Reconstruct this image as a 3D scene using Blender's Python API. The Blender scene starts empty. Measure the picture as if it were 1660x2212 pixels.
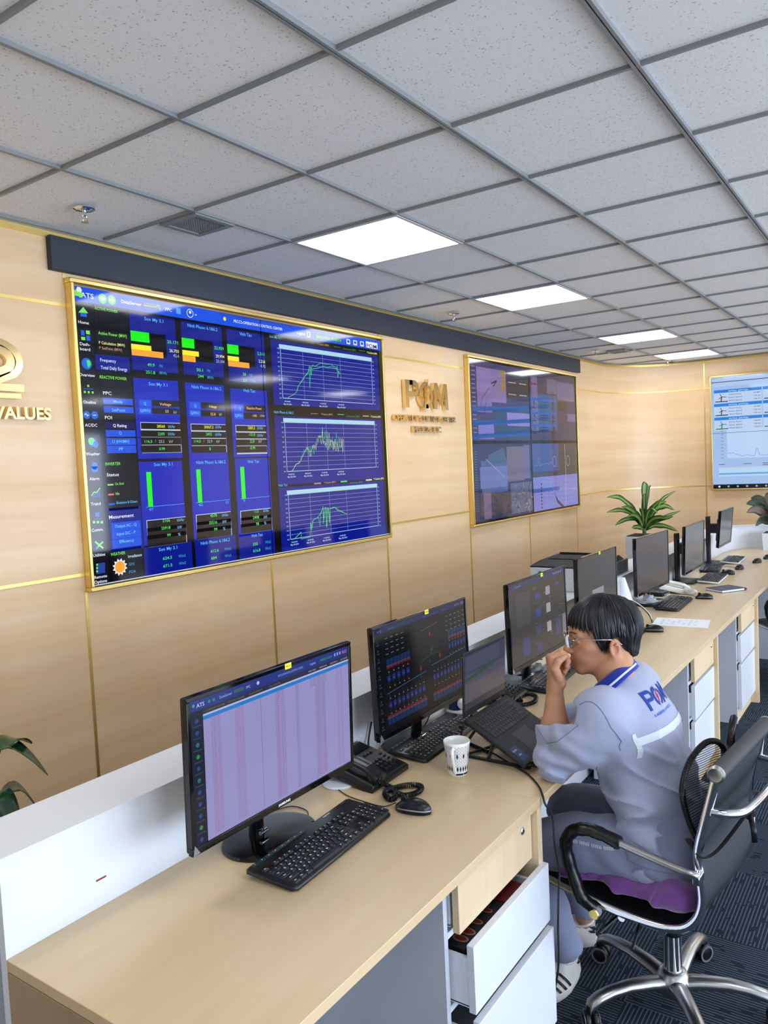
import bpy, bmesh, math, random
import numpy as np
from mathutils import Vector, Matrix
from mathutils.bvhtree import BVHTree

scene = bpy.context.scene
C = scene.collection
PI = math.pi
# ------------------------------------------------------------ camera, world, light, exposure
F_PX, YAW, PITCH, ROLL = 1683.09, 0.605209, 0.0598479, -0.0467848
cam_data = bpy.data.cameras.new('camera')
cam_data.sensor_fit = 'VERTICAL'
cam_data.sensor_height = 36.0
cam_data.lens = F_PX * 36.0 / 2212.0
cam_data.clip_start = 0.02
cam = bpy.data.objects.new('camera', cam_data)
C.objects.link(cam)
_f = Vector((math.cos(YAW)*math.cos(PITCH), math.sin(YAW)*math.cos(PITCH), -math.sin(PITCH)))
_r0 = Vector((math.sin(YAW), -math.cos(YAW), 0)); _u0 = _r0.cross(_f)
_r = math.cos(ROLL)*_r0 + math.sin(ROLL)*_u0; _u = -math.sin(ROLL)*_r0 + math.cos(ROLL)*_u0
CAM_Z = 1.75
cam.matrix_world = Matrix(((_r.x,_u.x,-_f.x,0),(_r.y,_u.y,-_f.y,0),(_r.z,_u.z,-_f.z,CAM_Z),(0,0,0,1)))
scene.camera = cam
scene.view_settings.view_transform = 'Standard'
scene.view_settings.look = 'None'
scene.view_settings.gamma = 1.0
scene.view_settings.use_curve_mapping = False
scene.view_settings.exposure = 0.0
PANEL_STRENGTH = 11.0      # ceiling light panels
WINDOW_STRENGTH = 9.0     # daylight behind the window panes
world = bpy.data.worlds.new('world'); scene.world = world
world.use_nodes = True
world.node_tree.nodes['Background'].inputs[0].default_value = (0.75, 0.85, 1.0, 1)
world.node_tree.nodes['Background'].inputs[1].default_value = 0.6

# ------------------------------------------------------------ helpers
def lin(c):
    return tuple((x/255/12.92 if x/255 <= .04045 else ((x/255+.055)/1.055)**2.4) for x in c[:3])
def mat(name, col, rough=.5, metal=0., spec=.5, emit=None, estr=0., alpha=1., coat=0., sheen=0., bump=0., bscale=200., trans=0., ior=1.45, sss=0.):
    m = bpy.data.materials.new(name); m.use_nodes = True
    n = m.node_tree.nodes; b = n['Principled BSDF']
    b.inputs['Base Color'].default_value = (*lin(col), 1)
    b.inputs['Roughness'].default_value = rough
    b.inputs['Metallic'].default_value = metal
    b.inputs['Specular IOR Level'].default_value = spec
    b.inputs['Coat Weight'].default_value = coat
    b.inputs['Coat Roughness'].default_value = .08
    b.inputs['Sheen Weight'].default_value = sheen
    b.inputs['Transmission Weight'].default_value = trans
    b.inputs['IOR'].default_value = ior
    if sss:
        b.inputs['Subsurface Weight'].default_value = sss
        b.inputs['Subsurface Radius'].default_value = (.012, .005, .003)
    if emit is not None:
        b.inputs['Emission Color'].default_value = (*lin(emit), 1); b.inputs['Emission Strength'].default_value = estr
    if bump:
        t = m.node_tree
        tc = t.nodes.new('ShaderNodeTexCoord'); nz = t.nodes.new('ShaderNodeTexNoise'); bp = t.nodes.new('ShaderNodeBump')
        nz.inputs['Scale'].default_value = bscale; bp.inputs['Strength'].default_value = bump; bp.inputs['Distance'].default_value = .002
        t.links.new(tc.outputs['Object'], nz.inputs['Vector']); t.links.new(nz.outputs['Fac'], bp.inputs['Height']); t.links.new(bp.outputs['Normal'], b.inputs['Normal'])
    return m
class NT:
    """tiny node helper"""
    def __init__(s, m): s.t = m.node_tree; s.b = s.t.nodes['Principled BSDF']
    def n(s, typ, **kw):
        x = s.t.nodes.new(typ)
        for k, v in kw.items():
            if k.startswith('i_'): x.inputs[k[2:].replace('_', ' ')].default_value = v
            else: setattr(x, k, v)
        return x
    def l(s, a, b): s.t.links.new(a, b)
    def math(s, op, a, b=None, c=None):
        x = s.t.nodes.new('ShaderNodeMath'); x.operation = op
        for i, q in enumerate((a, b, c)):
            if q is None: continue
            if isinstance(q, (int, float)): x.inputs[i].default_value = q
            else: s.l(q, x.inputs[i])
        return x.outputs[0]
    def mix(s, fac, a, b):
        x = s.t.nodes.new('ShaderNodeMix'); x.data_type = 'RGBA'
        for i, q in ((0, fac), (6, a), (7, b)):
            if isinstance(q, (int, float)): x.inputs[i].default_value = q
            elif isinstance(q, tuple): x.inputs[i].default_value = (*q, 1)
            else: s.l(q, x.inputs[i])
        return x.outputs[2]
def wood(name, c1, c2, scale, rough=.38, space='Object'):
    m = mat(name, c1, rough); t = NT(m)
    tc = t.n('ShaderNodeNewGeometry'); mp = t.n('ShaderNodeMapping'); mp.inputs['Scale'].default_value = scale
    t.l(tc.outputs['Position'], mp.inputs['Vector'])
    nz = t.n('ShaderNodeTexNoise', i_Scale=1.0, i_Detail=6.0, i_Roughness=.62); t.l(mp.outputs[0], nz.inputs['Vector'])
    nb = t.n('ShaderNodeTexNoise', i_Scale=1.3, i_Detail=2.0); t.l(tc.outputs['Position'], nb.inputs['Vector'])
    f = t.math('ADD', t.math('MULTIPLY', t.math('SUBTRACT', nz.outputs['Fac'], .5), 2.2), .5)
    f = t.math('ADD', f, t.math('MULTIPLY', t.math('SUBTRACT', nb.outputs['Fac'], .5), .8))
    f.node.use_clamp = True
    t.l(t.mix(f, lin(c1), lin(c2)), t.b.inputs['Base Color'])
    return m
class MB:
    def __init__(s): s.v = []; s.f = []; s.m = []; s.c = []
    def add(s, vs, fs, mi=0, M=None, col=None):
        b = len(s.v)
        for p in vs:
            p = Vector(p)
            s.v.append(tuple(M @ p) if M is not None else tuple(p))
        for f in fs: s.f.append([b+i for i in f]); s.m.append(mi); s.c.append(col)
        return s
    def box(s, a, b, mi=0, M=None, col=None):
        (x0,y0,z0),(x1,y1,z1) = a, b
        vs = [(x0,y0,z0),(x1,y0,z0),(x1,y1,z0),(x0,y1,z0),(x0,y0,z1),(x1,y0,z1),(x1,y1,z1),(x0,y1,z1)]
        return s.add(vs, [(0,3,2,1),(4,5,6,7),(0,1,5,4),(1,2,6,5),(2,3,7,6),(3,0,4,7)], mi, M, col)
    def frust(s, c, w, d, h, tw, td, mi=0, M=None):
        x, y, z = c
        vs = [(x-w/2,y-d/2,z),(x+w/2,y-d/2,z),(x+w/2,y+d/2,z),(x-w/2,y+d/2,z),(x-tw/2,y-td/2,z+h),(x+tw/2,y-td/2,z+h),(x+tw/2,y+td/2,z+h),(x-tw/2,y+td/2,z+h)]
        return s.add(vs, [(4,5,6,7),(0,1,5,4),(1,2,6,5),(2,3,7,6),(3,0,4,7)], mi, M)
    def prism(s, poly, h, mi=0, M=None, z0=0., col=None):
        n = len(poly); vs = [(x,y,z0) for x,y in poly]+[(x,y,z0+h) for x,y in poly]
        fs = [list(range(n))[::-1], list(range(n,2*n))]+[(i,(i+1)%n,n+(i+1)%n,n+i) for i in range(n)]
        return s.add(vs, fs, mi, M, col)
    def lathe(s, prof, n=32, mi=0, M=None, cap=True):
        vs = []; fs = []
        for r, z in prof:
            for k in range(n): a = 2*PI*k/n; vs.append((r*math.cos(a), r*math.sin(a), z))
        for j in range(len(prof)-1):
            for k in range(n): fs.append((j*n+k, j*n+(k+1)%n, (j+1)*n+(k+1)%n, (j+1)*n+k))
        if cap:
            fs.append(list(range(n))[::-1]); b = (len(prof)-1)*n; fs.append(list(range(b, b+n)))
        return s.add(vs, fs, mi, M)
    def loft(s, secs, mi=0, M=None, cap=True, closed=True, col=None):
        n = len(secs[0]); vs = [p for q in secs for p in q]; fs = []
        for j in range(len(secs)-1):
            for k in range(n if closed else n-1): fs.append((j*n+k, j*n+(k+1)%n, (j+1)*n+(k+1)%n, (j+1)*n+k))
        if cap and closed: fs.append(list(range(n))[::-1]); b = (len(secs)-1)*n; fs.append(list(range(b, b+n)))
        return s.add(vs, fs, mi, M, col)
    def tube(s, pts, r, n=10, mi=0, M=None, flat=1., closed=False):
        pts = [Vector(p) for p in pts]; rs = r if isinstance(r, (list, tuple)) else [r]*len(pts)
        secs = []; nn = len(pts)
        t0 = (pts[1]-pts[0]).normalized()
        up = Vector((0,0,1)) if abs(t0.z) < .9 else Vector((1,0,0))
        a = t0.cross(up).normalized()
        for i, p in enumerate(pts):
            if closed: t = (pts[(i+1) % nn]-pts[i-1]).normalized()
            else: t = (pts[min(i+1,nn-1)]-pts[max(i-1,0)]).normalized()
            a = (a-t*a.dot(t)).normalized(); b = t.cross(a)
            secs.append([p+a*math.cos(2*PI*k/n)*rs[i]+b*math.sin(2*PI*k/n)*rs[i]*flat for k in range(n)])
        if closed: secs.append(secs[0])
        return s.loft(secs, mi, M, cap=not closed)
    def build(s, name, mats, parent=None, loc=None, bevel=0., smooth=True, ang=35, colattr=False, sub=0):
        me = bpy.data.meshes.new(name)
        me.from_pydata(s.v, [], s.f)
        mats = mats if isinstance(mats, (list, tuple)) else [mats]
        for m in mats: me.materials.append(m)
        me.polygons.foreach_set('material_index', s.m)
        if colattr:
            ca = me.color_attributes.new('Col', 'FLOAT_COLOR', 'CORNER'); arr = []
            for p in me.polygons:
                c = s.c[p.index] or (0,0,0)
                arr += [c[0],c[1],c[2],1.]*p.loop_total
            ca.data.foreach_set('color', arr)
        if smooth:
            me.polygons.foreach_set('use_smooth', [True]*len(me.polygons))
            me.set_sharp_from_angle(angle=math.radians(ang))
        me.update()
        o = bpy.data.objects.new(name, me); C.objects.link(o)
        if parent is not None: o.parent = parent
        if loc is not None: o.location = loc
        if bevel:
            b = o.modifiers.new('bevel', 'BEVEL'); b.width = bevel; b.segments = 2; b.limit_method = 'ANGLE'; b.angle_limit = math.radians(40)
        if sub:
            b = o.modifiers.new('subdivision', 'SUBSURF'); b.levels = sub; b.render_levels = sub
        return o
def tag(o, label, cat, group=None):
    o['label'] = label; o['category'] = cat
    if group: o['group'] = group
    return o
def thing(name, label, cat, loc=(0,0,0), rz=0., group=None):
    o = bpy.data.objects.new(name, None); C.objects.link(o); o.empty_display_size = .05
    o.location = loc; o.rotation_euler = (0,0,rz); tag(o, label, cat, group)
    return o
def struct(o): o['kind'] = 'structure'; return o
def copy_tree(o, parent=None):
    c = o.copy(); C.objects.link(c)
    if parent is not None: c.parent = parent
    for ch in list(o.children): copy_tree(ch, c)
    return c
def T(x=0,y=0,z=0): return Matrix.Translation((x,y,z))
def Rx(a): return Matrix.Rotation(a,4,'X')
def Ry(a): return Matrix.Rotation(a,4,'Y')
def Rz(a): return Matrix.Rotation(a,4,'Z')
def spline(P, n=8, closed=False):
    P = [Vector(p) for p in P]; out = []; L = len(P)
    for i in range(L if closed else L-1):
        if closed: a,b,c,d = P[i-1],P[i],P[(i+1)%L],P[(i+2)%L]
        else: a,b,c,d = P[max(i-1,0)],P[i],P[i+1],P[min(i+2,L-1)]
        for k in range(n):
            t = k/n
            out.append(.5*((2*b)+(-a+c)*t+(2*a-5*b+4*c-d)*t*t+(-a+3*b-3*c+d)*t**3))
    if not closed: out.append(P[-1])
    return out
_tc = {}
def glyphs(s, bold=0., res=2, ext=0.):
    """flat (or extruded) mesh data of a line of text, cap height ~0.73"""
    k = (s, bold, res, ext)
    if k not in _tc:
        cu = bpy.data.curves.new('t', 'FONT'); cu.body = s; cu.offset = bold; cu.resolution_u = res; cu.extrude = ext
        ob = bpy.data.objects.new('t', cu); me = bpy.data.meshes.new_from_object(ob)
        vs = [tuple(v.co) for v in me.vertices]; fs = [tuple(p.vertices) for p in me.polygons]
        bpy.data.objects.remove(ob); bpy.data.curves.remove(cu); bpy.data.meshes.remove(me)
        _tc[k] = (vs, fs)
    return _tc[k]
CAP = .729
def put_text(mb, s, M, w=None, h=.01, mi=0, col=None, bold=0., align='l', ext=0., res=2):
    """text with cap height h; width squeezed to w. local plane x right, y up"""
    vs, fs = glyphs(s, bold, res, ext)
    if not vs: return
    x0 = min(v[0] for v in vs); x1 = max(v[0] for v in vs)
    sy = h/CAP; sx = sy if w is None else w/max(x1-x0,1e-6)
    W = (x1-x0)*sx; dx = 0 if align == 'l' else (-W/2 if align == 'c' else -W)
    mb.add([((v[0]-x0)*sx+dx, v[1]*sy, v[2]*sy) for v in vs], fs, mi, M, col)

# ------------------------------------------------------------ materials
M_ = {}
M_['wall'] = wood('maple_panel', (234,205,163), (217,180,134), (.55,.55,9), .33)
M_['desk'] = wood('maple_laminate', (222,198,158), (208,180,137), (.5,7,7), .30)
M_['deskv'] = wood('maple_front', (231,209,172), (219,192,150), (9,9,.7), .38)
M_['deskedge'] = wood('maple_edge', (226,201,160), (214,186,144), (.6,30,30), .4)
M_['enddark'] = wood('end_panel', (176,150,118), (160,134,104), (6,6,1), .5)
M_['gold'] = mat('brushed_gold', (240,212,130), .36, 1.)
M_['goldm'] = mat('mirror_gold', (240,210,150), .12, 1.)
M_['white'] = mat('white_laminate', (226,232,238), .22)
M_['whitem'] = mat('white_matt', (222,226,230), .5)
M_['grayside'] = mat('pale_gray_laminate', (196,202,210), .4)
M_['navyband'] = mat('charcoal_band', (42,50,62), .55, bump=.3, bscale=400)
M_['black'] = mat('black_plastic', (17,18,20), .32)
M_['blackg'] = mat('glossy_black', (8,9,11), .07)
M_['blackm'] = mat('matt_black', (26,28,31), .55)
M_['keycap'] = mat('keycap_black', (22,24,27), .42)
M_['legend'] = mat('key_legend', (215,220,225), .5)
M_['chrome'] = mat('chrome', (225,227,230), .09, 1.)
M_['alu'] = mat('polished_aluminium', (178,178,176), .30, 1.)
M_['silver'] = mat('silver_plastic', (150,154,158), .3, .6)
M_['yellow'] = mat('yellow_sticker', (250,232,30), .5)
M_['ink'] = mat('ink', (30,30,34), .6)
M_['paper'] = mat('paper', (236,240,246), .7)
M_['grid'] = mat('ceiling_grid_white', (136,140,140), .4)
M_['griddark'] = mat('ceiling_grid_slot', (60,62,64), .6)
M_['panelrim'] = mat('light_frame_white', (200,203,203), .4)
M_['panel'] = mat('light_diffuser', (255,255,255), .5, emit=(250,252,255), estr=PANEL_STRENGTH)
def ceiling_mat():
    m = mat('mineral_fibre_tile', (240,242,242), .85, spec=.2); t = NT(m)
    g = t.n('ShaderNodeNewGeometry')
    mp = t.n('ShaderNodeMapping'); mp.inputs['Scale'].default_value = (1,1.0,1); mp.inputs['Rotation'].default_value=(0,0,.6); t.l(g.outputs['Position'], mp.inputs['Vector'])
    nz = t.n('ShaderNodeTexNoise', i_Scale=60., i_Detail=2.); t.l(mp.outputs[0], nz.inputs['Vector'])
    dv = t.n('ShaderNodeVectorMath', operation='ADD'); t.l(mp.outputs[0], dv.inputs[0])
    sc = t.n('ShaderNodeVectorMath', operation='SCALE'); sc.inputs['Scale'].default_value = .02; t.l(nz.outputs['Color'], sc.inputs[0]); t.l(sc.outputs[0], dv.inputs[1])
    vo = t.n('ShaderNodeTexVoronoi', i_Scale=95.); t.l(dv.outputs[0], vo.inputs['Vector'])
    vs = t.n('ShaderNodeSeparateColor'); t.l(vo.outputs['Color'], vs.inputs[0])
    spot = t.math('MULTIPLY', t.math('LESS_THAN', vo.outputs['Distance'], .27), t.math('LESS_THAN', vs.outputs[0], .34))
    v2 = t.n('ShaderNodeTexVoronoi', i_Scale=260.); t.l(dv.outputs[0], v2.inputs['Vector'])
    s2 = t.n('ShaderNodeSeparateColor'); t.l(v2.outputs['Color'], s2.inputs[0])
    spot2 = t.math('MULTIPLY', t.math('LESS_THAN', v2.outputs['Distance'], .3), t.math('LESS_THAN', s2.outputs[0], .25))
    f = t.math('MAXIMUM', spot, t.math('MULTIPLY', spot2, .6))
    t.l(t.mix(t.math('MULTIPLY', f, .5), lin((240,242,242)), lin((130,116,112))), t.b.inputs['Base Color'])
    return m
M_['tile'] = ceiling_mat()
def carpet_mat():
    m = mat('carpet_tile', (40,50,62), .95, spec=.1); t = NT(m)
    g = t.n('ShaderNodeNewGeometry'); sp = t.n('ShaderNodeSeparateXYZ')
    mp = t.n('ShaderNodeMapping'); mp.inputs['Rotation'].default_value = (0,0,0); mp.inputs['Location'].default_value=(.13,.21,0)
    t.l(g.outputs['Position'], mp.inputs['Vector']); t.l(mp.outputs[0], sp.inputs[0])
    X, Y = sp.outputs[0], sp.outputs[1]
    ix = t.math('FLOOR', t.math('DIVIDE', X, .5)); iy = t.math('FLOOR', t.math('DIVIDE', Y, .5))
    par = t.math('MODULO', t.math('ABSOLUTE', t.math('ADD', ix, iy)), 2.)
    cx = t.n('ShaderNodeMix'); cx.data_type = 'FLOAT'; t.l(par, cx.inputs[0]); t.l(X, cx.inputs[2]); t.l(Y, cx.inputs[3])
    cy = t.n('ShaderNodeMix'); cy.data_type = 'FLOAT'; t.l(par, cy.inputs[0]); t.l(Y, cy.inputs[2]); t.l(X, cy.inputs[3])
    a = cx.outputs[0]; b = cy.outputs[0]
    ln = t.math('FRACT', t.math('DIVIDE', a, .0125))
    row = t.math('FLOOR', t.math('DIVIDE', a, .0125))
    cv = t.n('ShaderNodeCombineXYZ'); t.l(row, cv.inputs[0]); t.l(t.math('MULTIPLY', b, 13.), cv.inputs[1])
    nz = t.n('ShaderNodeTexNoise', i_Scale=1., i_Detail=1.); t.l(cv.outputs[0], nz.inputs['Vector'])
    line = t.math('MULTIPLY', t.math('LESS_THAN', ln, .30), t.math('GREATER_THAN', nz.outputs['Fac'], .38))
    fz = t.n('ShaderNodeTexNoise', i_Scale=350., i_Detail=2.); t.l(g.outputs['Position'], fz.inputs['Vector'])
    c = t.mix(t.math('MULTIPLY', line, .7), lin((40,50,62)), lin((116,128,140)))
    c = t.mix(t.math('MULTIPLY', fz.outputs['Fac'], .5), c, lin((24,31,40)))
    t.l(c, t.b.inputs['Base Color'])
    bp = t.n('ShaderNodeBump', i_Strength=.6, i_Distance=.003); t.l(fz.outputs['Fac'], bp.inputs['Height']); t.l(bp.outputs[0], t.b.inputs['Normal'])
    return m
M_['carpet'] = carpet_mat()
def display_mat(name, strength=1., rough=.06, spec=.5):
    m = mat(name, (4,4,6), rough, spec=spec); t = NT(m)
    a = t.n('ShaderNodeAttribute', attribute_name='Col')
    t.l(a.outputs['Color'], t.b.inputs['Emission Color']); t.b.inputs['Emission Strength'].default_value = strength
    return m
M_['disp'] = display_mat('video_wall_pixels', 1.)
M_['disp2'] = display_mat('screen_pixels', 1., .18, .25)

# ------------------------------------------------------------ room shell
WY, CZ, FX = 3.09, 2.822, 9.93
def poly_arc():
    pts = [(-4.0, WY), (9.03, WY)]
    for k in range(1, 15):
        a = PI/2*(1-k/15); pts.append((9.03+.9*math.cos(a), 2.19+.9*math.sin(a)))
    pts += [(FX, 2.19)]
    return pts
arc = poly_arc()
def ribbon(pts, z0, z1, off=0., th=0.):
    """vertical ribbon following a plan polyline; off moves it into the room (towards -y / -x), th gives thickness"""
    P = [Vector((x,y)) for x,y in pts]; N = []
    for i in range(len(P)):
        t = (P[min(i+1,len(P)-1)]-P[max(i-1,0)]).normalized(); N.append(Vector((t.y,-t.x)))
    mb = MB(); secs = []
    for p, n in zip(P, N):
        a = p+n*off; b = p+n*(off+th)
        if th: secs.append([(a.x,a.y,z0),(b.x,b.y,z0),(b.x,b.y,z1),(a.x,a.y,z1)])
        else: secs.append([(a.x,a.y,z0),(a.x,a.y,z1)])
    mb.loft(secs, closed=bool(th))
    return mb
struct(ribbon(arc, 0, CZ+.1).build('wall_left', M_['wall'], ang=60))
mb = MB(); mb.add([(FX,2.19,0),(FX,-6,0),(FX,-6,CZ+.1),(FX,2.19,CZ+.1)], [(0,1,2,3)]); struct(mb.build('wall_far', M_['wall']))
M_['plaster'] = mat('plaster', (214,216,218), .8)
mb = MB(); mb.add([(-4,-6,0),(-4,WY,0),(-4,WY,CZ+.1),(-4,-6,CZ+.1)], [(0,1,2,3)]); struct(mb.build('wall_rear', M_['plaster']))
# window wall at y=-6 with three openings
mb = MB(); wins = [(-2.6,-.2),(.4,2.8),(3.4,5.8),(6.4,8.8)]; xs = [-4]+[q for w in wins for q in w]+[FX]
mb.box((-4,-6.2,0),(FX,-6,.12)); mb.box((-4,-6.2,2.6),(FX,-6,CZ+.1))
for i in range(0, len(xs), 2): mb.box((xs[i],-6.2,.12),(xs[i+1],-6,2.6))
struct(mb.build('wall_right', M_['plaster']))
M_['sky'] = mat('daylight_behind_glass', (200,220,255), .3, emit=(224,234,252), estr=WINDOW_STRENGTH)
for k, (a, b) in enumerate(wins):
    mb = MB(); mb.add([(a,-6.12,.12),(b,-6.12,.12),(b,-6.12,2.6),(a,-6.12,2.6)], [(3,2,1,0)], 0)
    for x in (a, (a+b)/2-.03, b-.06): mb.box((x,-6.1,.12),(x+.06,-6.02,2.6), 1)
    for z in (.12, 2.54): mb.box((a,-6.1,z),(b,-6.02,z+.06), 1)
    struct(mb.build('window_%d' % (k+1), [M_['sky'], M_['whitem']]))
M_['bouncefloor'] = mat('pale_bounce_floor', (222,222,218), .35)  # bright floor added out of view to bounce daylight onto the ceiling
mb = MB(); mb.add([(-4,-1.2,0),(FX+.2,-1.2,0),(FX+.2,WY+.1,0),(-4,WY+.1,0),(-4,-6.2,0),(FX+.2,-6.2,0)], [(0,1,2,3)]); mb.add([(-4,-6.2,0),(FX+.2,-6.2,0),(FX+.2,-1.2,0),(-4,-1.2,0)], [(0,1,2,3)], 1); struct(mb.build('floor', [M_['carpet'], M_['bouncefloor']]))
# ceiling tiles: 0.6 m grid, tiles slightly recessed above the T bars
GX, GY, G = 1.67089, 1.24642, .6
mb = MB(); mb.add([(-4,-6.2,CZ+.012),(-4,WY+.1,CZ+.012),(FX+.1,WY+.1,CZ+.012),(FX+.1,-6.2,CZ+.012)], [(0,1,2,3)])
struct(mb.build('ceiling', M_['tile']))
mb = MB()
i0, i1 = int((-4-GX)/G)-1, int((FX-GX)/G)+1
for i in range(i0, i1+1):
    x = GX+i*G
    if -4 < x < FX: mb.box((x-.006,-6,CZ),(x+.006,WY,CZ+.014), 0); mb.box((x+.006,-6,CZ+.006),(x+.0095,WY,CZ+.014), 1)
for j in range(-12, 4):
    y = GY+j*G
    if -6 < y < WY:
        if j in (0,-1,-3,-5): 
            for d in (-.0115,.0025): mb.box((-4,y+d,CZ-.003),(FX,y+d+.009,CZ+.014), 0)
            mb.box((-4,y-.004,CZ+.004),(FX,y+.004,CZ+.014), 1)
        else: mb.box((-4,y-.007,CZ-.001),(FX,y+.007,CZ+.014), 0)
struct(mb.build('trim_1', [M_['grid'], M_['griddark']]))
# gold cornice + gold joints between the wall panels
struct(ribbon(arc+[(FX,-6)], CZ-.028, CZ-.004, 0, .014).build('trim_2', M_['gold'], ang=60))
struct(ribbon(arc+[(FX,-6)], CZ-.004, CZ+.001, 0, .03).build('trim_3', M_['grid'], ang=60))
def hseam(pts, z, n): struct(ribbon(pts, z-.007, z+.007, 0, .003).build('trim_%d' % n, M_['gold'], ang=60))
hseam([(-4,WY),(2.085,WY)], 2.515, 4); hseam([(-4,WY),(2.085,WY)], 1.325, 5)
hseam([(4.49,WY),(5.715,WY)], 2.512, 6); hseam([(4.49,WY),(5.715,WY)], 1.335, 7)
ar2 = [(8.16,WY)]+arc[1:]+[(FX,2.06)]
hseam(ar2, 2.485, 8); hseam(ar2, 1.322, 9)
n = 10
def vseam(x, y, z0, z1, face):
    global n
    mb = MB()
    if face == 'y': mb.box((x-.007,WY-.003,z0),(x+.007,WY,z1))
    elif face == 'x': mb.box((FX-.003,y-.007,z0),(FX,y+.007,z1))
    struct(mb.build('trim_%d' % n, M_['gold'])); n += 1
for x, z0, z1 in ((.86,0,CZ),(2.085,0,1.25),(3.30,0,1.25),(4.49,0,1.25),(5.715,0,1.2),(6.91,0,1.2),(8.155,0,1.2),(9.15,0,CZ),(2.085,2.6,2.67),(4.49,2.6,2.67)): vseam(x, 0, z0, z1, 'y')
for y in (2.13, .2, -1.0, -2.2, -3.4): vseam(0, y, 0, CZ, 'x')

# ------------------------------------------------------------ ceiling fittings
def ceiling_light(i, j, label, grp=None):
    x, y = GX+i*G, GY+j*G
    t = thing('ceiling_light', label, 'light', (x+.3, y+.3, CZ), 0, 'recessed ceiling light panels')
    mb = MB()
    for a, b in (((-.296,-.296),(.296,-.28)),((-.296,.28),(.296,.296)),((-.296,-.28),(-.28,.28)),((.28,-.28),(.296,.28))):
        mb.box((a[0],a[1],-.004),(b[0],b[1],.01))
    mb.build('frame', M_['panelrim'], t)
    mb = MB(); mb.add([(-.28,-.28,.002),(.28,-.28,.002),(.28,.28,.002),(-.28,.28,.002)], [(3,2,1,0)]); mb.build('diffuser', M_['panel'], t)
ceiling_light(2, 1, 'square ceiling light panel nearest the big blue dashboard, largest in view')
ceiling_light(5, 1, 'second lit ceiling panel along the row, above the gold logo letters')
ceiling_light(9, 1, 'third lit ceiling panel along the row, above the dim camera wall')
ceiling_light(12, 1, 'farthest lit ceiling panel, by the curved corner')
for (i, j) in ((-2,1),(-6,1),(-5,-3),(-1,-3),(4,-4),(8,-3),(12,-4),(-4,-8),(0,-8),(4,-8),(8,-8),(12,-8)):
    ceiling_light(i, j, 'lit ceiling panel over the rest of the room, outside the frame')
def vent(x0, y0, s, label):
    t = thing('ceiling_vent', label, 'vent', (x0+s/2, y0+s/2, CZ))
    mb = MB(); h = s/2; w = s*.12
    for a, b in (((-h,-h),(h,-h+w)),((-h,h-w),(h,h)),((-h,-h+w),(-h+w,h-w)),((h-w,-h+w),(h,h-w))): mb.box((a[0],a[1],-.008),(b[0],b[1],.01))
    mb.build('frame', M_['grid'], t, bevel=.002)
    mb = MB(); k = int((s-2*w)/.0125)
    for q in range(k):
        c = -h+w+(q+.5)*(s-2*w)/k
        mb.box((c-.0016,-h+w,-.004),(c+.0016,h-w,.004)); mb.box((-h+w,c-.0016,-.004),(h-w,c+.0016,.004))
    g = mb.build('grille', M_['grid'], t)
    mb = MB(); mb.box((-h+w,-h+w,.006),(h-w,h-w,.009)); mb.build('backing', M_['griddark'], t)
vent(2.28, 2.448, .225, 'small square egg-crate air vent in the ceiling left of the nearest light')
vent(8.1, 2.5, .2, 'small air vent in the ceiling near the curved corner')
def sprinkler(x, y, label):
    t = thing('sprinkler_head', label, 'sprinkler', (x, y, CZ))
    MB().lathe([(.0,.0),(.042,0),(.042,-.004),(.03,-.010),(.012,-.012)], 28).build('cover_ring', M_['chrome'], t)
    mb = MB(); mb.lathe([(.008,-.01),(.008,-.03)], 12)
    for s in (-1, 1): mb.tube([(s*.008,0,-.03),(s*.013,0,-.04),(s*.006,0,-.052)], .0022, 6)
    mb.lathe([(.003,-.052),(.016,-.053),(.016,-.056),(.003,-.056)], 16); mb.build('nozzle', M_['chrome'], t)
sprinkler(1.955, 2.73, 'chrome sprinkler head in the ceiling above the dashboard corner')
sprinkler(5.02, 2.78, 'chrome sprinkler head in the ceiling above the charcoal band')
sprinkler(7.93, 2.75, 'small sprinkler head in the ceiling left of the far vent')
sprinkler(9.55, 2.45, 'small sprinkler head hanging right at the curved corner')
sprinkler(8.25, .62, 'small sprinkler head at the right border of the picture')

# ------------------------------------------------------------ charcoal band above the screens
mb = MB(); mb.box((2.01,WY-.035,2.655),(8.31,WY-.001,2.80)); tag(mb.build('wall_band', M_['navyband'], bevel=.003), 'long charcoal pelmet band under the ceiling above both video walls', 'pelmet')
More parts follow.
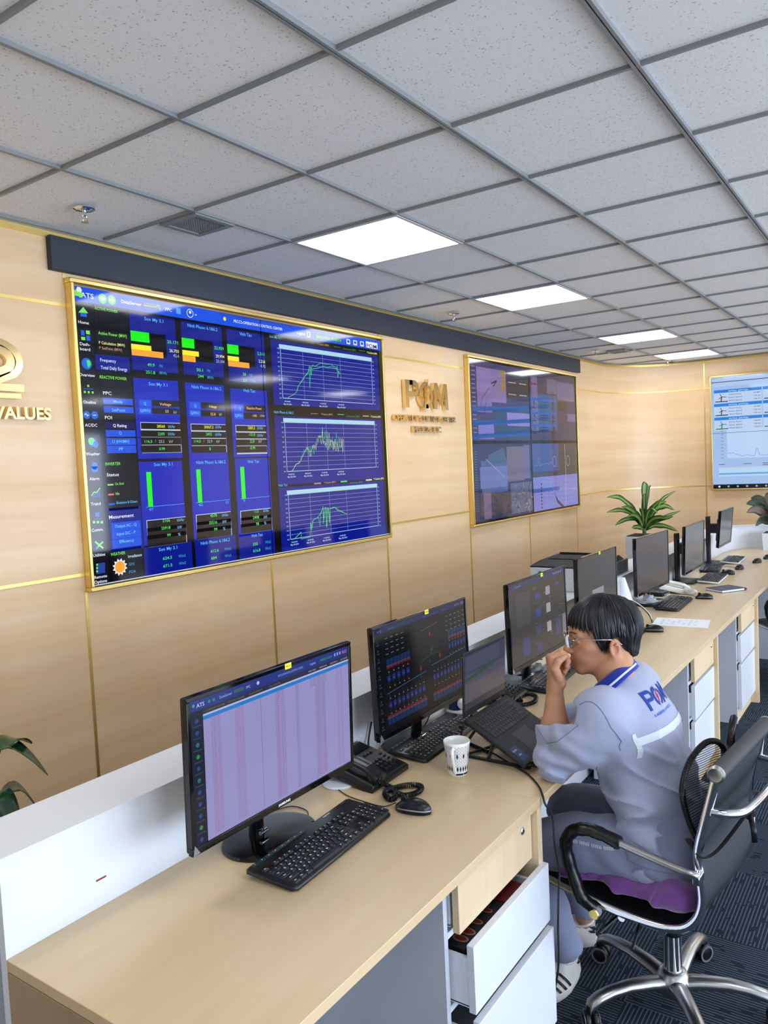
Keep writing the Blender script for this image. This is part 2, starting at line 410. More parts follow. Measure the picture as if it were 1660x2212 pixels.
# ------------------------------------------------------------ video walls
COL = {k: lin(v) for k, v in dict(b1=(14,38,186), nv=(8,24,140), bk=(12,14,24), hd=(18,80,228), h2=(30,72,190), h3=(40,70,160), wh=(235,240,250), cy=(90,185,245), ct=(60,150,190),
    gr=(70,230,90), g2=(50,140,80), ye=(225,235,40), bt=(24,82,225), lg=(130,230,90), lg2=(170,180,175), gy=(100,110,140), ic=(90,160,230), gd=(40,80,110), dn=(10,10,90), ib=(30,100,225), py=(230,235,150), po=(190,140,110),
    lc=(200,225,245), G1=(20,245,20), Y1=(248,240,40), O1=(255,168,50), k0=(3,4,8), k1=(20,18,22), cb=(110,200,250), cw=(190,215,235), cg=(120,220,120), rd=(240,110,80), wb=(190,205,225)).items()}
COL['or'] = lin((240,190,120))
def gfx(items, w, h, plane, mb=None, dz=.00008, base=0.):
    """draw items given in 0..1 screen coordinates on a w x h plane; local x right, y up, z out"""
    mb = mb or MB()
    def q(u, v, z): return (u*w, v*h, z*dz+base)
    for it in items:
        k = it[0]
        if k == 'R':
            _, a, b, c, d, col, z = it; a,c = sorted((min(max(a,0),1),min(max(c,0),1))); b,d = sorted((min(max(b,0),1),min(max(d,0),1)))
            mb.add([q(a,b,z),q(c,b,z),q(c,d,z),q(a,d,z)], [(0,1,2,3)], 0, plane, COL[col] if isinstance(col,str) else lin(col))
        elif k == 'T':
            _, s, a, b, c, hh, col, z = it
            put_text(mb, s, plane @ T(*q(a,b,z)), abs(c-a)*w, abs(hh)*h*.92, 0, COL[col] if isinstance(col,str) else lin(col), bold=.012)
        elif k in 'OS':
            _, a, b, r, col, z = it[:6]; n = it[6] if len(it) > 6 else 24; cc = COL[col] if isinstance(col,str) else lin(col)
            pts = [((a*w+r*h*.5*2*(1 if k == 'O' or i % 2 else .72)*math.cos(2*PI*i/n)), b*h+r*h*(1 if k == 'O' or i % 2 else .72)*math.sin(2*PI*i/n), z*dz+base) for i in range(n)]
            if k == 'O': mb.add(pts, [list(range(n))], 0, plane, cc)
            else: mb.add(pts+[(a*w,b*h,z*dz+base)], [(i,(i+1)%n,n) for i in range(n)], 0, plane, cc)
        elif k == 'A':
            _, a, b, s, col, z = it; sg = -1 if s == 'l' else 1; u = .011*h
            pts = [(sg*u,0),(0,u*.9),(0,u*.35),(-sg*u,u*.35),(-sg*u,-u*.35),(0,-u*.35),(0,-u*.9)]
            mb.add([(a*w+x,b*h+y,z*dz+base) for x,y in pts], [list(range(7)) if sg < 0 else list(range(7))[::-1]], 0, plane, COL[col])
        elif k == 'G':
            _, ps, col, z = it; ps = ps[::-1]; mb.add([q(a,b,z) for a,b in ps], [list(range(len(ps)))], 0, plane, COL[col] if isinstance(col,str) else lin(col))
        elif k == 'L':
            _, ps, wd, col, z = it; cc = COL[col] if isinstance(col,str) else lin(col)
            for (a,b),(c,d) in zip(ps, ps[1:]):
                x0,y0,x1,y1 = a*w,b*h,c*w,d*h; L_ = math.hypot(x1-x0,y1-y0) or 1e-6; nx,ny = -(y1-y0)/L_*wd*h*.5, (x1-x0)/L_*wd*h*.5
                mb.add([(x0+nx,y0+ny,z*dz+base),(x0-nx,y0-ny,z*dz+base),(x1-nx,y1-ny,z*dz+base),(x1+nx,y1+ny,z*dz+base)], [(0,1,2,3)], 0, plane, cc)
        elif k == 'F':
            _, a, b, c, d, n_, col, vl = it; its = []
            its.append(('R',a-.004,d-.0135,c+.003,d+.006,(170,215,235),3))
            for i in range(n_+1):
                y = b+(d-.0135-b)*i/n_; its.append(('L',[(a,y),(c,y)],.0018,(130,150,190),3))
                for s in (-1,1): its.append(('R',(a if s<0 else c)+s*.008-.004,y-.003,(a if s<0 else c)+s*.008+.004,y+.003,(110,130,170),3))
            for t_ in vl: its.append(('L',[(a+(c-a)*t_,b),(a+(c-a)*t_,d-.0135)],.0018,(130,150,190),3))
            its += [('L',[(a,d),(a,b),(c,b),(c,d)],.0028,(170,200,230),4)]
            gfx(its, w, h, plane, mb, dz, base)
    return mb
UI1=[('R',0.0,0.0,0.0376,0.9499,'bk',1),
('R',0,0.9499,1,1,'hd',1),
('R',0.0439,0.9508,0.1158,0.7931,'bk',2),
('R',0.0392,0.7809,0.1176,0.729,'nv',2),
('R',0.0456,0.6979,0.1185,0.623,'bk',2),
('R',0.0476,0.5802,0.1208,0.5536,'bk',2),
('R',0.1234,0.9411,0.2394,0.7394,'nv',2),
('R',0.2548,0.9403,0.3721,0.74,'nv',2),
('R',0.3871,0.9382,0.5098,0.7281,'nv',2),
('R',0.1231,0.7113,0.237,0.424,'b1',2),
('R',0.2559,0.7093,0.3687,0.4143,'b1',2),
('R',0.3877,0.6997,0.5095,0.4206,'b1',2),
('R',0.1231,0.4132,0.2345,0.1123,'b1',2),
('R',0.2553,0.4153,0.3692,0.1083,'b1',2),
('R',0.3893,0.4156,0.504,0.0957,'b1',2),
('R',0.0465,0.4231,0.1157,0.2475,'bk',2),
('R',0.0449,0.2566,0.1215,0.1051,'nv',2),
('R',0.0445,0.1139,0.1162,-0.0122,'bk',2),
('R',0.1215,0.1051,0.2474,-0.0064,'nv',2),
('R',0.2562,0.1082,0.3781,-0.0142,'nv',2),
('R',0.3877,0.105,0.5084,-0.0133,'nv',2),
('R',0.532,0.9213,0.984,0.6435,'nv',2),
('R',0.5306,0.5951,0.9873,0.2945,'nv',2),
('R',0.5321,0.2842,0.9853,-0.0522,'nv',2),
('T', 'ATS', 0.017, 0.9656, 0.0446, 0.0183, 'wh', 4),
('O',0.0142,0.9876,0.011,'wh',4,6),
('O',0.0076,0.9759,0.011,'lg',4,6),
('O',0.0163,0.9727,0.011,'lg',4,6),
('O',0.0645,0.9723,0.0165,'gr',4,20),
('A',0.0645,0.9723,'l','wh',5),
('O',0.0852,0.9724,0.0165,'gr',4,20),
('A',0.0852,0.9724,'r','wh',5),
('T', 'DataServer', 0.1067, 0.9689, 0.1553, 0.0128, 'wh', 4),
('R',0.1599,0.986,0.2038,0.9696,'gy',4),
('L',[(0.161,0.9733),(0.1916,0.9752),(0.198,0.9848),(0.2012,0.9652),(0.2033,0.9742)],0.0018,'lg',5),
('T', 'PPC', 0.2156, 0.9676, 0.2332, 0.0126, 'wh', 4),
('R',0.2444,0.9852,0.2566,0.9637,'ic',4),
('O',0.2826,0.9737,0.0165,'wh',4,20),
('O',0.2826,0.9737,0.014,'hd',5,20),
('O',0.2828,0.9777,0.006,'wh',6,12),
('T', 'a', 0.2961, 0.9694, 0.3016, 0.008, 'wh', 4),
('R',0.3702,0.9901,0.6176,1.0128,'h2',3),
('O',0.384,0.9756,0.008,'ye',5,12),
('T', 'PECC2-OPERATION CONTROL CENTER', 0.4122, 0.9682, 0.5776, 0.0127, 'wh', 5),
('T', 'Logout', 0.6317, 0.964, 0.6642, 0.0146, 'wh', 5),
('R',0.6706,0.9839,0.6837,0.9584,'wh',5),
('R',0.6731,0.9804,0.6813,0.9619,'hd',6),
('R',0.7031,0.9804,0.8167,0.9612,'gd',4),
('T', '08/05/2024 15:03:14', 0.7067, 0.9612, 0.8138, 0.0151, 'gr', 5),
('R',0.8381,0.9808,0.8548,0.9575,'wh',5),
('R',0.8413,0.9767,0.8516,0.9638,'hd',6),
('R',0.8689,0.9813,0.886,0.9577,'wh',5),
('R',0.8722,0.9771,0.8827,0.9641,'hd',6),
('R',0.9009,0.9818,0.9185,0.958,'wh',5),
('R',0.9043,0.9776,0.9151,0.9644,'hd',6),
('R',0.9287,0.9869,0.9863,0.9558,'wh',5),
('T', 'POM', 0.9316, 0.9575, 0.9809, 0.0208, 'dn', 6),
('T', 'Home', 0.0079, 0.8773, 0.0302, 0.0113, 'wh', 4),
('T', 'Dash-', 0.0077, 0.8053, 0.0301, 0.0113, 'wh', 4),
('T', 'board', 0.0075, 0.7888, 0.0293, 0.0113, 'wh', 4),
('T', 'Overview', 0.0023, 0.7029, 0.0358, 0.0113, 'wh', 4),
('T', 'Oneline', 0.0066, 0.6127, 0.0337, 0.0113, 'wh', 4),
('T', 'AC/DC', 0.0068, 0.5359, 0.0335, 0.0114, 'wh', 4),
('T', 'Weather', 0.0045, 0.4396, 0.035, 0.0113, 'wh', 4),
('T', 'Alarm', 0.0084, 0.3559, 0.0301, 0.0114, 'wh', 4),
('T', 'Trend', 0.0077, 0.2711, 0.0289, 0.0115, 'wh', 4),
('T', 'Comm.', 0.0052, 0.1829, 0.0311, 0.0114, 'wh', 4),
('T', 'Utilities', 0.0048, 0.0976, 0.0314, 0.0115, 'wh', 4),
('T', 'Remote', 0.0041, 0.0234, 0.0322, 0.0114, 'wh', 4),
('T', 'Options', 0.0039, 0.0069, 0.0315, 0.0115, 'wh', 4),
('R',0.0134,0.9151,0.027,0.901,'ib',4),
('G',[(0.0091,0.912),(0.0206,0.9333),(0.0304,0.9148)],'lg',4),
('R',0.0121,0.8553,0.0192,0.8385,'ib',4),
('R',0.0228,0.8566,0.0312,0.8443,'lg',4),
('R',0.0117,0.8336,0.0202,0.8231,'lg',4),
('R',0.0229,0.8401,0.0309,0.8233,'ib',4),
('O',0.0198,0.7456,0.0195,'ib',4,20),
('G',[(0.0198,0.7582),(0.0268,0.7571),(0.0285,0.7442),(0.0228,0.7312),(0.0205,0.7431)],'gr',5),
('R',0.0175,0.6755,0.0217,0.668,'lg',4),
('R',0.0093,0.6546,0.0135,0.6472,'lg',4),
('R',0.0177,0.6545,0.0219,0.647,'lg',4),
('R',0.0262,0.6544,0.0304,0.6469,'lg',4),
('L',[(0.0085,0.6611),(0.0305,0.6619)],0.002,'ib',3),
('O',0.0122,0.5746,0.0135,'ib',4,20),
('O',0.0292,0.5745,0.0135,'ib',4,20),
('L',[(0.008,0.5744),(0.0105,0.5797),(0.0134,0.5711),(0.0165,0.5756)],0.0025,'wh',5),
('L',[(0.026,0.5743),(0.0323,0.5746)],0.0025,'wh',5),
('O',0.0209,0.4837,0.0155,'ib',4,14),
('O',0.0182,0.4868,0.0125,'gr',5,20),
('O',0.0271,0.4762,0.011,'ib',6,20),
('O',0.0213,0.4041,0.0125,'ib',4,20),
('R',0.0144,0.4022,0.0279,0.3838,'ib',4),
('L',[(0.01,0.3045),(0.0172,0.3171),(0.0218,0.313),(0.0301,0.3292)],0.0035,'lg',5),
('R',0.0119,0.3074,0.0143,0.2983,'ib',4),
('R',0.0167,0.3131,0.0189,0.2978,'ib',4),
('R',0.0215,0.3189,0.0234,0.2973,'ib',4),
('R',0.0264,0.3246,0.028,0.2968,'ib',4),
('R',0.0154,0.2462,0.0249,0.2324,'ib',4),
('L',[(0.0116,0.2245),(0.03,0.2244)],0.002,'ib',3),
('R',0.0091,0.2191,0.0144,0.2107,'lg',4),
('R',0.0176,0.2178,0.023,0.2094,'lg',4),
('R',0.0262,0.2165,0.0316,0.208,'lg',4),
('L',[(0.0114,0.1239),(0.0283,0.1456)],0.006,'lg',4),
('L',[(0.0111,0.1489),(0.0278,0.1232)],0.006,'lg',5),
('L',[(0.0106,0.1241),(0.0167,0.1331)],0.006,'ib',6),
('R',0.0101,0.0742,0.0298,0.0614,'h3',4),
('O',0.0122,0.0701,0.004,'lg',5,8),
('R',0.0096,0.0631,0.0293,0.0502,'h3',4),
('O',0.0117,0.059,0.004,'lg',5,8),
('R',0.0091,0.052,0.0288,0.0391,'h3',4),
('O',0.0112,0.0479,0.004,'lg',5,8),
('T', 'ACTIVE POWER', 0.0448, 0.9313, 0.0971, 0.0106, 'lg', 4),
('T', 'REACTIVE POWER', 0.046, 0.7001, 0.1079, 0.0116, 'lg', 4),
('T', 'INVERTER', 0.0456, 0.4043, 0.08, 0.0116, 'lg', 4),
('T', 'WEATHER', 0.0436, 0.0927, 0.0774, 0.0118, 'lg', 4),
('T', 'Active Power (MW)', 0.0494, 0.8488, 0.1146, 0.0124, 'lg', 4),
('T', 'P Calculation (MW)', 0.0495, 0.817, 0.1085, 0.0107, 'py', 4),
('T', 'P SetPoint (MW)', 0.0495, 0.7993, 0.1013, 0.0107, 'po', 4),
('T', 'Frequency', 0.0497, 0.7578, 0.0855, 0.0125, 'lc', 4),
('T', 'Total Daily Energy', 0.0498, 0.7325, 0.1109, 0.0125, 'lc', 4),
('T', 'Son My 3.1', 0.1602, 0.9209, 0.2084, 0.0132, 'cy', 4),
('T', 'Ninh Phuoc 6.1&6.2', 0.2734, 0.9212, 0.3596, 0.014, 'cy', 4),
('T', 'Vinh Tan', 0.4283, 0.9195, 0.4677, 0.0151, 'cy', 4),
('T', 'Son My 3.1', 0.1606, 0.6883, 0.2085, 0.0132, 'cy', 4),
('T', 'Ninh Phuoc 6.1&6.2', 0.2742, 0.6888, 0.3606, 0.014, 'cy', 4),
('T', 'Vinh Tan', 0.4297, 0.6887, 0.469, 0.0151, 'cy', 4),
('T', 'Son My 3.1', 0.1607, 0.3964, 0.2093, 0.0133, 'cy', 4),
('T', 'Ninh Phuoc 6.1&6.2', 0.2748, 0.3984, 0.3611, 0.0141, 'cy', 4),
('T', 'Vinh Tan', 0.4301, 0.3958, 0.469, 0.014, 'cy', 4),
('T', 'Son My 3.1', 0.1594, 0.0849, 0.2075, 0.0134, 'cy', 4),
('T', 'Ninh Phuoc 6.1&6.2', 0.2731, 0.0856, 0.36, 0.0142, 'cy', 4),
('T', 'Vinh Tan', 0.4291, 0.0867, 0.4675, 0.0141, 'cy', 4),
('R',0.1242,0.8771,0.2122,0.794,'k0',3),
('R',0.2545,0.878,0.344,0.7934,'k0',3),
('R',0.3868,0.877,0.4761,0.7947,'k0',3),
('R',0.1242,0.8771,0.1697,0.8412,'G1',4),
('R',0.1237,0.8307,0.1732,0.8249,'Y1',4),
('R',0.1239,0.8128,0.2028,0.8112,'O1',4),
('R',0.2545,0.877,0.2892,0.8406,'G1',4),
('R',0.2545,0.8309,0.3006,0.8225,'Y1',4),
('R',0.2544,0.8112,0.2903,0.8008,'O1',4),
('R',0.3868,0.8765,0.4222,0.8391,'G1',4),
('R',0.3863,0.8298,0.4221,0.8194,'Y1',4),
('R',0.387,0.81,0.4547,0.8048,'O1',4),
('T', '25.171', 0.2154, 0.8489, 0.244, 0.0126, 'gr', 4),
('T', '26.703', 0.2195, 0.8173, 0.245, 0.0127, 'py', 4),
('T', '42.6', 0.2291, 0.8004, 0.245, 0.0127, 'lg2', 4),
('T', '49.9', 0.1607, 0.757, 0.1788, 0.0123, 'gr', 4),
('T', 'Hz', 0.1909, 0.7573, 0.1997, 0.0125, 'ct', 4),
('T', '251.8', 0.1556, 0.73, 0.1789, 0.0123, 'gr', 4),
('T', 'MWh', 0.1904, 0.7315, 0.2087, 0.0124, 'ct', 4),
('T', '22.959', 0.3469, 0.8488, 0.3754, 0.0135, 'gr', 4),
('T', '29.994', 0.3502, 0.817, 0.376, 0.0134, 'py', 4),
('T', '23.104', 0.3505, 0.7974, 0.3755, 0.0135, 'lg2', 4),
('T', '50.1', 0.2916, 0.7558, 0.3097, 0.0132, 'gr', 4),
('T', 'Hz', 0.3215, 0.7571, 0.3311, 0.0133, 'ct', 4),
('T', '244', 0.2943, 0.732, 0.3105, 0.0132, 'gr', 4),
('T', 'MWh', 0.3215, 0.7301, 0.3396, 0.0133, 'ct', 4),
('T', '2.361', 0.4838, 0.8483, 0.508, 0.0143, 'gr', 4),
('T', '2.266', 0.4868, 0.817, 0.5093, 0.0143, 'py', 4),
('T', '4.42', 0.4922, 0.7979, 0.5093, 0.0144, 'lg2', 4),
('T', '50', 0.4319, 0.7555, 0.4421, 0.014, 'gr', 4),
('T', 'Hz', 0.4533, 0.7548, 0.4633, 0.0142, 'ct', 4),
('T', '21', 0.4312, 0.7307, 0.4414, 0.0141, 'gr', 4),
('T', 'MWh', 0.4539, 0.7299, 0.4718, 0.0142, 'ct', 4),
('T', 'PPC', 0.0511, 0.646, 0.0703, 0.0125, 'wh', 4),
('T', 'POI', 0.0515, 0.5625, 0.0675, 0.0126, 'wh', 4),
('T', 'Status', 0.0466, 0.3665, 0.0747, 0.0125, 'wh', 4),
('T', 'Mesurement', 0.0457, 0.2203, 0.1031, 0.0135, 'wh', 4),
('R',0.0501,0.6352,0.1188,0.6138,'bt',3),
('R',0.0503,0.6067,0.119,0.5851,'bt',3),
('R',0.0511,0.5531,0.1204,0.5304,'dn',3),
('R',0.051,0.5254,0.1201,0.5025,'bt',3),
('R',0.051,0.4976,0.1197,0.4736,'bt',3),
('R',0.0516,0.4716,0.1194,0.4457,'bt',3),
('T', 'Mode', 0.0733, 0.6185, 0.0945, 0.0118, 'cb', 4),
('T', 'SetPoint', 0.0687, 0.5898, 0.0996, 0.0118, 'cb', 4),
('T', 'Q Rating', 0.0687, 0.5361, 0.1003, 0.0118, 'wh', 4),
('T', 'Q', 0.0814, 0.5105, 0.0875, 0.0118, 'cb', 4),
('T', 'U (HV/MV)', 0.065, 0.4809, 0.1044, 0.0118, 'cb', 4),
('T', 'PF', 0.0789, 0.4544, 0.0887, 0.0118, 'cb', 4),
('R',0.0501,0.2051,0.1182,0.1756,'bt',3),
('R',0.0497,0.1766,0.1182,0.1478,'bt',3),
('R',0.0497,0.1493,0.1178,0.1163,'bt',3),
('T', 'Output AC - Q', 0.0579, 0.1875, 0.1085, 0.0118, 'cb', 4),
('T', 'Input DC - P', 0.0606, 0.1605, 0.1048, 0.0118, 'cb', 4),
('T', 'Efficiency', 0.0658, 0.133, 0.1004, 0.0118, 'cb', 4),
('R',0.134,0.6357,0.1643,0.611,'bt',3),
('R',0.1327,0.6077,0.1631,0.5844,'bt',3),
('R',0.1661,0.6368,0.2373,0.6145,'k1',3),
('R',0.1649,0.6082,0.2361,0.5869,'k1',3),
('T', 'Q', 0.1454, 0.6174, 0.1512, 0.0113, 'cb', 4),
('T', 'Q/PF/U', 0.1352, 0.5915, 0.1602, 0.0112, 'cb', 4),
('T', 'Voltage', 0.1853, 0.6181, 0.215, 0.0105, 'or', 4),
('T', '23', 0.1984, 0.5924, 0.2073, 0.0106, 'or', 4),
('T', 'kV', 0.2207, 0.5896, 0.2298, 0.0108, 'lg2', 4),
('R',0.2653,0.6367,0.2963,0.61,'bt',3),
('R',0.264,0.6067,0.295,0.5816,'bt',3),
('R',0.2983,0.6375,0.3688,0.6131,'k1',3),
('R',0.2969,0.607,0.3675,0.5837,'k1',3),
('T', 'Q', 0.2784, 0.617, 0.285, 0.0121, 'cb', 4),
('T', 'Q/PF/U', 0.2668, 0.5894, 0.2916, 0.012, 'cb', 4),
('T', 'Voltage', 0.3202, 0.6176, 0.3436, 0.0113, 'or', 4),
('T', '22.8', 0.3239, 0.588, 0.3391, 0.0113, 'or', 4),
('T', 'kV', 0.3501, 0.5877, 0.3588, 0.0114, 'lg2', 4),
('R',0.3972,0.6354,0.4277,0.6068,'bt',3),
('R',0.3957,0.6035,0.4263,0.5766,'bt',3),
('R',0.4299,0.636,0.5008,0.6095,'k1',3),
('R',0.4284,0.6036,0.4993,0.5783,'k1',3),
('T', 'Q', 0.412, 0.6145, 0.4196, 0.0129, 'cb', 4),
('T', 'Q/PF/U', 0.399, 0.5851, 0.4225, 0.0128, 'cb', 4),
('T', 'Reactive Power', 0.4389, 0.6182, 0.4885, 0.0119, 'or', 4),
('T', '-100', 0.4544, 0.5875, 0.4702, 0.012, 'or', 4),
('T', 'kVAr', 0.4818, 0.5886, 0.498, 0.0122, 'lg2', 4),
('R',0.1336,0.555,0.2361,0.4439,'wb',3),
('R',0.1347,0.5527,0.2385,0.5306,'k1',4),
('R',0.1335,0.5257,0.2373,0.5022,'k1',4),
('R',0.1323,0.4988,0.236,0.4738,'k1',4),
('R',0.1311,0.4719,0.2347,0.4454,'k1',4),
('R',0.2652,0.5534,0.3671,0.4418,'wb',3),
('R',0.2666,0.5509,0.3694,0.5282,'k1',4),
('R',0.2653,0.5234,0.3681,0.4993,'k1',4),
('R',0.2641,0.4959,0.3668,0.4704,'k1',4),
('R',0.2628,0.4684,0.3655,0.4415,'k1',4),
('R',0.3984,0.5521,0.5005,0.4332,'wb',3),
('R',0.3999,0.5494,0.5029,0.5263,'k1',4),
('R',0.3986,0.5216,0.5016,0.4971,'k1',4),
('R',0.3974,0.4937,0.5002,0.4679,'k1',4),
('R',0.3961,0.4658,0.4989,0.4387,'k1',4),
('T', '28560', 0.1743, 0.5363, 0.1955, 0.0114, 'ye', 5),
('T', 'kVAr', 0.2041, 0.5355, 0.2225, 0.0117, 'cy', 5),
('T', '30067.2', 0.3032, 0.5362, 0.3305, 0.0122, 'ye', 5),
('T', 'kVAr', 0.3364, 0.5369, 0.355, 0.0124, 'cy', 5),
('T', '3283.2', 0.4382, 0.5358, 0.4617, 0.0131, 'ye', 5),
('T', 'kVAr', 0.4705, 0.5359, 0.4897, 0.0132, 'cy', 5),
('T', '2205', 0.1757, 0.5085, 0.1933, 0.0115, 'gr', 5),
('T', 'kVAr', 0.2029, 0.5083, 0.2213, 0.0117, 'cy', 5),
('T', '2492', 0.3073, 0.5087, 0.3246, 0.0123, 'gr', 5),
('T', 'kVAr', 0.3351, 0.5079, 0.3537, 0.0124, 'cy', 5),
('T', '-121.8', 0.4391, 0.5087, 0.4609, 0.013, 'gr', 5),
('T', 'kVAr', 0.4691, 0.5051, 0.4883, 0.0132, 'cy', 5),
('T', '116.5', 0.1415, 0.4809, 0.1605, 0.0113, 'gr', 5),
('T', '/', 0.1675, 0.4827, 0.1695, 0.0115, 'lg2', 5),
('T', '23.2', 0.1771, 0.4808, 0.1913, 0.0115, 'lg2', 5),
('T', 'kV', 0.204, 0.4806, 0.2144, 0.0117, 'lg2', 5),
('T', '114.5', 0.2715, 0.4813, 0.2909, 0.012, 'gr', 5),
('T', '/', 0.2992, 0.4821, 0.3015, 0.0123, 'lg2', 5),
('T', '22.9', 0.3098, 0.4811, 0.3245, 0.0123, 'lg2', 5),
('T', 'kV', 0.337, 0.4799, 0.3468, 0.0124, 'lg2', 5),
('T', '22.8', 0.4426, 0.4804, 0.4574, 0.0131, 'gr', 5),
('T', 'kV', 0.4715, 0.4797, 0.4822, 0.0133, 'lg2', 5),
('T', '0.99', 0.1769, 0.4539, 0.1918, 0.0115, 'gr', 5),
('T', '1', 0.315, 0.4512, 0.3181, 0.0124, 'gr', 5),
('T', '-0.99', 0.4404, 0.4521, 0.4588, 0.0131, 'gr', 5),
('R',0.1401,0.3757,0.1521,0.25,'G1',5),
('R',0.2728,0.3778,0.285,0.2503,'G1',5),
('R',0.4057,0.3812,0.4184,0.25,'G1',5),
('L',[(0.1351,0.2502),(0.2342,0.2507)],0.0015,'cy',3),
('L',[(0.267,0.2499),(0.3675,0.2513)],0.0015,'cy',3),
('L',[(0.4014,0.2497),(0.4995,0.2512)],0.0015,'cy',3),
('T', '477', 0.1416, 0.2361, 0.1525, 0.0104, 'cy', 4),
('T', '422', 0.2742, 0.2363, 0.2855, 0.0111, 'cy', 4),
('T', '13', 0.3546, 0.2358, 0.3619, 0.0116, 'cy', 4),
('T', '76', 0.4093, 0.2374, 0.4161, 0.0119, 'cy', 4),
('R',0.0472,0.3403,0.0606,0.3347,'lg',4),
('R',0.0472,0.3069,0.0606,0.301,'rd',4),
('R',0.0472,0.2735,0.0609,0.2673,'ib',4),
('T', 'On Grid', 0.0642, 0.3353, 0.0846, 0.0099, 'lg', 4),
('T', 'Idle', 0.0642, 0.3016, 0.073, 0.0099, 'lg', 4),
('T', 'Shutdown & Others', 0.0643, 0.2696, 0.1138, 0.01, 'cy', 4),
('R',0.133,0.2026,0.2352,0.1041,'wb',3),
('R',0.1345,0.2,0.2363,0.16,'k1',4),
('R',0.1333,0.1736,0.235,0.1322,'k1',4),
('R',0.1321,0.1472,0.2338,0.1044,'k1',4),
('R',0.2642,0.2041,0.3675,0.1076,'wb',3),
('R',0.266,0.2013,0.3684,0.1629,'k1',4),
('R',0.2648,0.1752,0.3671,0.1354,'k1',4),
('R',0.2636,0.149,0.3659,0.1078,'k1',4),
('R',0.3975,0.2016,0.5021,0.1056,'wb',3),
('R',0.3995,0.1986,0.5028,0.161,'k1',4),
('R',0.3983,0.1724,0.5016,0.1335,'k1',4),
('R',0.3971,0.1461,0.5003,0.1059,'k1',4),
('T', '5166', 0.1742, 0.1891, 0.193, 0.0121, 'gr', 5),
('T', 'kVAr', 0.2121, 0.1858, 0.2313, 0.0122, 'cy', 5),
('T', '25918', 0.1693, 0.1623, 0.1929, 0.012, 'gr', 5),
('T', 'kW', 0.2119, 0.1591, 0.224, 0.0123, 'cy', 5),
('T', '99', 0.183, 0.1346, 0.1927, 0.0121, 'gr', 5),
('T', '%', 0.2118, 0.1324, 0.2189, 0.0123, 'cy', 5),
('T', '4578', 0.3055, 0.189, 0.325, 0.0129, 'gr', 5),
('T', 'kVAr', 0.3411, 0.186, 0.3604, 0.013, 'cy', 5),
('T', '25516', 0.3005, 0.1619, 0.3246, 0.0128, 'gr', 5),
('T', 'kW', 0.3411, 0.1597, 0.3532, 0.013, 'cy', 5),
('T', '99', 0.3143, 0.1337, 0.3241, 0.0129, 'gr', 5),
('T', '%', 0.3411, 0.1323, 0.3483, 0.0131, 'cy', 5),
('T', '-122', 0.4411, 0.1881, 0.4587, 0.0137, 'gr', 5),
('T', 'kVAr', 0.4747, 0.1858, 0.4934, 0.0138, 'cy', 5),
('T', '2408', 0.4382, 0.1621, 0.4584, 0.0137, 'gr', 5),
('T', 'kW', 0.4749, 0.1589, 0.4871, 0.0139, 'cy', 5),
('T', '98', 0.4474, 0.1337, 0.4571, 0.0137, 'gr', 5),
('T', '%', 0.475, 0.1332, 0.4823, 0.0138, 'cy', 5),
('T', '624.5', 0.1683, 0.0509, 0.1924, 0.0121, 'gr', 5),
('T', 'W/m2', 0.2095, 0.0506, 0.2292, 0.0122, 'ct', 5),
('T', '671.5', 0.1681, 0.0228, 0.1918, 0.012, 'gr', 5),
('T', 'W/m2', 0.2093, 0.0228, 0.2286, 0.0123, 'ct', 5),
('T', '612.6', 0.3008, 0.0501, 0.3243, 0.0128, 'gr', 5),
('T', 'W/m2', 0.3418, 0.0498, 0.362, 0.0131, 'ct', 5),
('T', '604', 0.3007, 0.0221, 0.3171, 0.0128, 'gr', 5),
('T', 'W/m2', 0.3413, 0.0224, 0.3616, 0.0131, 'ct', 5),
('T', '555', 0.4331, 0.0507, 0.4494, 0.0137, 'gr', 5),
('T', 'W/m2', 0.4745, 0.0514, 0.4946, 0.014, 'ct', 5),
('T', '616.8', 0.4327, 0.0232, 0.4566, 0.0137, 'gr', 5),
('T', 'W/m2', 0.4737, 0.0247, 0.4934, 0.0139, 'ct', 5),
('T', 'Irradiance', 0.0836, 0.0775, 0.1164, 0.0115, 'lc', 5),
('T', 'GHI', 0.0835, 0.0496, 0.0967, 0.0115, 'ct', 5),
('T', 'POA', 0.0833, 0.0227, 0.0996, 0.0115, 'ct', 5),
('O',0.063,0.0503,0.0205,'O1',5,20),
('S',0.063,0.0503,0.031,'wh',4),
('F',0.5658,0.6741,0.9508,0.9016,11,'cw',(0.217,0.425,0.62)),
('F',0.5668,0.353,0.9506,0.5811,10,'cw',(0.217,0.425,0.62)),
('F',0.5658,0.053,0.9486,0.2628,10,'cw',(0.217,0.425,0.62)),
('T', 'Son My 3.1', 0.5297, 0.9292, 0.5705, 0.0103, 'cy', 5),
('T', 'Ninh Phuoc 6.1&6.2', 0.5308, 0.6068, 0.6022, 0.0122, 'cy', 5),
('T', 'Vinh Tan', 0.5319, 0.289, 0.5645, 0.0122, 'cy', 5),
('R',0.7807,0.9347,0.8093,0.9355,'gr',5),
('T', 'Active power (MW)', 0.821, 0.9281, 0.879, 0.0105, 'g2', 5),
('R',0.8947,0.9361,0.9238,0.9366,'py',5),
('T', 'P Calculation (MW)', 0.9328, 0.9272, 0.9822, 0.011, 'py', 5),
('R',0.6705,0.9333,0.6988,0.9344,'po',5),
('T', 'P Setpoint (MW)', 0.7119, 0.9308, 0.7596, 0.01, 'po', 5),
('R',0.7816,0.6147,0.8103,0.6119,'gr',5),
('T', 'Active power (MW)', 0.8221, 0.6029, 0.8808, 0.0106, 'g2', 5),
('R',0.8968,0.6127,0.926,0.6096,'py',5),
('T', 'P Calculation (MW)', 0.9354, 0.6056, 0.9855, 0.011, 'py', 5),
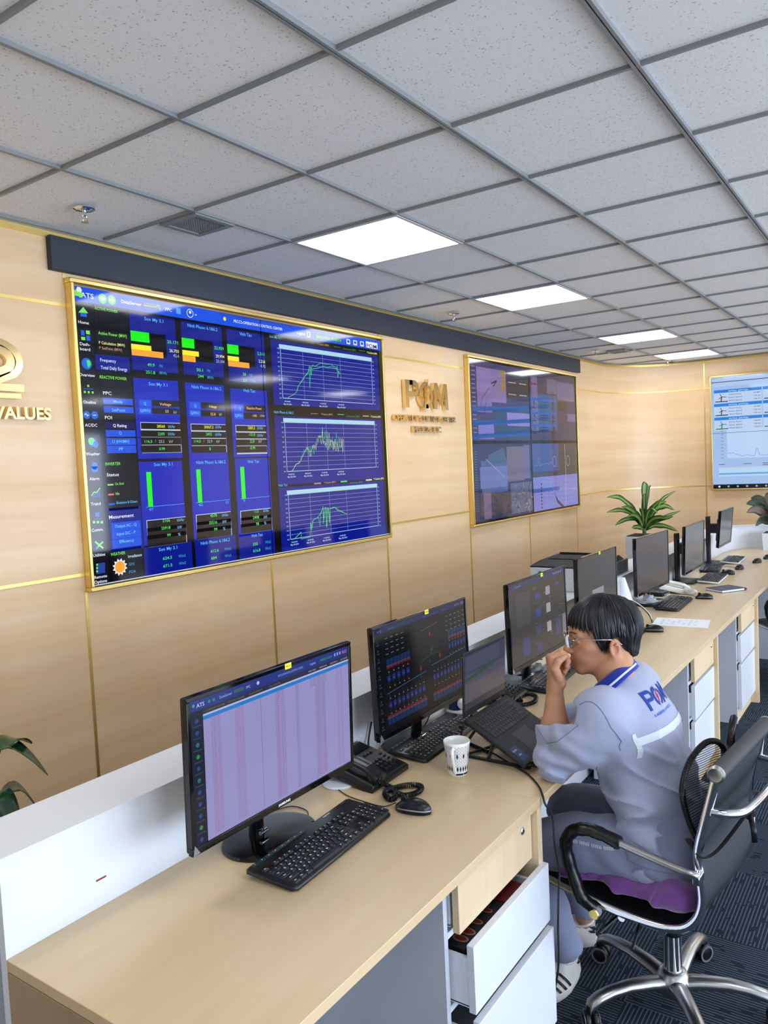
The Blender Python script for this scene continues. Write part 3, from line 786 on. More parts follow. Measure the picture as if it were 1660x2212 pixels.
('R',0.6701,0.6133,0.6986,0.6107,'po',5),
('T', 'P Setpoint (MW)', 0.7119, 0.6073, 0.76, 0.0101, 'po', 5),
('R',0.7807,0.2945,0.8096,0.288,'gr',5),
('T', 'Active power (MW)', 0.8214, 0.2775, 0.8808, 0.0106, 'g2', 5),
('R',0.8972,0.2932,0.9266,0.2866,'py',5),
('T', 'P Calculation (MW)', 0.9363, 0.2881, 0.987, 0.0111, 'py', 5),
('R',0.6682,0.2941,0.6968,0.2877,'po',5),
('T', 'P Setpoint (MW)', 0.7103, 0.2877, 0.759, 0.0101, 'po', 5),
('T', '05:00:00', 0.5712, 0.6574, 0.593, 0.0067, 'cw', 5),
('T', 'May 08 2024', 0.5675, 0.6453, 0.5974, 0.0076, 'cw', 5),
('T', '08:00:00', 0.6391, 0.6573, 0.6622, 0.0069, 'cw', 5),
('T', 'May 08 2024', 0.6351, 0.6448, 0.6668, 0.0079, 'cw', 5),
('T', '11:00:00', 0.711, 0.6572, 0.7355, 0.0071, 'cw', 5),
('T', 'May 08 2024', 0.7068, 0.6443, 0.7404, 0.0081, 'cw', 5),
('T', '14:00:00', 0.7874, 0.6571, 0.8134, 0.0073, 'cw', 5),
('T', 'May 08 2024', 0.7829, 0.6438, 0.8186, 0.0084, 'cw', 5),
('T', '05:00:00', 0.5715, 0.337, 0.5936, 0.0067, 'cw', 5),
('T', 'May 08 2024', 0.5677, 0.3253, 0.598, 0.0076, 'cw', 5),
('T', '08:00:00', 0.6347, 0.3368, 0.6579, 0.0069, 'cw', 5),
('T', 'May 08 2024', 0.6307, 0.3248, 0.6626, 0.0078, 'cw', 5),
('T', '11:00:00', 0.7013, 0.3366, 0.7258, 0.0071, 'cw', 5),
('T', 'May 08 2024', 0.6971, 0.3242, 0.7308, 0.0081, 'cw', 5),
('T', '14:00:00', 0.7717, 0.3364, 0.7976, 0.0073, 'cw', 5),
('T', 'May 08 2024', 0.7673, 0.3237, 0.8029, 0.0083, 'cw', 5),
('T', '05:00:00', 0.5692, 0.0358, 0.5914, 0.0067, 'cw', 5),
('T', 'May 08 2024', 0.5654, 0.0244, 0.5959, 0.0077, 'cw', 5),
('T', '08:00:00', 0.6311, 0.0338, 0.6545, 0.0069, 'cw', 5),
('T', 'May 08 2024', 0.6271, 0.0221, 0.6593, 0.0079, 'cw', 5),
('T', '11:00:00', 0.6963, 0.0316, 0.7211, 0.0071, 'cw', 5),
('T', 'May 08 2024', 0.6922, 0.0196, 0.7261, 0.0081, 'cw', 5),
('T', '14:00:00', 0.7652, 0.0294, 0.7913, 0.0073, 'cw', 5),
('T', 'May 08 2024', 0.7608, 0.0171, 0.7966, 0.0083, 'cw', 5),
('L',[(0.5676,0.6752),(0.5837,0.6755),(0.5922,0.6833),(0.6069,0.6927),(0.6187,0.7058),(0.6275,0.7358),(0.6432,0.7569),(0.6494,0.7723),(0.6596,0.7882),(0.6698,0.8042),(0.6743,0.827),(0.6816,0.8167),(0.6859,0.8336),(0.6985,0.8303),(0.7202,0.8484),(0.7418,0.8449),(0.7604,0.849),(0.7856,0.8355),(0.792,0.8198),(0.8002,0.8105)],0.0018,'cg',6),
('L',[(0.6188,0.7083),(0.6252,0.7307),(0.6458,0.767),(0.6549,0.7803),(0.6662,0.7915),(0.6733,0.8244),(0.6709,0.7253),(0.6785,0.8251),(0.6802,0.7858),(0.6833,0.8159),(0.7047,0.8212),(0.7323,0.835),(0.7458,0.8317),(0.7669,0.8371),(0.7876,0.827),(0.7908,0.8456),(0.7905,0.7886),(0.7969,0.8231),(0.7989,0.8052)],0.0018,'gr',6),
('L',[(0.569,0.353),(0.5853,0.354),(0.5872,0.3593),(0.5924,0.3648),(0.5978,0.3749),(0.6031,0.3835),(0.6083,0.387),(0.6136,0.3931),(0.6187,0.3964),(0.6242,0.4046),(0.6306,0.4332),(0.6363,0.4465),(0.641,0.4383),(0.6468,0.4526),(0.6489,0.4429),(0.6523,0.4602),(0.6544,0.4493),(0.6562,0.4327),(0.66,0.4581),(0.6607,0.4174),(0.6634,0.4182),(0.6681,0.4644),(0.6707,0.4631),(0.6723,0.4408),(0.6742,0.4248),(0.6785,0.4615),(0.6818,0.4765),(0.6842,0.4712),(0.6882,0.4989),(0.6906,0.4934),(0.6929,0.485),(0.6955,0.4853),(0.699,0.5034),(0.7019,0.5071),(0.7048,0.5113),(0.707,0.5015),(0.7103,0.5145),(0.7148,0.5524),(0.714,0.4774),(0.7181,0.5058),(0.7203,0.4945),(0.7249,0.5356),(0.7239,0.4545),(0.7271,0.4642),(0.733,0.5329),(0.7347,0.5093),(0.7356,0.4699),(0.7384,0.4701),(0.7401,0.4474),(0.7452,0.4968),(0.7461,0.4561),(0.7496,0.4709),(0.754,0.5061),(0.7555,0.477),(0.7569,0.4468),(0.7598,0.4491),(0.7641,0.4813),(0.7665,0.4718),(0.7718,0.5252),(0.7736,0.5034),(0.7739,0.4474),(0.7785,0.4845),(0.7824,0.5078),(0.7835,0.47),(0.7857,0.4541),(0.7887,0.4563),(0.7929,0.4855),(0.7955,0.4785),(0.798,0.471),(0.7997,0.4435)],0.0014,'gr',6),
('L',[(0.569,0.353),(0.5853,0.354),(0.587,0.3545),(0.5923,0.3642),(0.598,0.379),(0.6032,0.3845),(0.6082,0.385),(0.6132,0.3861),(0.6187,0.3959),(0.6247,0.4163),(0.63,0.4206),(0.6356,0.4323),(0.6413,0.4446),(0.6471,0.4594),(0.6493,0.4511),(0.6519,0.4505),(0.6537,0.4342),(0.6555,0.4178),(0.6582,0.4187),(0.6617,0.4393),(0.6645,0.4432),(0.6675,0.4514),(0.6706,0.4626),(0.6736,0.469),(0.6754,0.4509),(0.6787,0.4649),(0.6814,0.4675),(0.683,0.4453),(0.6869,0.4715),(0.6897,0.4747),(0.6934,0.4962),(0.6967,0.5115),(0.6988,0.4983),(0.7021,0.5123),(0.704,0.4951),(0.7057,0.4715),(0.7093,0.4931),(0.7141,0.537),(0.7138,0.472),(0.717,0.4826),(0.7199,0.4856),(0.7217,0.4659),(0.7249,0.4767),(0.7274,0.471),(0.732,0.5102),(0.7318,0.4463),(0.7346,0.4465),(0.7409,0.5237),(0.741,0.4652),(0.7439,0.4682),(0.7478,0.4921),(0.7502,0.4846),(0.7532,0.4878),(0.7539,0.4439),(0.7586,0.4843),(0.7599,0.4505),(0.7648,0.4962),(0.7652,0.4429),(0.7679,0.4399),(0.7727,0.4819),(0.775,0.4701),(0.7762,0.4344),(0.7799,0.4533),(0.7838,0.4761),(0.7879,0.5018),(0.7903,0.4911),(0.7914,0.4532),(0.7967,0.5057),(0.7962,0.4312),(0.802,0.4944)],0.0014,'py',6),
('L',[(0.5666,0.0523),(0.5797,0.0518),(0.6067,0.0764),(0.607,0.0467),(0.6409,0.0504),(0.6459,0.112),(0.648,0.0817),(0.6551,0.1231),(0.6732,0.133),(0.692,0.1532),(0.7001,0.1827),(0.6995,0.1215),(0.7056,0.1743),(0.7134,0.1759),(0.7114,0.0813),(0.7189,0.1752),(0.7228,0.1696),(0.7241,0.0973),(0.7292,0.1687),(0.7481,0.1741),(0.7614,0.1542),(0.7756,0.1523),(0.7896,0.1399),(0.8015,0.1329)],0.0018,'cg',6),
('L',[(0.5658,0.0524),(0.5797,0.0518),(0.6068,0.0788),(0.6072,0.0526)],0.0018,'gr',6),
('L',[(0.6409,0.0504),(0.646,0.1145),(0.6499,0.0864),(0.6574,0.1253),(0.6777,0.1339),(0.6838,0.0934),(0.6884,0.1537),(0.6997,0.1751),(0.6977,0.1014),(0.711,0.1736),(0.7097,0.0841),(0.7203,0.175),(0.7226,0.1052),(0.7292,0.1677),(0.7527,0.1709),(0.7707,0.1503),(0.7991,0.1343)],0.0018,'gr',6)]

UI1 = [(i[0],i[1],i[2],i[3],i[2]-(.022 if i[5] == 'O1' else .019),i[5],i[6]) if i[0] == 'R' and i[5] in ('Y1','O1') else i for i in UI1]
def wall_frame(t, x0, x1, z0, z1, w=.030, d=.045):
    mb = MB()
    for a, b in (((x0,z0),(x1,z0+w)),((x0,z1-w),(x1,z1)),((x0,z0+w),(x0+w,z1-w)),((x1-w,z0+w),(x1,z1-w))):
        mb.box((a[0],WY-d,a[1]),(b[0],WY-.001,b[1]))
    return mb.build('gold_frame', M_['gold'], t, bevel=.004)
def on_wall(x0, y, z0): return Matrix(((1,0,0,x0),(0,0,-1,y),(0,1,0,z0),(0,0,0,1)))
t = thing('video_wall', 'huge lit blue control dashboard display in a gold frame on the wall', 'screen', (0,0,0))
wall_frame(t, 2.085, 4.492, 1.245, 2.632, .020)
X0,X1,Z0,Z1 = 2.103,4.470,1.270,2.602; XM,ZM = (X0+X1)/2,(Z0+Z1)/2
for a, b, c, d in ((X0,XM,ZM,Z1),(XM,X1,ZM,Z1),(X0,XM,Z0,ZM),(XM,X1,Z0,ZM)):
    mb = MB(); mb.box((a+.001,WY-.03,c+.001),(b-.001,WY-.005,d-.001)); mb.build('display_panel', M_['blackg'], t)
mb = gfx(UI1, X1-X0, Z1-Z0, on_wall(X0, WY-.0302, Z0), dz=.00012)
for x in (XM,): mb.box((x-.0015,WY-.0322,Z0),(x+.0015,WY-.0302,Z1), 0, None, (0,0,0.002))
mb.box((X0,WY-.0322,ZM-.0015),(X1,WY-.0302,ZM+.0015), 0, None, (0,0,0.002))
w_, h_ = X1-X0, Z1-Z0; pl = on_wall(X0, WY-.0302, Z0); e_ = (.55,.65,.8)
for (a,b,c,d) in ((0,0,.0022,1),(0,0,1,.0035)):
    mb.add([(a*w_,b*h_,.0013),(c*w_,b*h_,.0013),(c*w_,d*h_,.0013),(a*w_,d*h_,.0013)], [(0,1,2,3)], 0, pl, e_)
mb.build('dashboard_graphics', M_['disp'], t, smooth=False, colattr=True)

t = thing('video_wall', 'dim two by two camera monitor wall with violet pictures in a gold frame', 'screen', (0,0,0))
wall_frame(t, 5.712, 8.165, 1.20, 2.622, .020)
X0,X1,Z0,Z1 = 5.74,8.14,1.222,2.60; XM,ZM = (X0+X1)/2,1.905
rnd = random.Random(5)
for (a,b,c,d,q) in ((X0,XM,ZM,Z1,0),(XM,X1,ZM,Z1,1),(X0,XM,Z0,ZM,2),(XM,X1,Z0,ZM,3)):
    mb = MB(); mb.box((a+.001,WY-.03,c+.001),(b-.001,WY-.005,d-.001)); mb.build('display_panel', M_['blackg'], t)
    it = [('R',0,0,1,1,((64,58,98),(60,56,84),(52,56,88),(60,62,86))[q],0)]
    if q == 0:
        it += [('R',.10,.60,.33,.93,(132,112,165),1),('R',.33,.50,.58,.93,(125,108,158),1),('R',.10,.36,.33,.62,(120,104,160),2),('R',.59,.55,1,.93,(52,50,66),1),('R',.10,.02,.35,.22,(118,112,186),2),('R',.58,.20,1,.38,(128,122,190),2),
               ('G',[(.48,.66),(.52,.82),(.47,.93),(.57,.93),(.55,.66)],(150,118,52),3),('L',[(.33,.74),(.42,.78),(.36,.70)],.02,(50,50,80),3),('L',[(.14,.42),(.18,.55),(.30,.68)],.012,(80,70,110),3),('L',[(.20,.36),(.24,.50)],.02,(90,80,130),3)]
        it += [('R',.35,.02,.99,.44,(50,72,104),1)]
        for v in (.40,.22,.05): it.append(('G',[(.02,v-.03),(.5,v+.0),(1,v+.03),(1,v+.09),(.5,v+.05),(.02,v+.03)],(44,82,150),3))
        for k in range(16): it.append(('R',.02,.92-k*.055,.08,.935-k*.055,(120,112,160),2))
        for x in (.62,.82):
            for y in (.78,.62): it.append(('R',x,y,x+.14,y+.015,(150,150,160),3))
    elif q == 1:
        it += [('R',.0,.15,.56,.68,(62,84,122),1),('R',.03,.14,.15,.92,(104,96,144),2),('R',.35,.70,.56,.92,(96,90,120),2),('R',.57,.62,.98,.90,(100,90,128),2),('R',.60,.45,.78,.60,(46,44,46),2),('R',.80,.30,1,.42,(104,98,140),2),('R',.02,.80,.14,.83,(120,50,70),3)]
        for v in (.60,.40,.22): it.append(('R',0,v-.02,.56,v+.02,(44,88,170),3))  # painted-in reflection of the far display: header bars, turbines, text rows
        for v in (.48,.29,.11):
            for x in (.06,.46): it += [('L',[(x,v),(x+.01,v+.1)],.015,(20,24,30),4),('L',[(x,v+.08),(x+.05,v+.04)],.01,(20,24,30),4),('R',x-.03,v-.01,x+.05,v,(20,24,30),4)]
            for y in (.0,.04,.08): it.append(('R',.2,v+y,.34,v+y+.008,(40,50,70),4))
    elif q == 2:
        it += [('R',.12,.35,.55,.78,(76,92,150),1),('R',.10,.42,.55,.70,(104,112,168),2),('G',[(.18,.70),(.25,.86),(.5,.95),(.55,.75)],(66,90,122),3),('R',.55,.48,.86,.96,(110,98,120),2),('R',.86,.5,.97,.98,(96,100,140),2),('R',.10,.06,.62,.36,(74,66,80),1),('R',.14,.02,.26,.40,(112,96,128),2),('R',.60,.03,1,.45,(92,96,124),3),('L',[(.2,.8),(.5,.55)],.015,(130,140,180),4)]
        rr = random.Random(3)
        for k in range(46):
            x,y = rr.uniform(.62,.97),rr.uniform(.06,.42); it.append(('L',[(x,y),(x+rr.uniform(-.06,.06),y+rr.uniform(-.08,.08))],.014,rr.choice([(50,60,70),(130,130,160),(150,140,120),(60,90,110)]),5))
        for k in range(24): it.append(('R',.02,.9-k*.033,.06,.905-k*.033,(110,112,140),2))
    else:
        it += [('R',0,.58,.56,1,(66,82,140),1),('R',.0,.0,1,.50,(120,126,196),1),('R',.56,.52,1,1,(66,66,72),1),('R',0,.27,.56,.33,(70,96,170),3)]
        it += [('L',[(.03,.66),(.10,.68),(.13,.80),(.15,.67),(.28,.70),(.34,.68),(.4,.72),(.43,.66)],.008,(90,130,220),4)]
        for x in (.47,.78): it += [('L',[(x+.04*math.cos(a*PI/8),.72+.08*math.sin(a*PI/8)) for a in range(17)],.008,(160,165,190),4)]
        for k in range(8): it.append(('R',.155,.03+k*.05,.175,.055+k*.05,(20,20,34),4))
        for k in range(6):
            for j in range(9): it.append(('R',.26+j*.08,.06+k*.07,.30+j*.08,.067+k*.07,(150,154,210),3))
        it += [('G',[(.44,.24),(.52,.12),(.66,.0),(.6,.0),(.5,.08)],(60,64,90),5),('L',[(.70,.02),(.72,.55),(.71,.98)],.009,(200,200,190),5)]
    gfx(it, b-a-.03, d-c-.028, on_wall(a+.015, WY-.0302, c+.014), dz=.00012).build('pictures_and_reflection', M_['disp'], t, smooth=False, colattr=True)

# display on the far wall
t = thing('video_wall', 'pale blue turbine status display with a line chart on the far wall', 'screen', (0,0,0))
Y0, Y1, Z0, Z1 = 2.045, -.20, 1.285, 2.60
mb = MB(); w = .018
for a, b in (((Y1,Z0-.018),(Y0+.018,Z0)),((Y1,Z1),(Y0+.018,Z1+.018)),((Y0,Z0),(Y0+w,Z1)),((Y1-w,Z0-.018),(Y1,Z1+.018))):
    mb.box((FX-.045,min(a[0],b[0]),a[1]),(FX-.001,max(a[0],b[0]),b[1]))
mb.build('gold_frame', M_['gold'], t, bevel=.003)
mb = MB(); mb.box((FX-.03,Y1,Z0),(FX-.004,Y0,Z1)); mb.build('display_panel', M_['blackg'], t)
W3, H3 = Y0-Y1, Z1-Z0
it = [('R',0,0,1,1,(160,190,232),0),('R',.008,.915,1,.985,(176,200,235),1),('L',[(0,.955),(1,.955)],.006,(40,50,70),2)]
it += [('R',.0,0,1,.038,(16,22,34),2)]
for k in range(9): it.append(('O',.03+k*.045,.019,.009,(150,170,200) if k else (220,230,240),3))
for c_ in range(4):
    for r in range(3):
        u0 = .012+c_*.235; v1 = .885-r*.122
        it += [('R',u0,v1-.118,u0+.23,v1,(186,208,240),2),('R',u0,v1-.026,u0+.23,v1,(36,128,220),3)]
        put = (40,44,54) if r < 2 else (30,110,60)
        it += [('L',[(u0+.035,v1-.1),(u0+.038,v1-.06)],.008,put,4),('L',[(u0+.038,v1-.062),(u0+.03,v1-.035)],.005,put,4),('L',[(u0+.038,v1-.062),(u0+.06,v1-.067)],.005,put,4),('L',[(u0+.038,v1-.062),(u0+.024,v1-.08)],.005,put,4),('R',u0+.006,v1-.108,u0+.068,v1-.1,put,4)]
        it.append(('T','WT%02d' % (c_*3+r+1)+' (WTG)',u0+.07,v1-.021,u0+.165,.013,(220,235,250),4))
        for k, s in enumerate(('Active Power','Rotor Speed','Wind Speed')):
            it.append(('T',s,u0+.072,v1-.05-k*.027,u0+.135,.012,(70,84,110),4)); it.append(('T',('1.86 MW','9.38 rpm','7.48 m/s')[k],u0+.19,v1-.05-k*.027,u0+.225,.011,(70,84,110),4))
it += [('R',.072,.27,.95,.53,(186,210,244),2),('L',[(0,.50),(1,.50)],.003,(30,40,60),3)]
rr = random.Random(2); ps = []
u = .075
while u < .95:
    v = .285+.012*rr.random()
    if u < .14: v += .03*(1-abs(u-.09)/.05)
    for c_, h_ in ((.215,.08),(.39,.22),(.7,.12)):
        v += h_*max(0,1-abs(u-c_)/.010)
    if .34 < u < .385: v += .035
    ps.append((u,v)); u += .006
it.append(('L',ps,.003,(60,140,200),4))
for k in range(9): it.append(('R',.042,.275+k*.03,.055,.279+k*.03,(100,116,140),3))
it += [('R',.03,.11,.95,.175,(178,214,246),2),('R',.03,.125,.95,.14,(110,160,225),3),('R',.03,.175,.95,.19,(196,206,220),3)]
for u,v,w in ((.03,.215,.03),(.15,.215,.04),(.24,.215,.06),(.24,.2,.10),(.4,.215,.03)): it.append(('R',u,v,u+w,v+.006,(90,104,130),3))
plane = Matrix(((0,0,-1,FX-.0302),(-1,0,0,Y0),(0,1,0,Z0),(0,0,0,1)))
gfx(it, W3, H3, plane, dz=.00015).build('status_graphics', M_['disp'], t, smooth=False, colattr=True)

# ------------------------------------------------------------ gold wall lettering
def letters(word, x, z, h, w, label, y=WY-.004, ext=.022, bold=.02, mat_='goldm'):
    t = thing('wall_lettering', label, 'lettering', (x, y, z))
    tot = glyphs(word, bold, 3, .0)[0]; X0_ = min(v[0] for v in tot); X1_ = max(v[0] for v in tot); sx = w/(X1_-X0_); sy = h/CAP
    adv = 0
    for i, ch in enumerate(word):
        if ch == ' ': continue
        pre = glyphs(word[:i+1], bold, 3, 0.)[0]; right = max(v[0] for v in pre)
        vs = glyphs(ch, bold, 3, 0.)[0]; cw = max(v[0] for v in vs)-min(v[0] for v in vs)
        mb = MB(); put_text(mb, ch, Matrix(((1,0,0,(right-cw-X0_)*sx),(0,0,-1,-ext/2),(0,1,0,0),(0,0,0,1))), cw*sx, h, 0, bold=bold, ext=ext/2/sy, res=4)
        mb.build('letter', M_[mat_], t, ang=30)
    return t
letters('CORE VALUES', 1.50, 2.012, .05, .462, 'gold VALUES lettering on the wall left of the dashboard', bold=.03)
letters('OPERATION CONTROL CENTER', 4.612, 2.066, .042, .895, 'long thin gold OPERATION CONTROL CENTER lettering directly under the large gold logo', bold=.03)
letters('PECC2-OCC', 4.862, 1.982, .047, .405, 'short gold lettering line, lowest of the lines under the large gold logo', bold=.03)
def stroke(mb, pts, w, ext, M, mi=0):
    """extruded flat ribbon along a 2D path"""
    P = [Vector((p[0],p[1])) for p in pts]; secs = []
    for i in range(len(P)):
        t = (P[min(i+1,len(P)-1)]-P[max(i-1,0)]).normalized(); n = Vector((-t.y,t.x))*w/2
        a, b = P[i]+n, P[i]-n; secs.append([(a.x,a.y,0),(b.x,b.y,0),(b.x,b.y,ext),(a.x,a.y,ext)])
    mb.loft(secs, mi, M)
t = thing('wall_logo', 'large gold three-letter logo with a lightning slash, on the wall between the video walls', 'logo', (4.762, WY-.004, 2.16))
Mw = Matrix(((1,0,0,0),(0,0,-1,0),(0,1,0,0),(0,0,0,1)))
H_ = .20
mb = MB(); mb.prism([(0,0),(.045,0),(.045,.085),(.06,.085),(.06,.12),(.045,.12),(.045,.165),(.10,.165),(.10,.2),(0,.2)], .03, 0, Mw)
stroke(mb, [(.06,.1825)]+[(.125+.042*math.cos(a),.142+.0405*math.sin(a)) for a in [PI/2-k*PI/8 for k in range(9)]]+[(.06,.1015)], .036, .03, Mw)
mb.build('letter', M_['goldm'], t, ang=30)
mb = MB(); stroke(mb, [(.28+.078*math.cos(a)*1.0,.10+.082*math.sin(a)) for a in [PI*.42+k*PI*.075 for k in range(17)]], .036, .03, Mw)
stroke(mb, [(.29+.075*math.cos(a),.095+.080*math.sin(a)) for a in [-PI*.55+k*PI*.09 for k in range(11)]], .030, .03, Mw)
mb.build('letter', M_['goldm'], t, ang=30)
mb = MB(); mb.prism([(.235,-.02),(.268,.085),(.25,.085),(.318,.222),(.292,.118),(.312,.118)], .034, 0, Mw); mb.build('lightning_bolt', M_['goldm'], t, ang=30)
mb = MB(); mb.prism([(.395,0),(.44,0),(.447,.115),(.49,.03),(.52,.03),(.56,.115),(.568,0),(.615,0),(.60,.2),(.555,.2),(.505,.10),(.455,.2),(.41,.2)], .03, 0, Mw); mb.build('letter', M_['goldm'], t, ang=30)
t = thing('wall_logo', 'gold double-line numeral 2 emblem on the wall, cut by the left border', 'logo', (1.70, WY-.004, 2.16))
for r, w in ((.108,.030),(.070,.036)):
    mb = MB(); stroke(mb, [(.028+r*math.cos(a),.085+r*.72*math.sin(a)) for a in [PI*.95-k*PI*.078 for k in range(16)]]+[(-.02-r*.6,-.045+(.108-r)*.8)], w, .022, Mw); mb.build('curved_stroke', M_['goldm'], t, ang=30)
mb = MB(); mb.box((-.12,-.030,-.038),(.142,0,-.008)); mb.build('bar', M_['goldm'], t)
mb = MB(); mb.box((-.12,-.030,-.066),(.128,0,-.046)); mb.build('bar', M_['goldm'], t)

# ------------------------------------------------------------ desk run
DY0, DY1, DZ = .92, 1.572, .76
def desk_top(x0, x1, label, far=False):
    mb = MB()
    if not far: poly = [(x0,DY0),(x1,DY0),(x1,DY1),(x0,DY1)]
    else:
        poly = [(x0,DY0),(6.6,DY0),(7.0,.93),(7.4,.86),(7.7,.68),(7.85,.4),(7.88,-.3),(8.5,-.3),(8.5,1.1),(8.46,1.35),(8.35,1.47),(8.15,1.545),(7.9,1.572),(x0,DY1)]
    mb.prism(poly, .025, 0, None, DZ-.025)
    # edge band
    return tag(mb.build('desktop', M_['desk'], bevel=.0015), label, 'desktop', 'worktops of the desk run')
desk_top(.815, 2.049, 'pale maple worktop nearest the camera, under the lavender screen')
desk_top(2.051, 4.509, 'pale maple worktop under the mug, the laptop and the leaning man')
desk_top(4.511, 9, 'far maple worktop that bends round towards the white flower pot', True)
def pedestal(x0, x1, opened, label):
    t = thing('drawer_pedestal', label, 'drawer unit', (x0, DY0, 0), 0, 'drawer pedestals under the desk run')
    W = x1-x0; D = .55
    mb = MB(); mb.box((0,.05,0),(.018,D,DZ-.026)); mb.build('side_panel', M_['grayside'], t)
    mb = MB(); mb.box((W-.03,.004,0),(W,D,DZ-.026)); mb.build('side_panel', M_['deskv'], t)
    mb = MB(); mb.box((.018,.055,0),(W-.03,.075,.085)); mb.build('plinth', M_['deskv'], t)
    mb = MB(); mb.box((.018,.055,.565),(W-.03,.070,.582)); mb.box((.018,.055,.375),(W-.03,.07,.392)); mb.build('rail', M_['white'], t)
    mb = MB(); mb.box((.018,D-.01,0),(W-.03,D,DZ-.03)); mb.build('back_panel', M_['grayside'], t)
    zs = ((.585,.733,'deskv',opened[0]),(.392,.565,'white',opened[1]),(.085,.375,'white',opened[2]))
    for z0, z1, m, o_ in zs:
        x_0 = .03; x_1 = W-.034 if m == 'deskv' else W-.004
        mb = MB(); mb.box((x_0,.022-o_ if m == 'deskv' else .030-o_,z0),(x_1,.042-o_ if m == 'deskv' else .05-o_,z1)); d = mb.build('drawer_front', M_[m], t, bevel=.0015)
        mb = MB(); f = .05-o_
        mb.box((.03,f,z0+.015),(.042,.45,z1-.035)); mb.box((W-.06,f,z0+.015),(W-.048,.45,z1-.035)); mb.box((.03,f,z0+.012),(W-.048,.45,z0+.018))
        mb.build('drawer_box', M_['white'], d)
        if m == 'deskv':
            mb = MB(); mb.lathe([(0,0),(.0105,0),(.0105,.004),(.008,.006),(0,.006)], 24, 0, T(W-.10,.022-o_,z1-.04) @ Rx(PI/2)); mb.box((-.001,-.004,-.0068),(.001,.004,-.006),1,T(W-.10,.022-o_,z1-.04)@Rx(-PI/2)); mb.build('lock', [M_['chrome'], M_['ink']], d)
    return t
pedestal(1.575, 2.075, (0,.045,.055), 'nearest drawer pedestal with its two white drawers pulled slightly open')
pedestal(4.01, 4.51, (0,.008,.004), 'middle drawer pedestal standing behind the black office chair')
pedestal(5.25, 5.79, (0,.004,.004), 'far drawer pedestal near the right border of the picture')
pedestal(7.0, 7.5, (0,.004,.004), 'last drawer pedestal hidden under the bend of the worktop')
# patterned box and red folder in the open drawer
t = thing('tea_box', 'black box printed with red ovals lying in the open white drawer', 'box', (1.63, .945, .41))
mb = MB(); mb.box((0,0,0),(.235,.10,.125)); mb.build('carton', M_['blackm'], t, bevel=.002)
M_['maroon'] = mat('maroon_print', (120,30,34), .5); M_['goldp'] = mat('gold_print', (190,150,90), .4, .5)
for k, (x, r) in enumerate(((.02,.022),(.055,.024),(.105,.019),(.165,.017))):
    mb = MB(); mb.prism([(r*.62*math.cos(a*PI/12),r*math.sin(a*PI/12)) for a in range(24)], .0006, 0, T(x+.014,.03,.125)); mb.prism([(r*.42*math.cos(a*PI/12),r*.8*math.sin(a*PI/12)) for a in range(24)], .0009, 1, T(x+.014,.03,.125)); mb.build('oval_print', [M_['goldp'], M_['maroon']], t)
mb = MB()
for a in range(9): mb.box((-.0011,0,0),(.0011,.016,.001), 0, T(.2,.045,.1255) @ Rz(a*2*PI/9))
mb.build('flower_print', M_['goldp'], t)
mb = MB(); mb.box((1.872,.95,.41),(1.98,1.25,.535)); tag(mb.build('folder', mat('dark_red_card', (110,22,30), .5), bevel=.002), 'dark red folder in the open drawer behind the patterned box', 'folder')
# knee wall / end panel / partition
mb = MB(); mb.box((.815,DY0+.02,0),(.84,DY1,DZ-.027)); tag(mb.build('desk_end_panel', M_['enddark'], bevel=.001), 'brown end panel under the near left end of the worktop', 'panel')
mb = MB(); mb.box((.845,DY1-.06,.0),(8.0,DY1-.04,DZ-.027)); tag(mb.build('modesty_panel', M_['grayside']), 'pale grey modesty panel running under the back of the desks', 'panel')
part = [(.815,DY1),(7.9,DY1),(8.15,1.545),(8.35,1.47),(8.46,1.35),(8.5,1.1),(8.5,-.3)]
sp = [(.815,DY1),(7.6,DY1)]+[(p.x,p.y) for p in spline([(7.75,DY1,0),(8.05,1.565,0),(8.33,1.485,0),(8.46,1.33,0),(8.505,1.08,0)],5)]+[(8.505,-.3)]
t = thing('desk_divider', 'long glossy white divider with a ledge running behind the desk monitors', 'divider', (0,0,0))
ribbon(sp, 0, .955, -.022, .022).build('front_board', M_['white'], t, ang=60)
ribbon(sp, .955, .975, -.195, .197).build('ledge', M_['whitem'], t, ang=60)
ribbon(sp, 0, .955, -.19, .02).build('back_board', M_['white'], t, ang=60)
mb = MB(); mb.box((1.035,DY1-.0006,.822),(1.062,DY1,.826), 0, T(0,0,0)); mb.build('scuff_mark', mat('red_scuff', (150,40,36), .6), t)
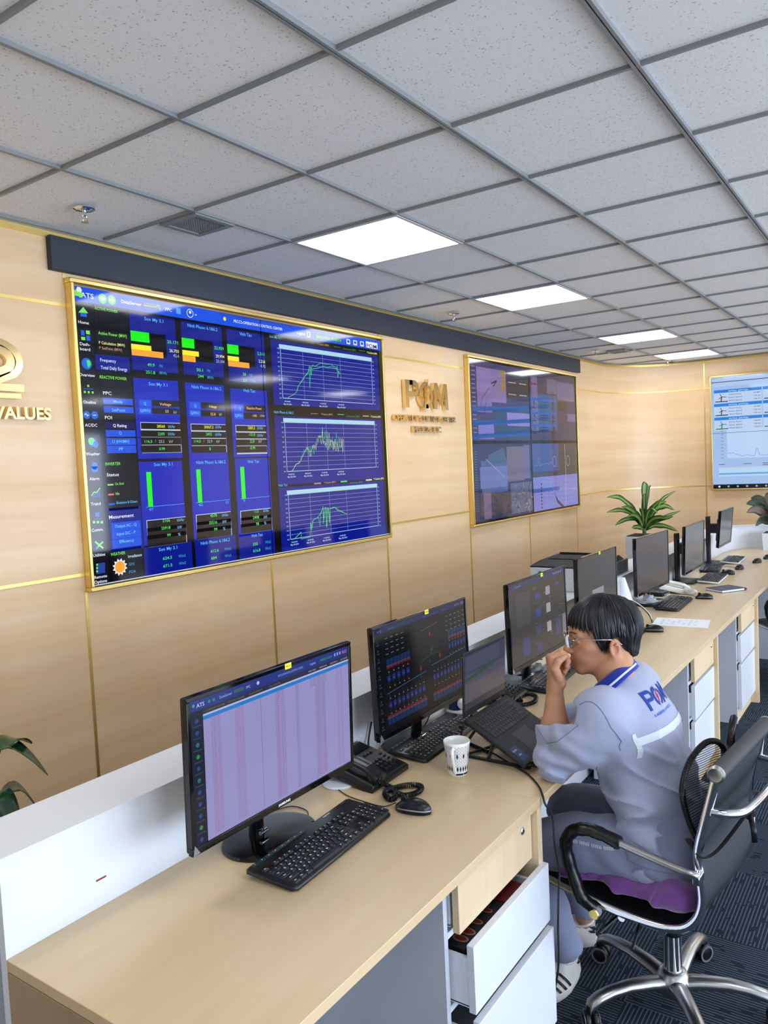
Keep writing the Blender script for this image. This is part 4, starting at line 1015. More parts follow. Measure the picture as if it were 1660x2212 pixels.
# ------------------------------------------------------------ monitors
def monitor(loc, scr, W, H, z0, stand, ui, label, tilt=0., base_off=(0,0), brand='', sticker='', bezel=.011, rz=0., bot=.018, xo=0.):
    """loc = base point on the desk; screen centre sits scr in front (-y); z0 height of the lower edge above the desk"""
    t = thing('monitor', label, 'monitor', loc, rz, 'monitors along the desk run')
    S = T(xo, -scr, z0) @ Rx(-tilt)      # local: x right, z up, front = -y
    mb = MB()
    for a, b in (((-W/2,0),(W/2,bot)),((-W/2,H-bezel),(W/2,H)),((-W/2,bot),(-W/2+bezel,H-bezel)),((W/2-bezel,bot),(W/2,H-bezel))):
        mb.box((a[0],-.004,a[1]),(b[0],.012,b[1]), 0, S)
    f = mb.build('bezel', M_['blackg'], t, bevel=.0015)
    mb = MB(); mb.box((-W/2+.002,.004,.002),(W/2-.002,.022,H-.002), 0, S); mb.box((-W/2+.09,.022,.05),(W/2-.09,.045,H-.08), 0, S); mb.build('back_cover', M_['blackm'], t, bevel=.004)
    w, h = W-2*bezel, H-bezel-bot
    P_ = S @ Matrix(((1,0,0,-w/2),(0,0,-1,-.0005),(0,1,0,bot),(0,0,0,1)))
    gfx(ui, w, h, P_, dz=.00012).build('screen', M_['disp2'], t, smooth=False, colattr=True)
    if stand == 'round':
        ox, oy = base_off
        MB().lathe([(0,0),(.140,0),(.143,.004),(.140,.010),(.12,.014),(0,.016)], 48, 0, T(ox,oy,0) @ Matrix.Diagonal((1,.80,1,1))).build('base', M_['blackg'], t, ang=50)
        mb = MB(); mb.tube([(xo+0,-.0,.012),(xo,-.002,z0-.02),(xo,.004-scr+.03,z0+.05)], [.022,.019,.03], 20); mb.build('neck', M_['blackg'], t)
        mb = MB(); mb.tube([(xo-.012,-.026,.03),(xo+.016,-.024,.03)], .006, 10); mb.build('hinge_cap', M_['chrome'], t)
    else:
        mb = MB(); mb.box((-.13,-.13,0),(.13,.07,.010)); mb.build('base', M_['blackm'], t, bevel=.003)
        mb = MB(); mb.box((-.032,.0,.01),(.032,.028,z0+H*.80)); mb.build('neck', M_['blackm'], t, bevel=.003)
        mb = MB(); mb.box((-.045+xo/2,-scr+.03,z0+H*.5-.05),(.045+xo/2,.002,z0+H*.5+.03)); mb.build('mount', M_['blackm'], t)
    if brand:
        mb = MB(); put_text(mb, brand, S @ Matrix(((1,0,0,-.02),(0,0,-1,-.0052),(0,1,0,.006),(0,0,0,1))), .045, .0065, 0, bold=.03); mb.build('brand_mark', M_['legend'], f, smooth=False)
    if sticker:
        mb = MB(); x = sticker[1]; mb.box((x-.012,-.0052,H-.014),(x+.012,-.004,H+.001), 0, S)
        put_text(mb, sticker[0], S @ Matrix(((1,0,0,x-.010),(0,0,-1,-.0055),(0,1,0,H-.0095),(0,0,0,1))), .020, .006, 1)
        mb.build('yellow_sticker', [M_['yellow'], M_['ink']], f, smooth=False)
    mb = MB(); mb.add([(-W/2+.001,-.0045,.001),(-W/2+.022,-.0045,.003),(-W/2+.006,-.0045,.026)], [(0,1,2)], 0, S); mb.build('corner_film', M_['silver'], f, smooth=False)
    return t
LAV = (146,142,194)
def ui_table():
    it = [('R',0,0,1,1,LAV,0),('R',0,0,.066,.925,(28,32,48),1),('R',0,.925,1,1,(38,52,128),1),('R',.066,.885,1,.925,(44,46,66),1),('R',.066,.845,1,.872,(36,120,196),2),('R',.066,.872,1,.885,(176,180,222),2),
          ('T','ATS',.035,.945,.075,.03,(190,200,225),3),('O',.02,.965,.011,(90,150,130),3,10),('O',.10,.96,.012,(60,120,120),3,10),('O',.125,.96,.012,(60,120,120),3,10),
          ('T','DataServer',.155,.95,.225,.022,(140,160,210),3),('R',.235,.95,.29,.975,(60,90,90),3),('T','PPC',.305,.95,.33,.022,(150,170,210),3),('O',.375,.962,.014,(180,190,220),3,14),
          ('T','PECC2-OPERATION CONTROL CENTER',.50,.95,.665,.018,(130,150,205),3),('T','Logout',.715,.95,.755,.02,(150,170,215),3),('T','08/05/2024 15:02:14',.79,.95,.875,.022,(60,150,90),3),
          ('T','PECC2',.955,.95,.99,.025,(210,120,140),3)]
    for k in range(3): it.append(('R',.892+k*.02,.95,.903+k*.02,.975,(130,150,205),3))
    for k,s in enumerate(('CURRENT ALARM','HISTORY ALARM','Event(CURRENT)','Historical ALARM')): it.append(('T',s,.08+k*.12,.897,.18+k*.11,.014,(96,110,70),3))
    for k,s in enumerate(('VINTAN','NINHPHUOC61&62','SON MY3.1','ALL PLANTS')): it.append(('T',s,.70+k*.08,.897,.755+k*.08,.014,(150,160,180),3))
    for k,(s,c) in enumerate((('Home',0),('Dash-',0),('Overview',1),('Oneline',2),('AC/DC',0),('Weather',1),('Alarm',0),('Trend',0),('Comm.',0),('Utilities',2),('Remote',0))):
        y = .855-k*.082; it.append(('O',.033,y,.016,((40,70,130),(30,110,110),(50,130,70))[c],3,12)); it.append(('T',s,.012,y-.042,.056,.014,(70,80,105),3))
    r = random.Random(1); y = .836; k = 0
    colr = (142,96,126)
    while y > .015:
        it += [('T','08 May 2024',.105,y,.155,.0085,colr,3),('T','15:02:%02d.%03d' % (59-k%60, r.randrange(999)),.235,y,.285,.0085,colr,3),('R',.385,y,.388,y+.006,(90,70,110),3),
               ('T','SonMy31_INV_%d' % r.randrange(10,99) if k > 3 else 'SonMy31_PPC',.475,y,.535,.0085,(128,72,104),3),('T','INV%d' % r.randrange(1,9),.61,y,.63,.0085,(110,80,120),3),
               ('T','INVERTER_STT_ALARM',.745,y,.815,.0085,(128,72,104),3) if k > 4 else ('T','POI voltage U high fault detected',.71,y,.83,.0085,(110,80,120),3),
               ('T','ON / OFF',.905,y,.95,.0085,(140,100,140),3)]
        y -= .0142; k += 1
    return it
def ui_oneline():
    bg = (17,18,24)
    it = [('R',0,0,1,1,bg,0),('R',0,0,.06,1,(12,14,22),1),('R',0,.945,1,1,(28,38,98),1),('T','ATS',.03,.955,.07,.025,(110,130,190),2),('T','DataServer',.14,.957,.2,.018,(90,110,170),2),('T','PECC2-OPERATION CONTROL CENTER',.50,.957,.67,.015,(80,100,170),2),('T','Logout',.72,.957,.76,.015,(90,110,170),2),('R',.95,.955,.99,.985,(120,90,120),2)]
    for k in range(3): it.append(('O',.88+k*.022,.968,.011,(110,130,190),2,10))
    for k in range(11): it.append(('O',.03,.87-k*.08,.012,((40,60,90),(20,90,60),(30,60,110))[k%3],2,10)); it.append(('R',.018,.84-k*.08,.044,.848-k*.08,(80,84,96),2))
    def bank(u0,u1,v,n,up=True):
        s=(u1-u0)/n
        for k in range(n):
            a=u0+k*s
            it.extend([('R',a,v,a+s*.92,v+.065,(26,52,96),2),('R',a,v+(-.025 if up else .068),a+s*.92,v+(-.003 if up else .092),(118,36,40),2),('R',a,v+(-.004 if up else .064),a+s*.92,v+(0 if up else .068),(100,120,150),3)])
    bank(.10,.34,.62,7); bank(.77,.99,.66,6); bank(.08,.49,.06,11,False); bank(.56,.99,.06,11,False)
    for (u0,u1,v,n) in ((.10,.34,.47,5),(.77,.99,.53,6),(.10,.49,.22,9),(.57,.99,.28,10)):
        s=(u1-u0)/n
        for k in range(n):
            a=u0+k*s; it.extend([('R',a,v,a+s*.62,v+.055,(28,50,130),3),('R',a+s*.2,v+.02,a+s*.5,v+.024,(120,140,190),4),('R',a+s*.3,v-.06,a+s*.5,v-.053,(180,170,150),3),('L',[(a+s*.3,v-.06),(a+s*.3,v+.13)],.0025,(60,80,110),2),('R',a+s*.3,v+.085,a+s*.5,v+.092,(190,180,160),3)])
    it += [('L',[(.09,.36),(.50,.41)],.006,(60,110,150),3),('L',[(.56,.44),(.95,.47)],.006,(60,110,150),3),('L',[(.47,.83),(.66,.86)],.006,(130,80,40),3),('L',[(.56,.84),(.56,.55),(.66,.55),(.66,.45)],.003,(60,120,100),3),('L',[(.56,.55),(.44,.52),(.44,.36)],.003,(60,120,100),3)]
    for u,v in ((.56,.75),(.66,.49),(.44,.44)): it.append(('R',u-.01,v,u+.01,v+.035,(150,30,34),4))
    for u,v,r in ((.565,.585,.022),(.58,.615,.02),(.545,.49,.016)): it += [('O',u,v,r,(60,120,110),3,20),('O',u,v,r*.8,bg,4,20)]
    for x0,n in ((.10,4),(.75,5)):
        for j in range(4):
            for k in range(n): it.append(('R',x0+k*.052,.88-j*.05,x0+k*.052+.025,.888-j*.05,(120,128,140) if (j+k)%3 else (60,150,80),3))
    return it
_one = ui_oneline
def ui_oneline():
    d = lambda c: tuple(int(x*.8) for x in c) if isinstance(c, tuple) and len(c) == 3 else c
    return [tuple(d(x) if isinstance(x, tuple) else x for x in i) for i in _one()]
def ui_comm():
    it = [('R',0,0,1,1,(58,56,56),0),('R',0,.93,1,1,(46,56,96),1),('T','DataServer',.1,.95,.2,.02,(110,130,180),2)]
    for k in range(10): it.append(('R',.02,.87-k*.085,.045,.90-k*.085,(52,60,84),2))
    for j in range(24): it.append(('R',.10,.86-j*.017,.34,.864-j*.017,(86,90,100),2))
    for k in range(5): it.append(('R',.78+k*.035,.95,.795+k*.035,.975,(120,130,170),2))
    for u,v,w,h,c in ((.42,.72,.10,.07,(52,64,116)),(.42,.49,.10,.11,(48,62,122)),(.42,.27,.10,.11,(56,60,96)),(.18,.08,.13,.22,(52,58,104)),(.42,.03,.10,.13,(54,60,100)),(.62,.72,.08,.11,(140,138,150)),(.62,.49,.08,.12,(150,146,158)),(.62,.24,.08,.13,(150,146,158)),(.80,.80,.10,.04,(56,62,104)),(.78,.14,.10,.22,(62,62,98)),(.92,.1,.07,.28,(112,106,124))):
        it.append(('R',u,v,u+w,v+h,c,2))
        n = int(h/.022)
        for k in range(n): it.append(('R',u+.01,v+.012+k*.022,u+w-.01,v+.016+k*.022,tuple(min(255,x+26) for x in c),3))
    rr = random.Random(8)
    for k in range(60):
        u,v = rr.uniform(.36,.97),rr.uniform(.05,.9); it.append(('R',u,v,u+rr.uniform(.01,.05),v+.006,rr.choice([(110,112,116),(70,110,80),(90,96,110)]),1))
    return it
def ui_gray(c, dialog=False):
    it = [('R',0,0,1,1,c,0)]
    if dialog:
        it += [('R',.34,.24,.64,.47,(138,134,142),1),('R',.34,.455,.64,.47,(150,150,160),2)]
        for k in range(5): it.append(('R',.37,.27+k*.03,.56,.276+k*.03,(110,106,120),2))
        it.append(('R',.35,.28,.36,.40,(80,80,110),2))
    else: it += [('R',.26,.60,.80,.606,tuple(x-16 for x in c),1)]
    return it
monitor((1.46,1.475,DZ), .10, .615, .37, .117, 'round', ui_table(), 'large glossy monitor nearest the camera showing a lavender alarm table', math.radians(-1.5), (.03,-.02), 'SAMSUNG', ('WK327',.035))
monitor((2.285,1.485,DZ), .057, .615, .37, .106, 'round', ui_oneline(), 'monitor behind the open laptop showing a dark single-line wiring diagram', math.radians(1.5), (0,-.0), '', ('WK02',.02), bezel=.008)
monitor((3.16,1.455,DZ), .078, .615, .37, .113, 'round', ui_comm(), 'monitor just left of the man showing dark grey page with small blue blocks', math.radians(1), (0,-.0), '', ('WK03',.03), bezel=.008)
monitor((4.0,1.47,DZ), .06, .60, .37, .11, 'round', ui_gray((66,66,67), True), 'grey monitor directly behind the man with one small dialog box', 0, (0,0), '', ('WK04',.02), bezel=.007)
monitor((5.17,1.50,DZ), .05, .615, .37, .091, 'round', ui_gray((74,72,74)), 'grey monitor beyond the man with white packaging film round its base', 0, (0,-.03), rz=math.radians(-3.4), bezel=.007)
monitor((6.13,1.525,DZ), .095, .60, .36, .082, 'post', ui_gray((92,94,98)), 'grey monitor on a flat tall stand, second from the far end', math.radians(-2.2), bezel=.006, xo=.06)  # dull screen emission stands in for a grey reflection
monitor((7.20,1.525,DZ), .115, .51, .315, .16, 'post', ui_gray((98,103,106)), 'small raised monitor on a tall post at the far end of the desk', math.radians(-5), bezel=.005, xo=.02)  # grey reflection put into the screen's own glow

# ------------------------------------------------------------ keyboards
ROWS = [
 [(0,1,'Esc')]+[(2+k,1,'F%d'%(k+1)) for k in range(4)]+[(6.5+k,1,'F%d'%(k+5)) for k in range(4)]+[(11+k,1,'F%d'%(k+9)) for k in range(4)]+[(15.3+k,1,s) for k,s in enumerate(('Prt','Scr','Pau'))],
 [(k,1,s) for k,s in enumerate('`1234567890-=')]+[(13,2,'Bksp')]+[(15.3+k,1,s) for k,s in enumerate(('Ins','Hm','PU'))]+[(18.6+k,1,s) for k,s in enumerate(('Num','/','*','-'))],
 [(0,1.5,'Tab')]+[(1.5+k,1,s) for k,s in enumerate('QWERTYUIOP[]')]+[(13.5,1.5,'\\')]+[(15.3+k,1,s) for k,s in enumerate(('Del','End','PD'))]+[(18.6+k,1,s) for k,s in enumerate('789')],
 [(0,1.75,'Caps')]+[(1.75+k,1,s) for k,s in enumerate("ASDFGHJKL;'")]+[(12.75,2.25,'Enter')]+[(18.6+k,1,s) for k,s in enumerate('456')],
 [(0,2.25,'Shift')]+[(2.25+k,1,s) for k,s in enumerate('ZXCVBNM,./')]+[(12.25,2.75,'Shift'),(16.3,1,'^')]+[(18.6+k,1,s) for k,s in enumerate('123')],
 [(0,1.25,'Ctrl'),(1.25,1.25,'Win'),(2.5,1.25,'Alt'),(3.75,6.25,''),(10,1.25,'Alt'),(11.25,1.25,'Win'),(12.5,1.25,'M'),(13.75,1.25,'Ctrl'),(15.3,1,'<'),(16.3,1,'v'),(17.3,1,'>'),(18.6,2,'0'),(20.6,1,'.')]]
def keyboard(loc, rz, label, keys='each', rim=None, media=False, W=.450, tilt=4.0):
    t = thing('keyboard', label, 'keyboard', loc, rz, 'keyboards along the desk run')
    K = Rx(math.radians(tilt)); D = .155; u = W/23.4
    mb = MB(); R_ = .012
    prof = []
    secs = []
    for (dx, z) in ((.006,.001),(0,.005),(0,.011),(.004,.0155)):
        x, y = W/2-dx, D/2-dx; secs.append([(sx*x+ex, sy*y+ey, z) for (sx,sy,ex,ey) in ((-1,-1,0,R_),(-1,-1,R_,0),(1,-1,-R_,0),(1,-1,0,R_),(1,1,0,-R_*.6),(1,1,-R_*.6,0),(-1,1,R_*.6,0),(-1,1,0,-R_*.6))])
    mb.loft(secs, 0, K @ T(0,0,.004)); mb.box((-.19,.06,-.003),(-.165,.07,.006),0,K); mb.box((.165,.06,-.003),(.19,.07,.006),0,K)
    mb.build('body', rim or M_['black'], t, ang=50)
    if rim:
        mb = MB(); mb.box((-W/2+.006,-D/2+.006,.0155),(W/2-.006,D/2-.006,.0165),0,K @ T(0,0,.004)); mb.build('key_deck', M_['black'], t)
    x0 = -W/2+u*.75; y0 = D/2-.020-(.018 if media else .006)
    allm = MB(); cnt = 0; ry = [0,-.0235]+[-.0235-.0192*k for k in range(1,5)]
    if not media: ry = [v*.98 for v in ry]
    sc = (D-.03-(.018 if media else .0))/.115
    extra = [(21.6,1,'+',2,2),(21.6,1,'Ent',4,2)]
    for r, row in enumerate(ROWS):
        for k in row+[e[:3] for e in extra if e[3] == r]:
            x, w, s = k; hh = 2 if (x == 21.6 and r in (2,4)) else 1
            cx = x0+(x+w/2)*u; cy = y0-.008+ry[r]*sc*.98-(hh-1)*.0094*sc; kh = (.0165 if hh == 1 else .035)*sc; kw = w*u-.0022
            if r == 0: kh *= .82
            mb = MB() if keys == 'each' else allm; M2 = K @ T(cx,cy,.0195)
            mb.frust((0,0,0), kw, kh, .0042, kw-.005, kh-.0055, 0, M2)
            if s and keys != 'plain': put_text(mb, s, K @ T(cx-kw*.28, cy-.001 if r else cy-.002, .0195+.0044), None, .0050 if len(s) == 1 else .0032, 1, res=1, bold=.05)
            if keys == 'each': mb.build('key', [M_['keycap'], M_['legend']], t, smooth=False)
    if keys != 'each': o = allm.build('keys', [M_['keycap'], M_['legend']], t, smooth=False); o['kind'] = 'stuff'
    if media:
        mb = MB()
        for k in range(8): mb.box((x0+k*.0265,D/2-.0165,.0195),(x0+k*.0265+.0245,D/2-.006,.0215),0,K); mb.box((x0+k*.0265+.011,D/2-.012,.0215),(x0+k*.0265+.0135,D/2-.0095,.0217),1,K)
        mb.build('media_key_strip', [mat('teal_strip', (40,58,62), .3), M_['legend']], t, bevel=.0006)
    mb = MB(); put_text(mb, 'logitech', K @ T(x0+15.6*u, D/2-.013, .0199), .030, .0048, 0, bold=.02); mb.build('brand_mark', M_['legend'], t, smooth=False)
    if keys != 'plain':
        mb = MB(); mb.box((x0+20.2*u,D/2-.012,.0195),(x0+22.4*u,D/2-.008,.0199),0,K); mb.build('indicator_window', M_['blackg'], t)
    return t
keyboard((1.529,1.300,DZ), math.radians(3.5), 'black keyboard nearest the camera, in front of the lavender table screen', media=True)
keyboard((2.345,1.437,DZ), math.radians(3), 'black keyboard between the wiring diagram screen and the white mug', media=True)
keyboard((3.23,1.375,DZ), math.radians(4), 'black keyboard behind the raised hand of the man', 'lite', media=True)
keyboard((4.12,1.33,DZ), math.radians(2), 'black keyboard partly hidden behind the head of the man', 'lite')
keyboard((5.16,1.325,DZ), math.radians(2), 'black keyboard beside the white packaging and the notebook mouse', 'lite')
M_['rimw'] = mat('white_rim', (214,216,218), .4)
keyboard((6.28,1.315,DZ), math.radians(2), 'white-rimmed black keyboard in front of the flat-stand monitor', 'lite', rim=M_['rimw'], W=.44)
keyboard((6.80,1.44,DZ), math.radians(8), 'black keyboard lying skewed just beyond the white-rimmed one', 'plain', W=.36)
keyboard((7.38,1.375,DZ), math.radians(2), 'farthest white-rimmed keyboard under the raised post monitor', 'plain', rim=M_['rimw'], W=.42)

# ------------------------------------------------------------ mice
def mouse(loc, rz, label, band=True):
    t = thing('computer_mouse', label, 'mouse', loc, rz, 'computer mice on the desk')
    def secs(z0f, z1f, grow=0.):
        out = []
        for k in range(13):
            f = k/12; y = -.055+.110*f
            w = .031*math.sqrt(max(0,1-(2*f-1)**2*(.93 if f > .5 else .98)))*(1-.10*math.cos((f-.35)*5)*.4)+grow
            h = .036*math.sin(PI*(.10+.84*f)**.85)**.75
            out.append((y,w,h))
        return out
    mb = MB(); S = []
    for y,w,h in secs(0,1):
        S.append([(w*math.cos(a)*(1 if math.sin(a) > 0 else .93), y, .003+max(0,(math.sin(a)**.8 if math.sin(a)>0 else 0))*h) for a in [PI*k/14 for k in range(15)]]+[(-w*.9,y,.0012),(w*.9,y,.0012)])
    mb.loft(S); mb.build('shell', M_['black'], t, ang=60)
    mb = MB(); S2 = []
    if band:
        pts = [(-1,)]; P = []
        for s in (-1, 1):
            q = [(s*(w+.0006), y, .008+h*.18) for y,w,h in secs(0,1)][:11]
            P.append(q if s < 0 else q)
        path = P[0][::-1]+P[1]
        mb.tube(path, .0026, 8, flat=.8); mb.build('silver_band', M_['silver'], t)
    MB().lathe([(0,-.0035),(.009,-.0035),(.0105,-.002),(.0105,.002),(.009,.0035),(0,.0035)], 20, 0, T(0,.028,.0295) @ Ry(PI/2)).build('scroll_wheel', M_['blackm'], t)
    return t
mouse((1.812,1.200,DZ), math.radians(6), 'silver-banded black mouse beside the nearest keyboard')
mouse((4.35,1.23,DZ), math.radians(10), 'silver-banded black mouse behind the head of the man')
mouse((5.45,1.20,DZ), math.radians(5), 'silver-banded black mouse between the far keyboard and the blue notebook')
mouse((6.89,1.235,DZ), math.radians(80), 'plain black mouse with its cord, in front of the skewed keyboard', False)
mouse((7.32,1.17,DZ), math.radians(70), 'plain black mouse, nearer of the two by the bend of the worktop', False)
mouse((7.60,1.13,DZ), math.radians(75), 'plain black mouse cut by the right border of the picture', False)
mouse((6.58,1.27,DZ), math.radians(5), 'black mouse tucked against the right end of the white-rimmed keyboard', False)
def cord(name, pts, r, label, mat_='blackm', n=8, cat='cable', grp=None):
    mb = MB(); mb.tube(spline(pts, 8), r, n); o = mb.build(name, M_[mat_]); return tag(o, label, cat, grp)
Z = DZ+.003
cord('mouse_cable', [(1.81,1.258,Z+.01),(1.79,1.29,Z),(1.79,1.36,Z),(1.80,1.43,Z),(1.83,1.50,Z),(1.84,1.555,Z)], .0016, 'thin black mouse cable on the maple worktop by the desk phone')
cord('keyboard_cable', [(1.60,1.385,Z+.012),(1.61,1.42,Z+.004),(1.66,1.47,Z),(1.66,1.53,Z),(1.60,1.558,Z)], .0016, 'thin black keyboard cable running behind the base of the nearest screen')
cord('mouse_cable', [(5.45,1.258,Z+.01),(5.46,1.32,Z+.015),(5.38,1.38,Z+.02),(5.27,1.40,Z),(5.24,1.46,Z)], .0018, 'thin cable curving from the far keyboard towards the white desk phone')
cord('mouse_cable', [(6.84,1.24,Z+.01),(6.78,1.30,Z+.03),(6.70,1.36,Z+.035),(6.62,1.44,Z+.02)], .002, 'black mouse cable lying over the skewed keyboard')

# ------------------------------------------------------------ desk phones
def coil(path, R=.007, r=.0021, pitch=.0058, n=6):
    P = spline(path, 24); L = [0]
    for a, b in zip(P, P[1:]): L.append(L[-1]+(b-a).length)
    tot = L[-1]; turns = tot/pitch; N = int(turns*9); pts = []; j = 0
    up = Vector((0,0,1))
    for k in range(N+1):
        s = tot*k/N
        while j < len(L)-2 and L[j+1] < s: j += 1
        f = (s-L[j])/max(L[j+1]-L[j],1e-9); p = P[j].lerp(P[j+1], f); t = (P[j+1]-P[j]).normalized()
        a = t.cross(up); a = a.normalized() if a.length > 1e-4 else Vector((1,0,0)); b = t.cross(a)
        th = 2*PI*turns*k/N; pts.append(p+a*math.cos(th)*R+b*math.sin(th)*R)
    mb = MB(); mb.tube(pts, r, n); return mb
def phone(loc, rz, label, m, key, cordpath, white=False):
    t = thing('desk_phone', label, 'phone', loc, rz)
    K = T(0,0,.012) @ Rx(math.radians(13))
    mb = MB(); mb.loft([[(-.105,-.095,0),(.105,-.095,0),(.100,.095,0),(-.100,.095,0)],[(-.108,-.10,.012),(.108,-.10,.012),(.103,.10,.012),(-.103,.10,.012)],[(-.106,-.10,.026),(.106,-.10,.026),(.10,.10,.03),(-.10,.10,.03)],[(-.098,-.092,.034),(.098,-.092,.034),(.093,.092,.038),(-.093,.092,.038)]], 0, K)
    mb.box((-.07,.02,-.012),(.07,.09,.002),0,T(0,0,.012)); mb.build('base', m, t, bevel=.003)
    mb = MB(); mb.box((-.012,.045,.036),(.085,.085,.0395),0,K); mb.build('display', M_['blackg'] if not white else M_['silver'], t)
    # handset on the left
    mb = MB(); secs = []
    for k in range(13):
        f = k/12; y = -.10+.20*f; e = abs(2*f-1); h = .018+.006*e; w = .023+.007*e**3; z = .052+.010*(1-e*e)-(.006 if e > .8 else 0)
        secs.append([(-.068+w*math.cos(a), y, z+h*.62*math.sin(a)) for a in [2*PI*q/14 for q in range(14)]])
    mb.loft(secs, 0, K)
    for y in (-.078,.078): mb.lathe([(.024,-.026),(.026,-.008),(.02,.0)], 20, 0, K @ T(-.068,y,.055))
    h = mb.build('handset', m, t, ang=50)
    mb = MB()
    for k in range(12): mb.box((-.086+k*.0,-.052+k*.0045,.071),(-.05,-.050+k*.0045,.0722),0,K)
    mb.build('speaker_grille', M_['silver'] if not white else M_['rimw'], h)
    for r in range(4):
        for c_ in range(3):
            MB().box((.002+c_*.020,-.075+r*.0165,.034),(.015+c_*.020,-.065+r*.0165,.041),0,K).build('key', key, t, bevel=.001)
    for k in range(5): MB().box((.074,-.072+k*.0165,.034),(.084,-.066+k*.0165,.0405),0,K).build('function_key', key, t, bevel=.001)
    for k in range(3): MB().box((.02+k*.017,.018,.036),(.029+k*.017,.027,.0415),0,K).build('function_key', key, t, bevel=.001)
    MB().lathe([(.004,0),(.014,0),(.015,.003),(.012,.005),(.007,.005)], 24, 0, K @ T(-.014,.03,.036)).build('navigation_ring', M_['chrome'] if not white else M_['rimw'], t)
    if cordpath:
        o = coil(cordpath).build('coiled_cord', m, t); o.matrix_parent_inverse = (T(*loc) @ Rz(rz)).inverted()
    return t
phone((1.955,1.475,DZ), math.radians(2), 'black desk phone with silver ring between the two nearest screens', M_['black'], M_['keycap'],
      [(1.885,1.375,.785),(1.90,1.35,.772),(1.885,1.315,.770),(1.845,1.285,.769),(1.83,1.295,.769),(1.86,1.33,.770),(1.91,1.315,.771),(1.945,1.285,.771),(1.945,1.255,.770),(1.905,1.245,.770),(1.87,1.265,.770),(1.868,1.30,.774)])
o = phone((2.86,1.46,DZ), math.radians(2), 'black desk phone half hidden behind the open laptop', M_['black'], M_['keycap'],
      [(2.79,1.36,.785),(2.80,1.32,.772),(2.86,1.29,.770),(2.93,1.31,.771),(2.95,1.35,.771),(2.91,1.37,.770),(2.85,1.34,.770)])
M_['cream'] = mat('cream_plastic', (226,224,214), .35)
phone((5.66,1.46,DZ), math.radians(20), 'white desk phone with a tangled coiled cord beyond the man', M_['cream'], M_['rimw'],
      [(5.60,1.36,.785),(5.56,1.33,.775),(5.58,1.30,.775),(5.62,1.33,.785),(5.58,1.34,.785),(5.57,1.30,.79),(5.62,1.29,.775),(5.65,1.33,.775)], True)
MB().lathe([(0,0),(.05,0),(.052,.004),(.048,.008),(0,.008)], 32).build('coaster', M_['whitem'], None, (1.862,1.507,DZ))
tag(bpy.data.objects['coaster'], 'round white disc peeping out beside the nearest black desk phone', 'coaster')

# ------------------------------------------------------------ mug
def mug():
    t = thing('mug', 'white conical mug with black and blue diamond pattern, half full of water', 'mug', (2.112,1.222,DZ))
    M_['china'] = mat('white_china', (238,238,232), .12, coat=.5)
    H = .106; r = lambda z: .0305+.0125*(z/H)**1.1
    prof = [(0,.002),(.027,.002),(.0295,0),(r(0),.002)]+[(r(z),z) for z in [H*k/10 for k in range(1,11)]]+[(r(H)-.0015,H+.0012),(r(H)-.0032,H)]+[(r(z)-.0035,z) for z in [H*k/8 for k in range(7,0,-1)]]+[(.02,.008),(0,.007)]
    MB().lathe(prof, 56, 0, cap=False).build('cup', M_['china'], t, ang=60)
    MB().lathe([(0,.078),(r(.078)-.0036,.078)], 40, 0, cap=False).build('water', mat('water', (225,235,235), .03, trans=.6, ior=1.33), t)
    # handle towards the camera's left
    mb = MB(); pts = spline([(.037,0,.088),(.050,0,.096),(.062,0,.090),(.064,0,.074),(.056,0,.055),(.048,0,.038),(.040,0,.022),(.033,0,.012)], 5)
    mb.tube(pts, [.0062]*6+[.0056]*(len(pts)-12)+[.0062]*6, 12, 0, Rz(math.radians(196)), flat=.8); mb.build('handle', M_['china'], t)
    # printed pattern: lattice lines, diamonds, base band
    mb = MB()
    def P(a, z, o=.0004): return ((r(z)+o)*math.cos(a), (r(z)+o)*math.sin(a), z)
    def patch(pts, mi):
        mb.add([P(a,z) for a,z in pts], [list(range(len(pts)))], mi)
    a0 = math.radians(-118); na = 18; da = 2*PI/na/1.0
    for k in range(12):
        for j in range(-1, 9):
            a = a0+(k-6)*da*.8; z = .014+j*.0105
            for s in (-1, 1):
                q0 = (a, z); q1 = (a+s*da*.4, z+.0105)
                if z < .012 or z > .094: continue
                patch([(q0[0]-.012,q0[1]),(q0[0]+.012,q0[1]),(q1[0]+.012,q1[1]),(q1[0]-.012,q1[1])], 2)
            if (k % 2 == 0 and j in (5,)) or (j == 1): patch([(a,z-.0095+.0),(a+da*.26,z+.0),(a,z+.0095),(a-da*.26,z)], 1 if (k+j) % 3 == 0 else 0)
    for k in range(24):
        a = a0-.75+k*.065
        if k == 12: continue
        patch([(a,.0035),(a+.065,.0035),(a+.065,.0095),(a,.0095)], 0)
    mb.build('printed_pattern', [mat('print_black', (26,26,32), .3), mat('print_blue', (34,50,120), .3), mat('print_gray', (150,148,146), .3)], t, smooth=False)
mug()

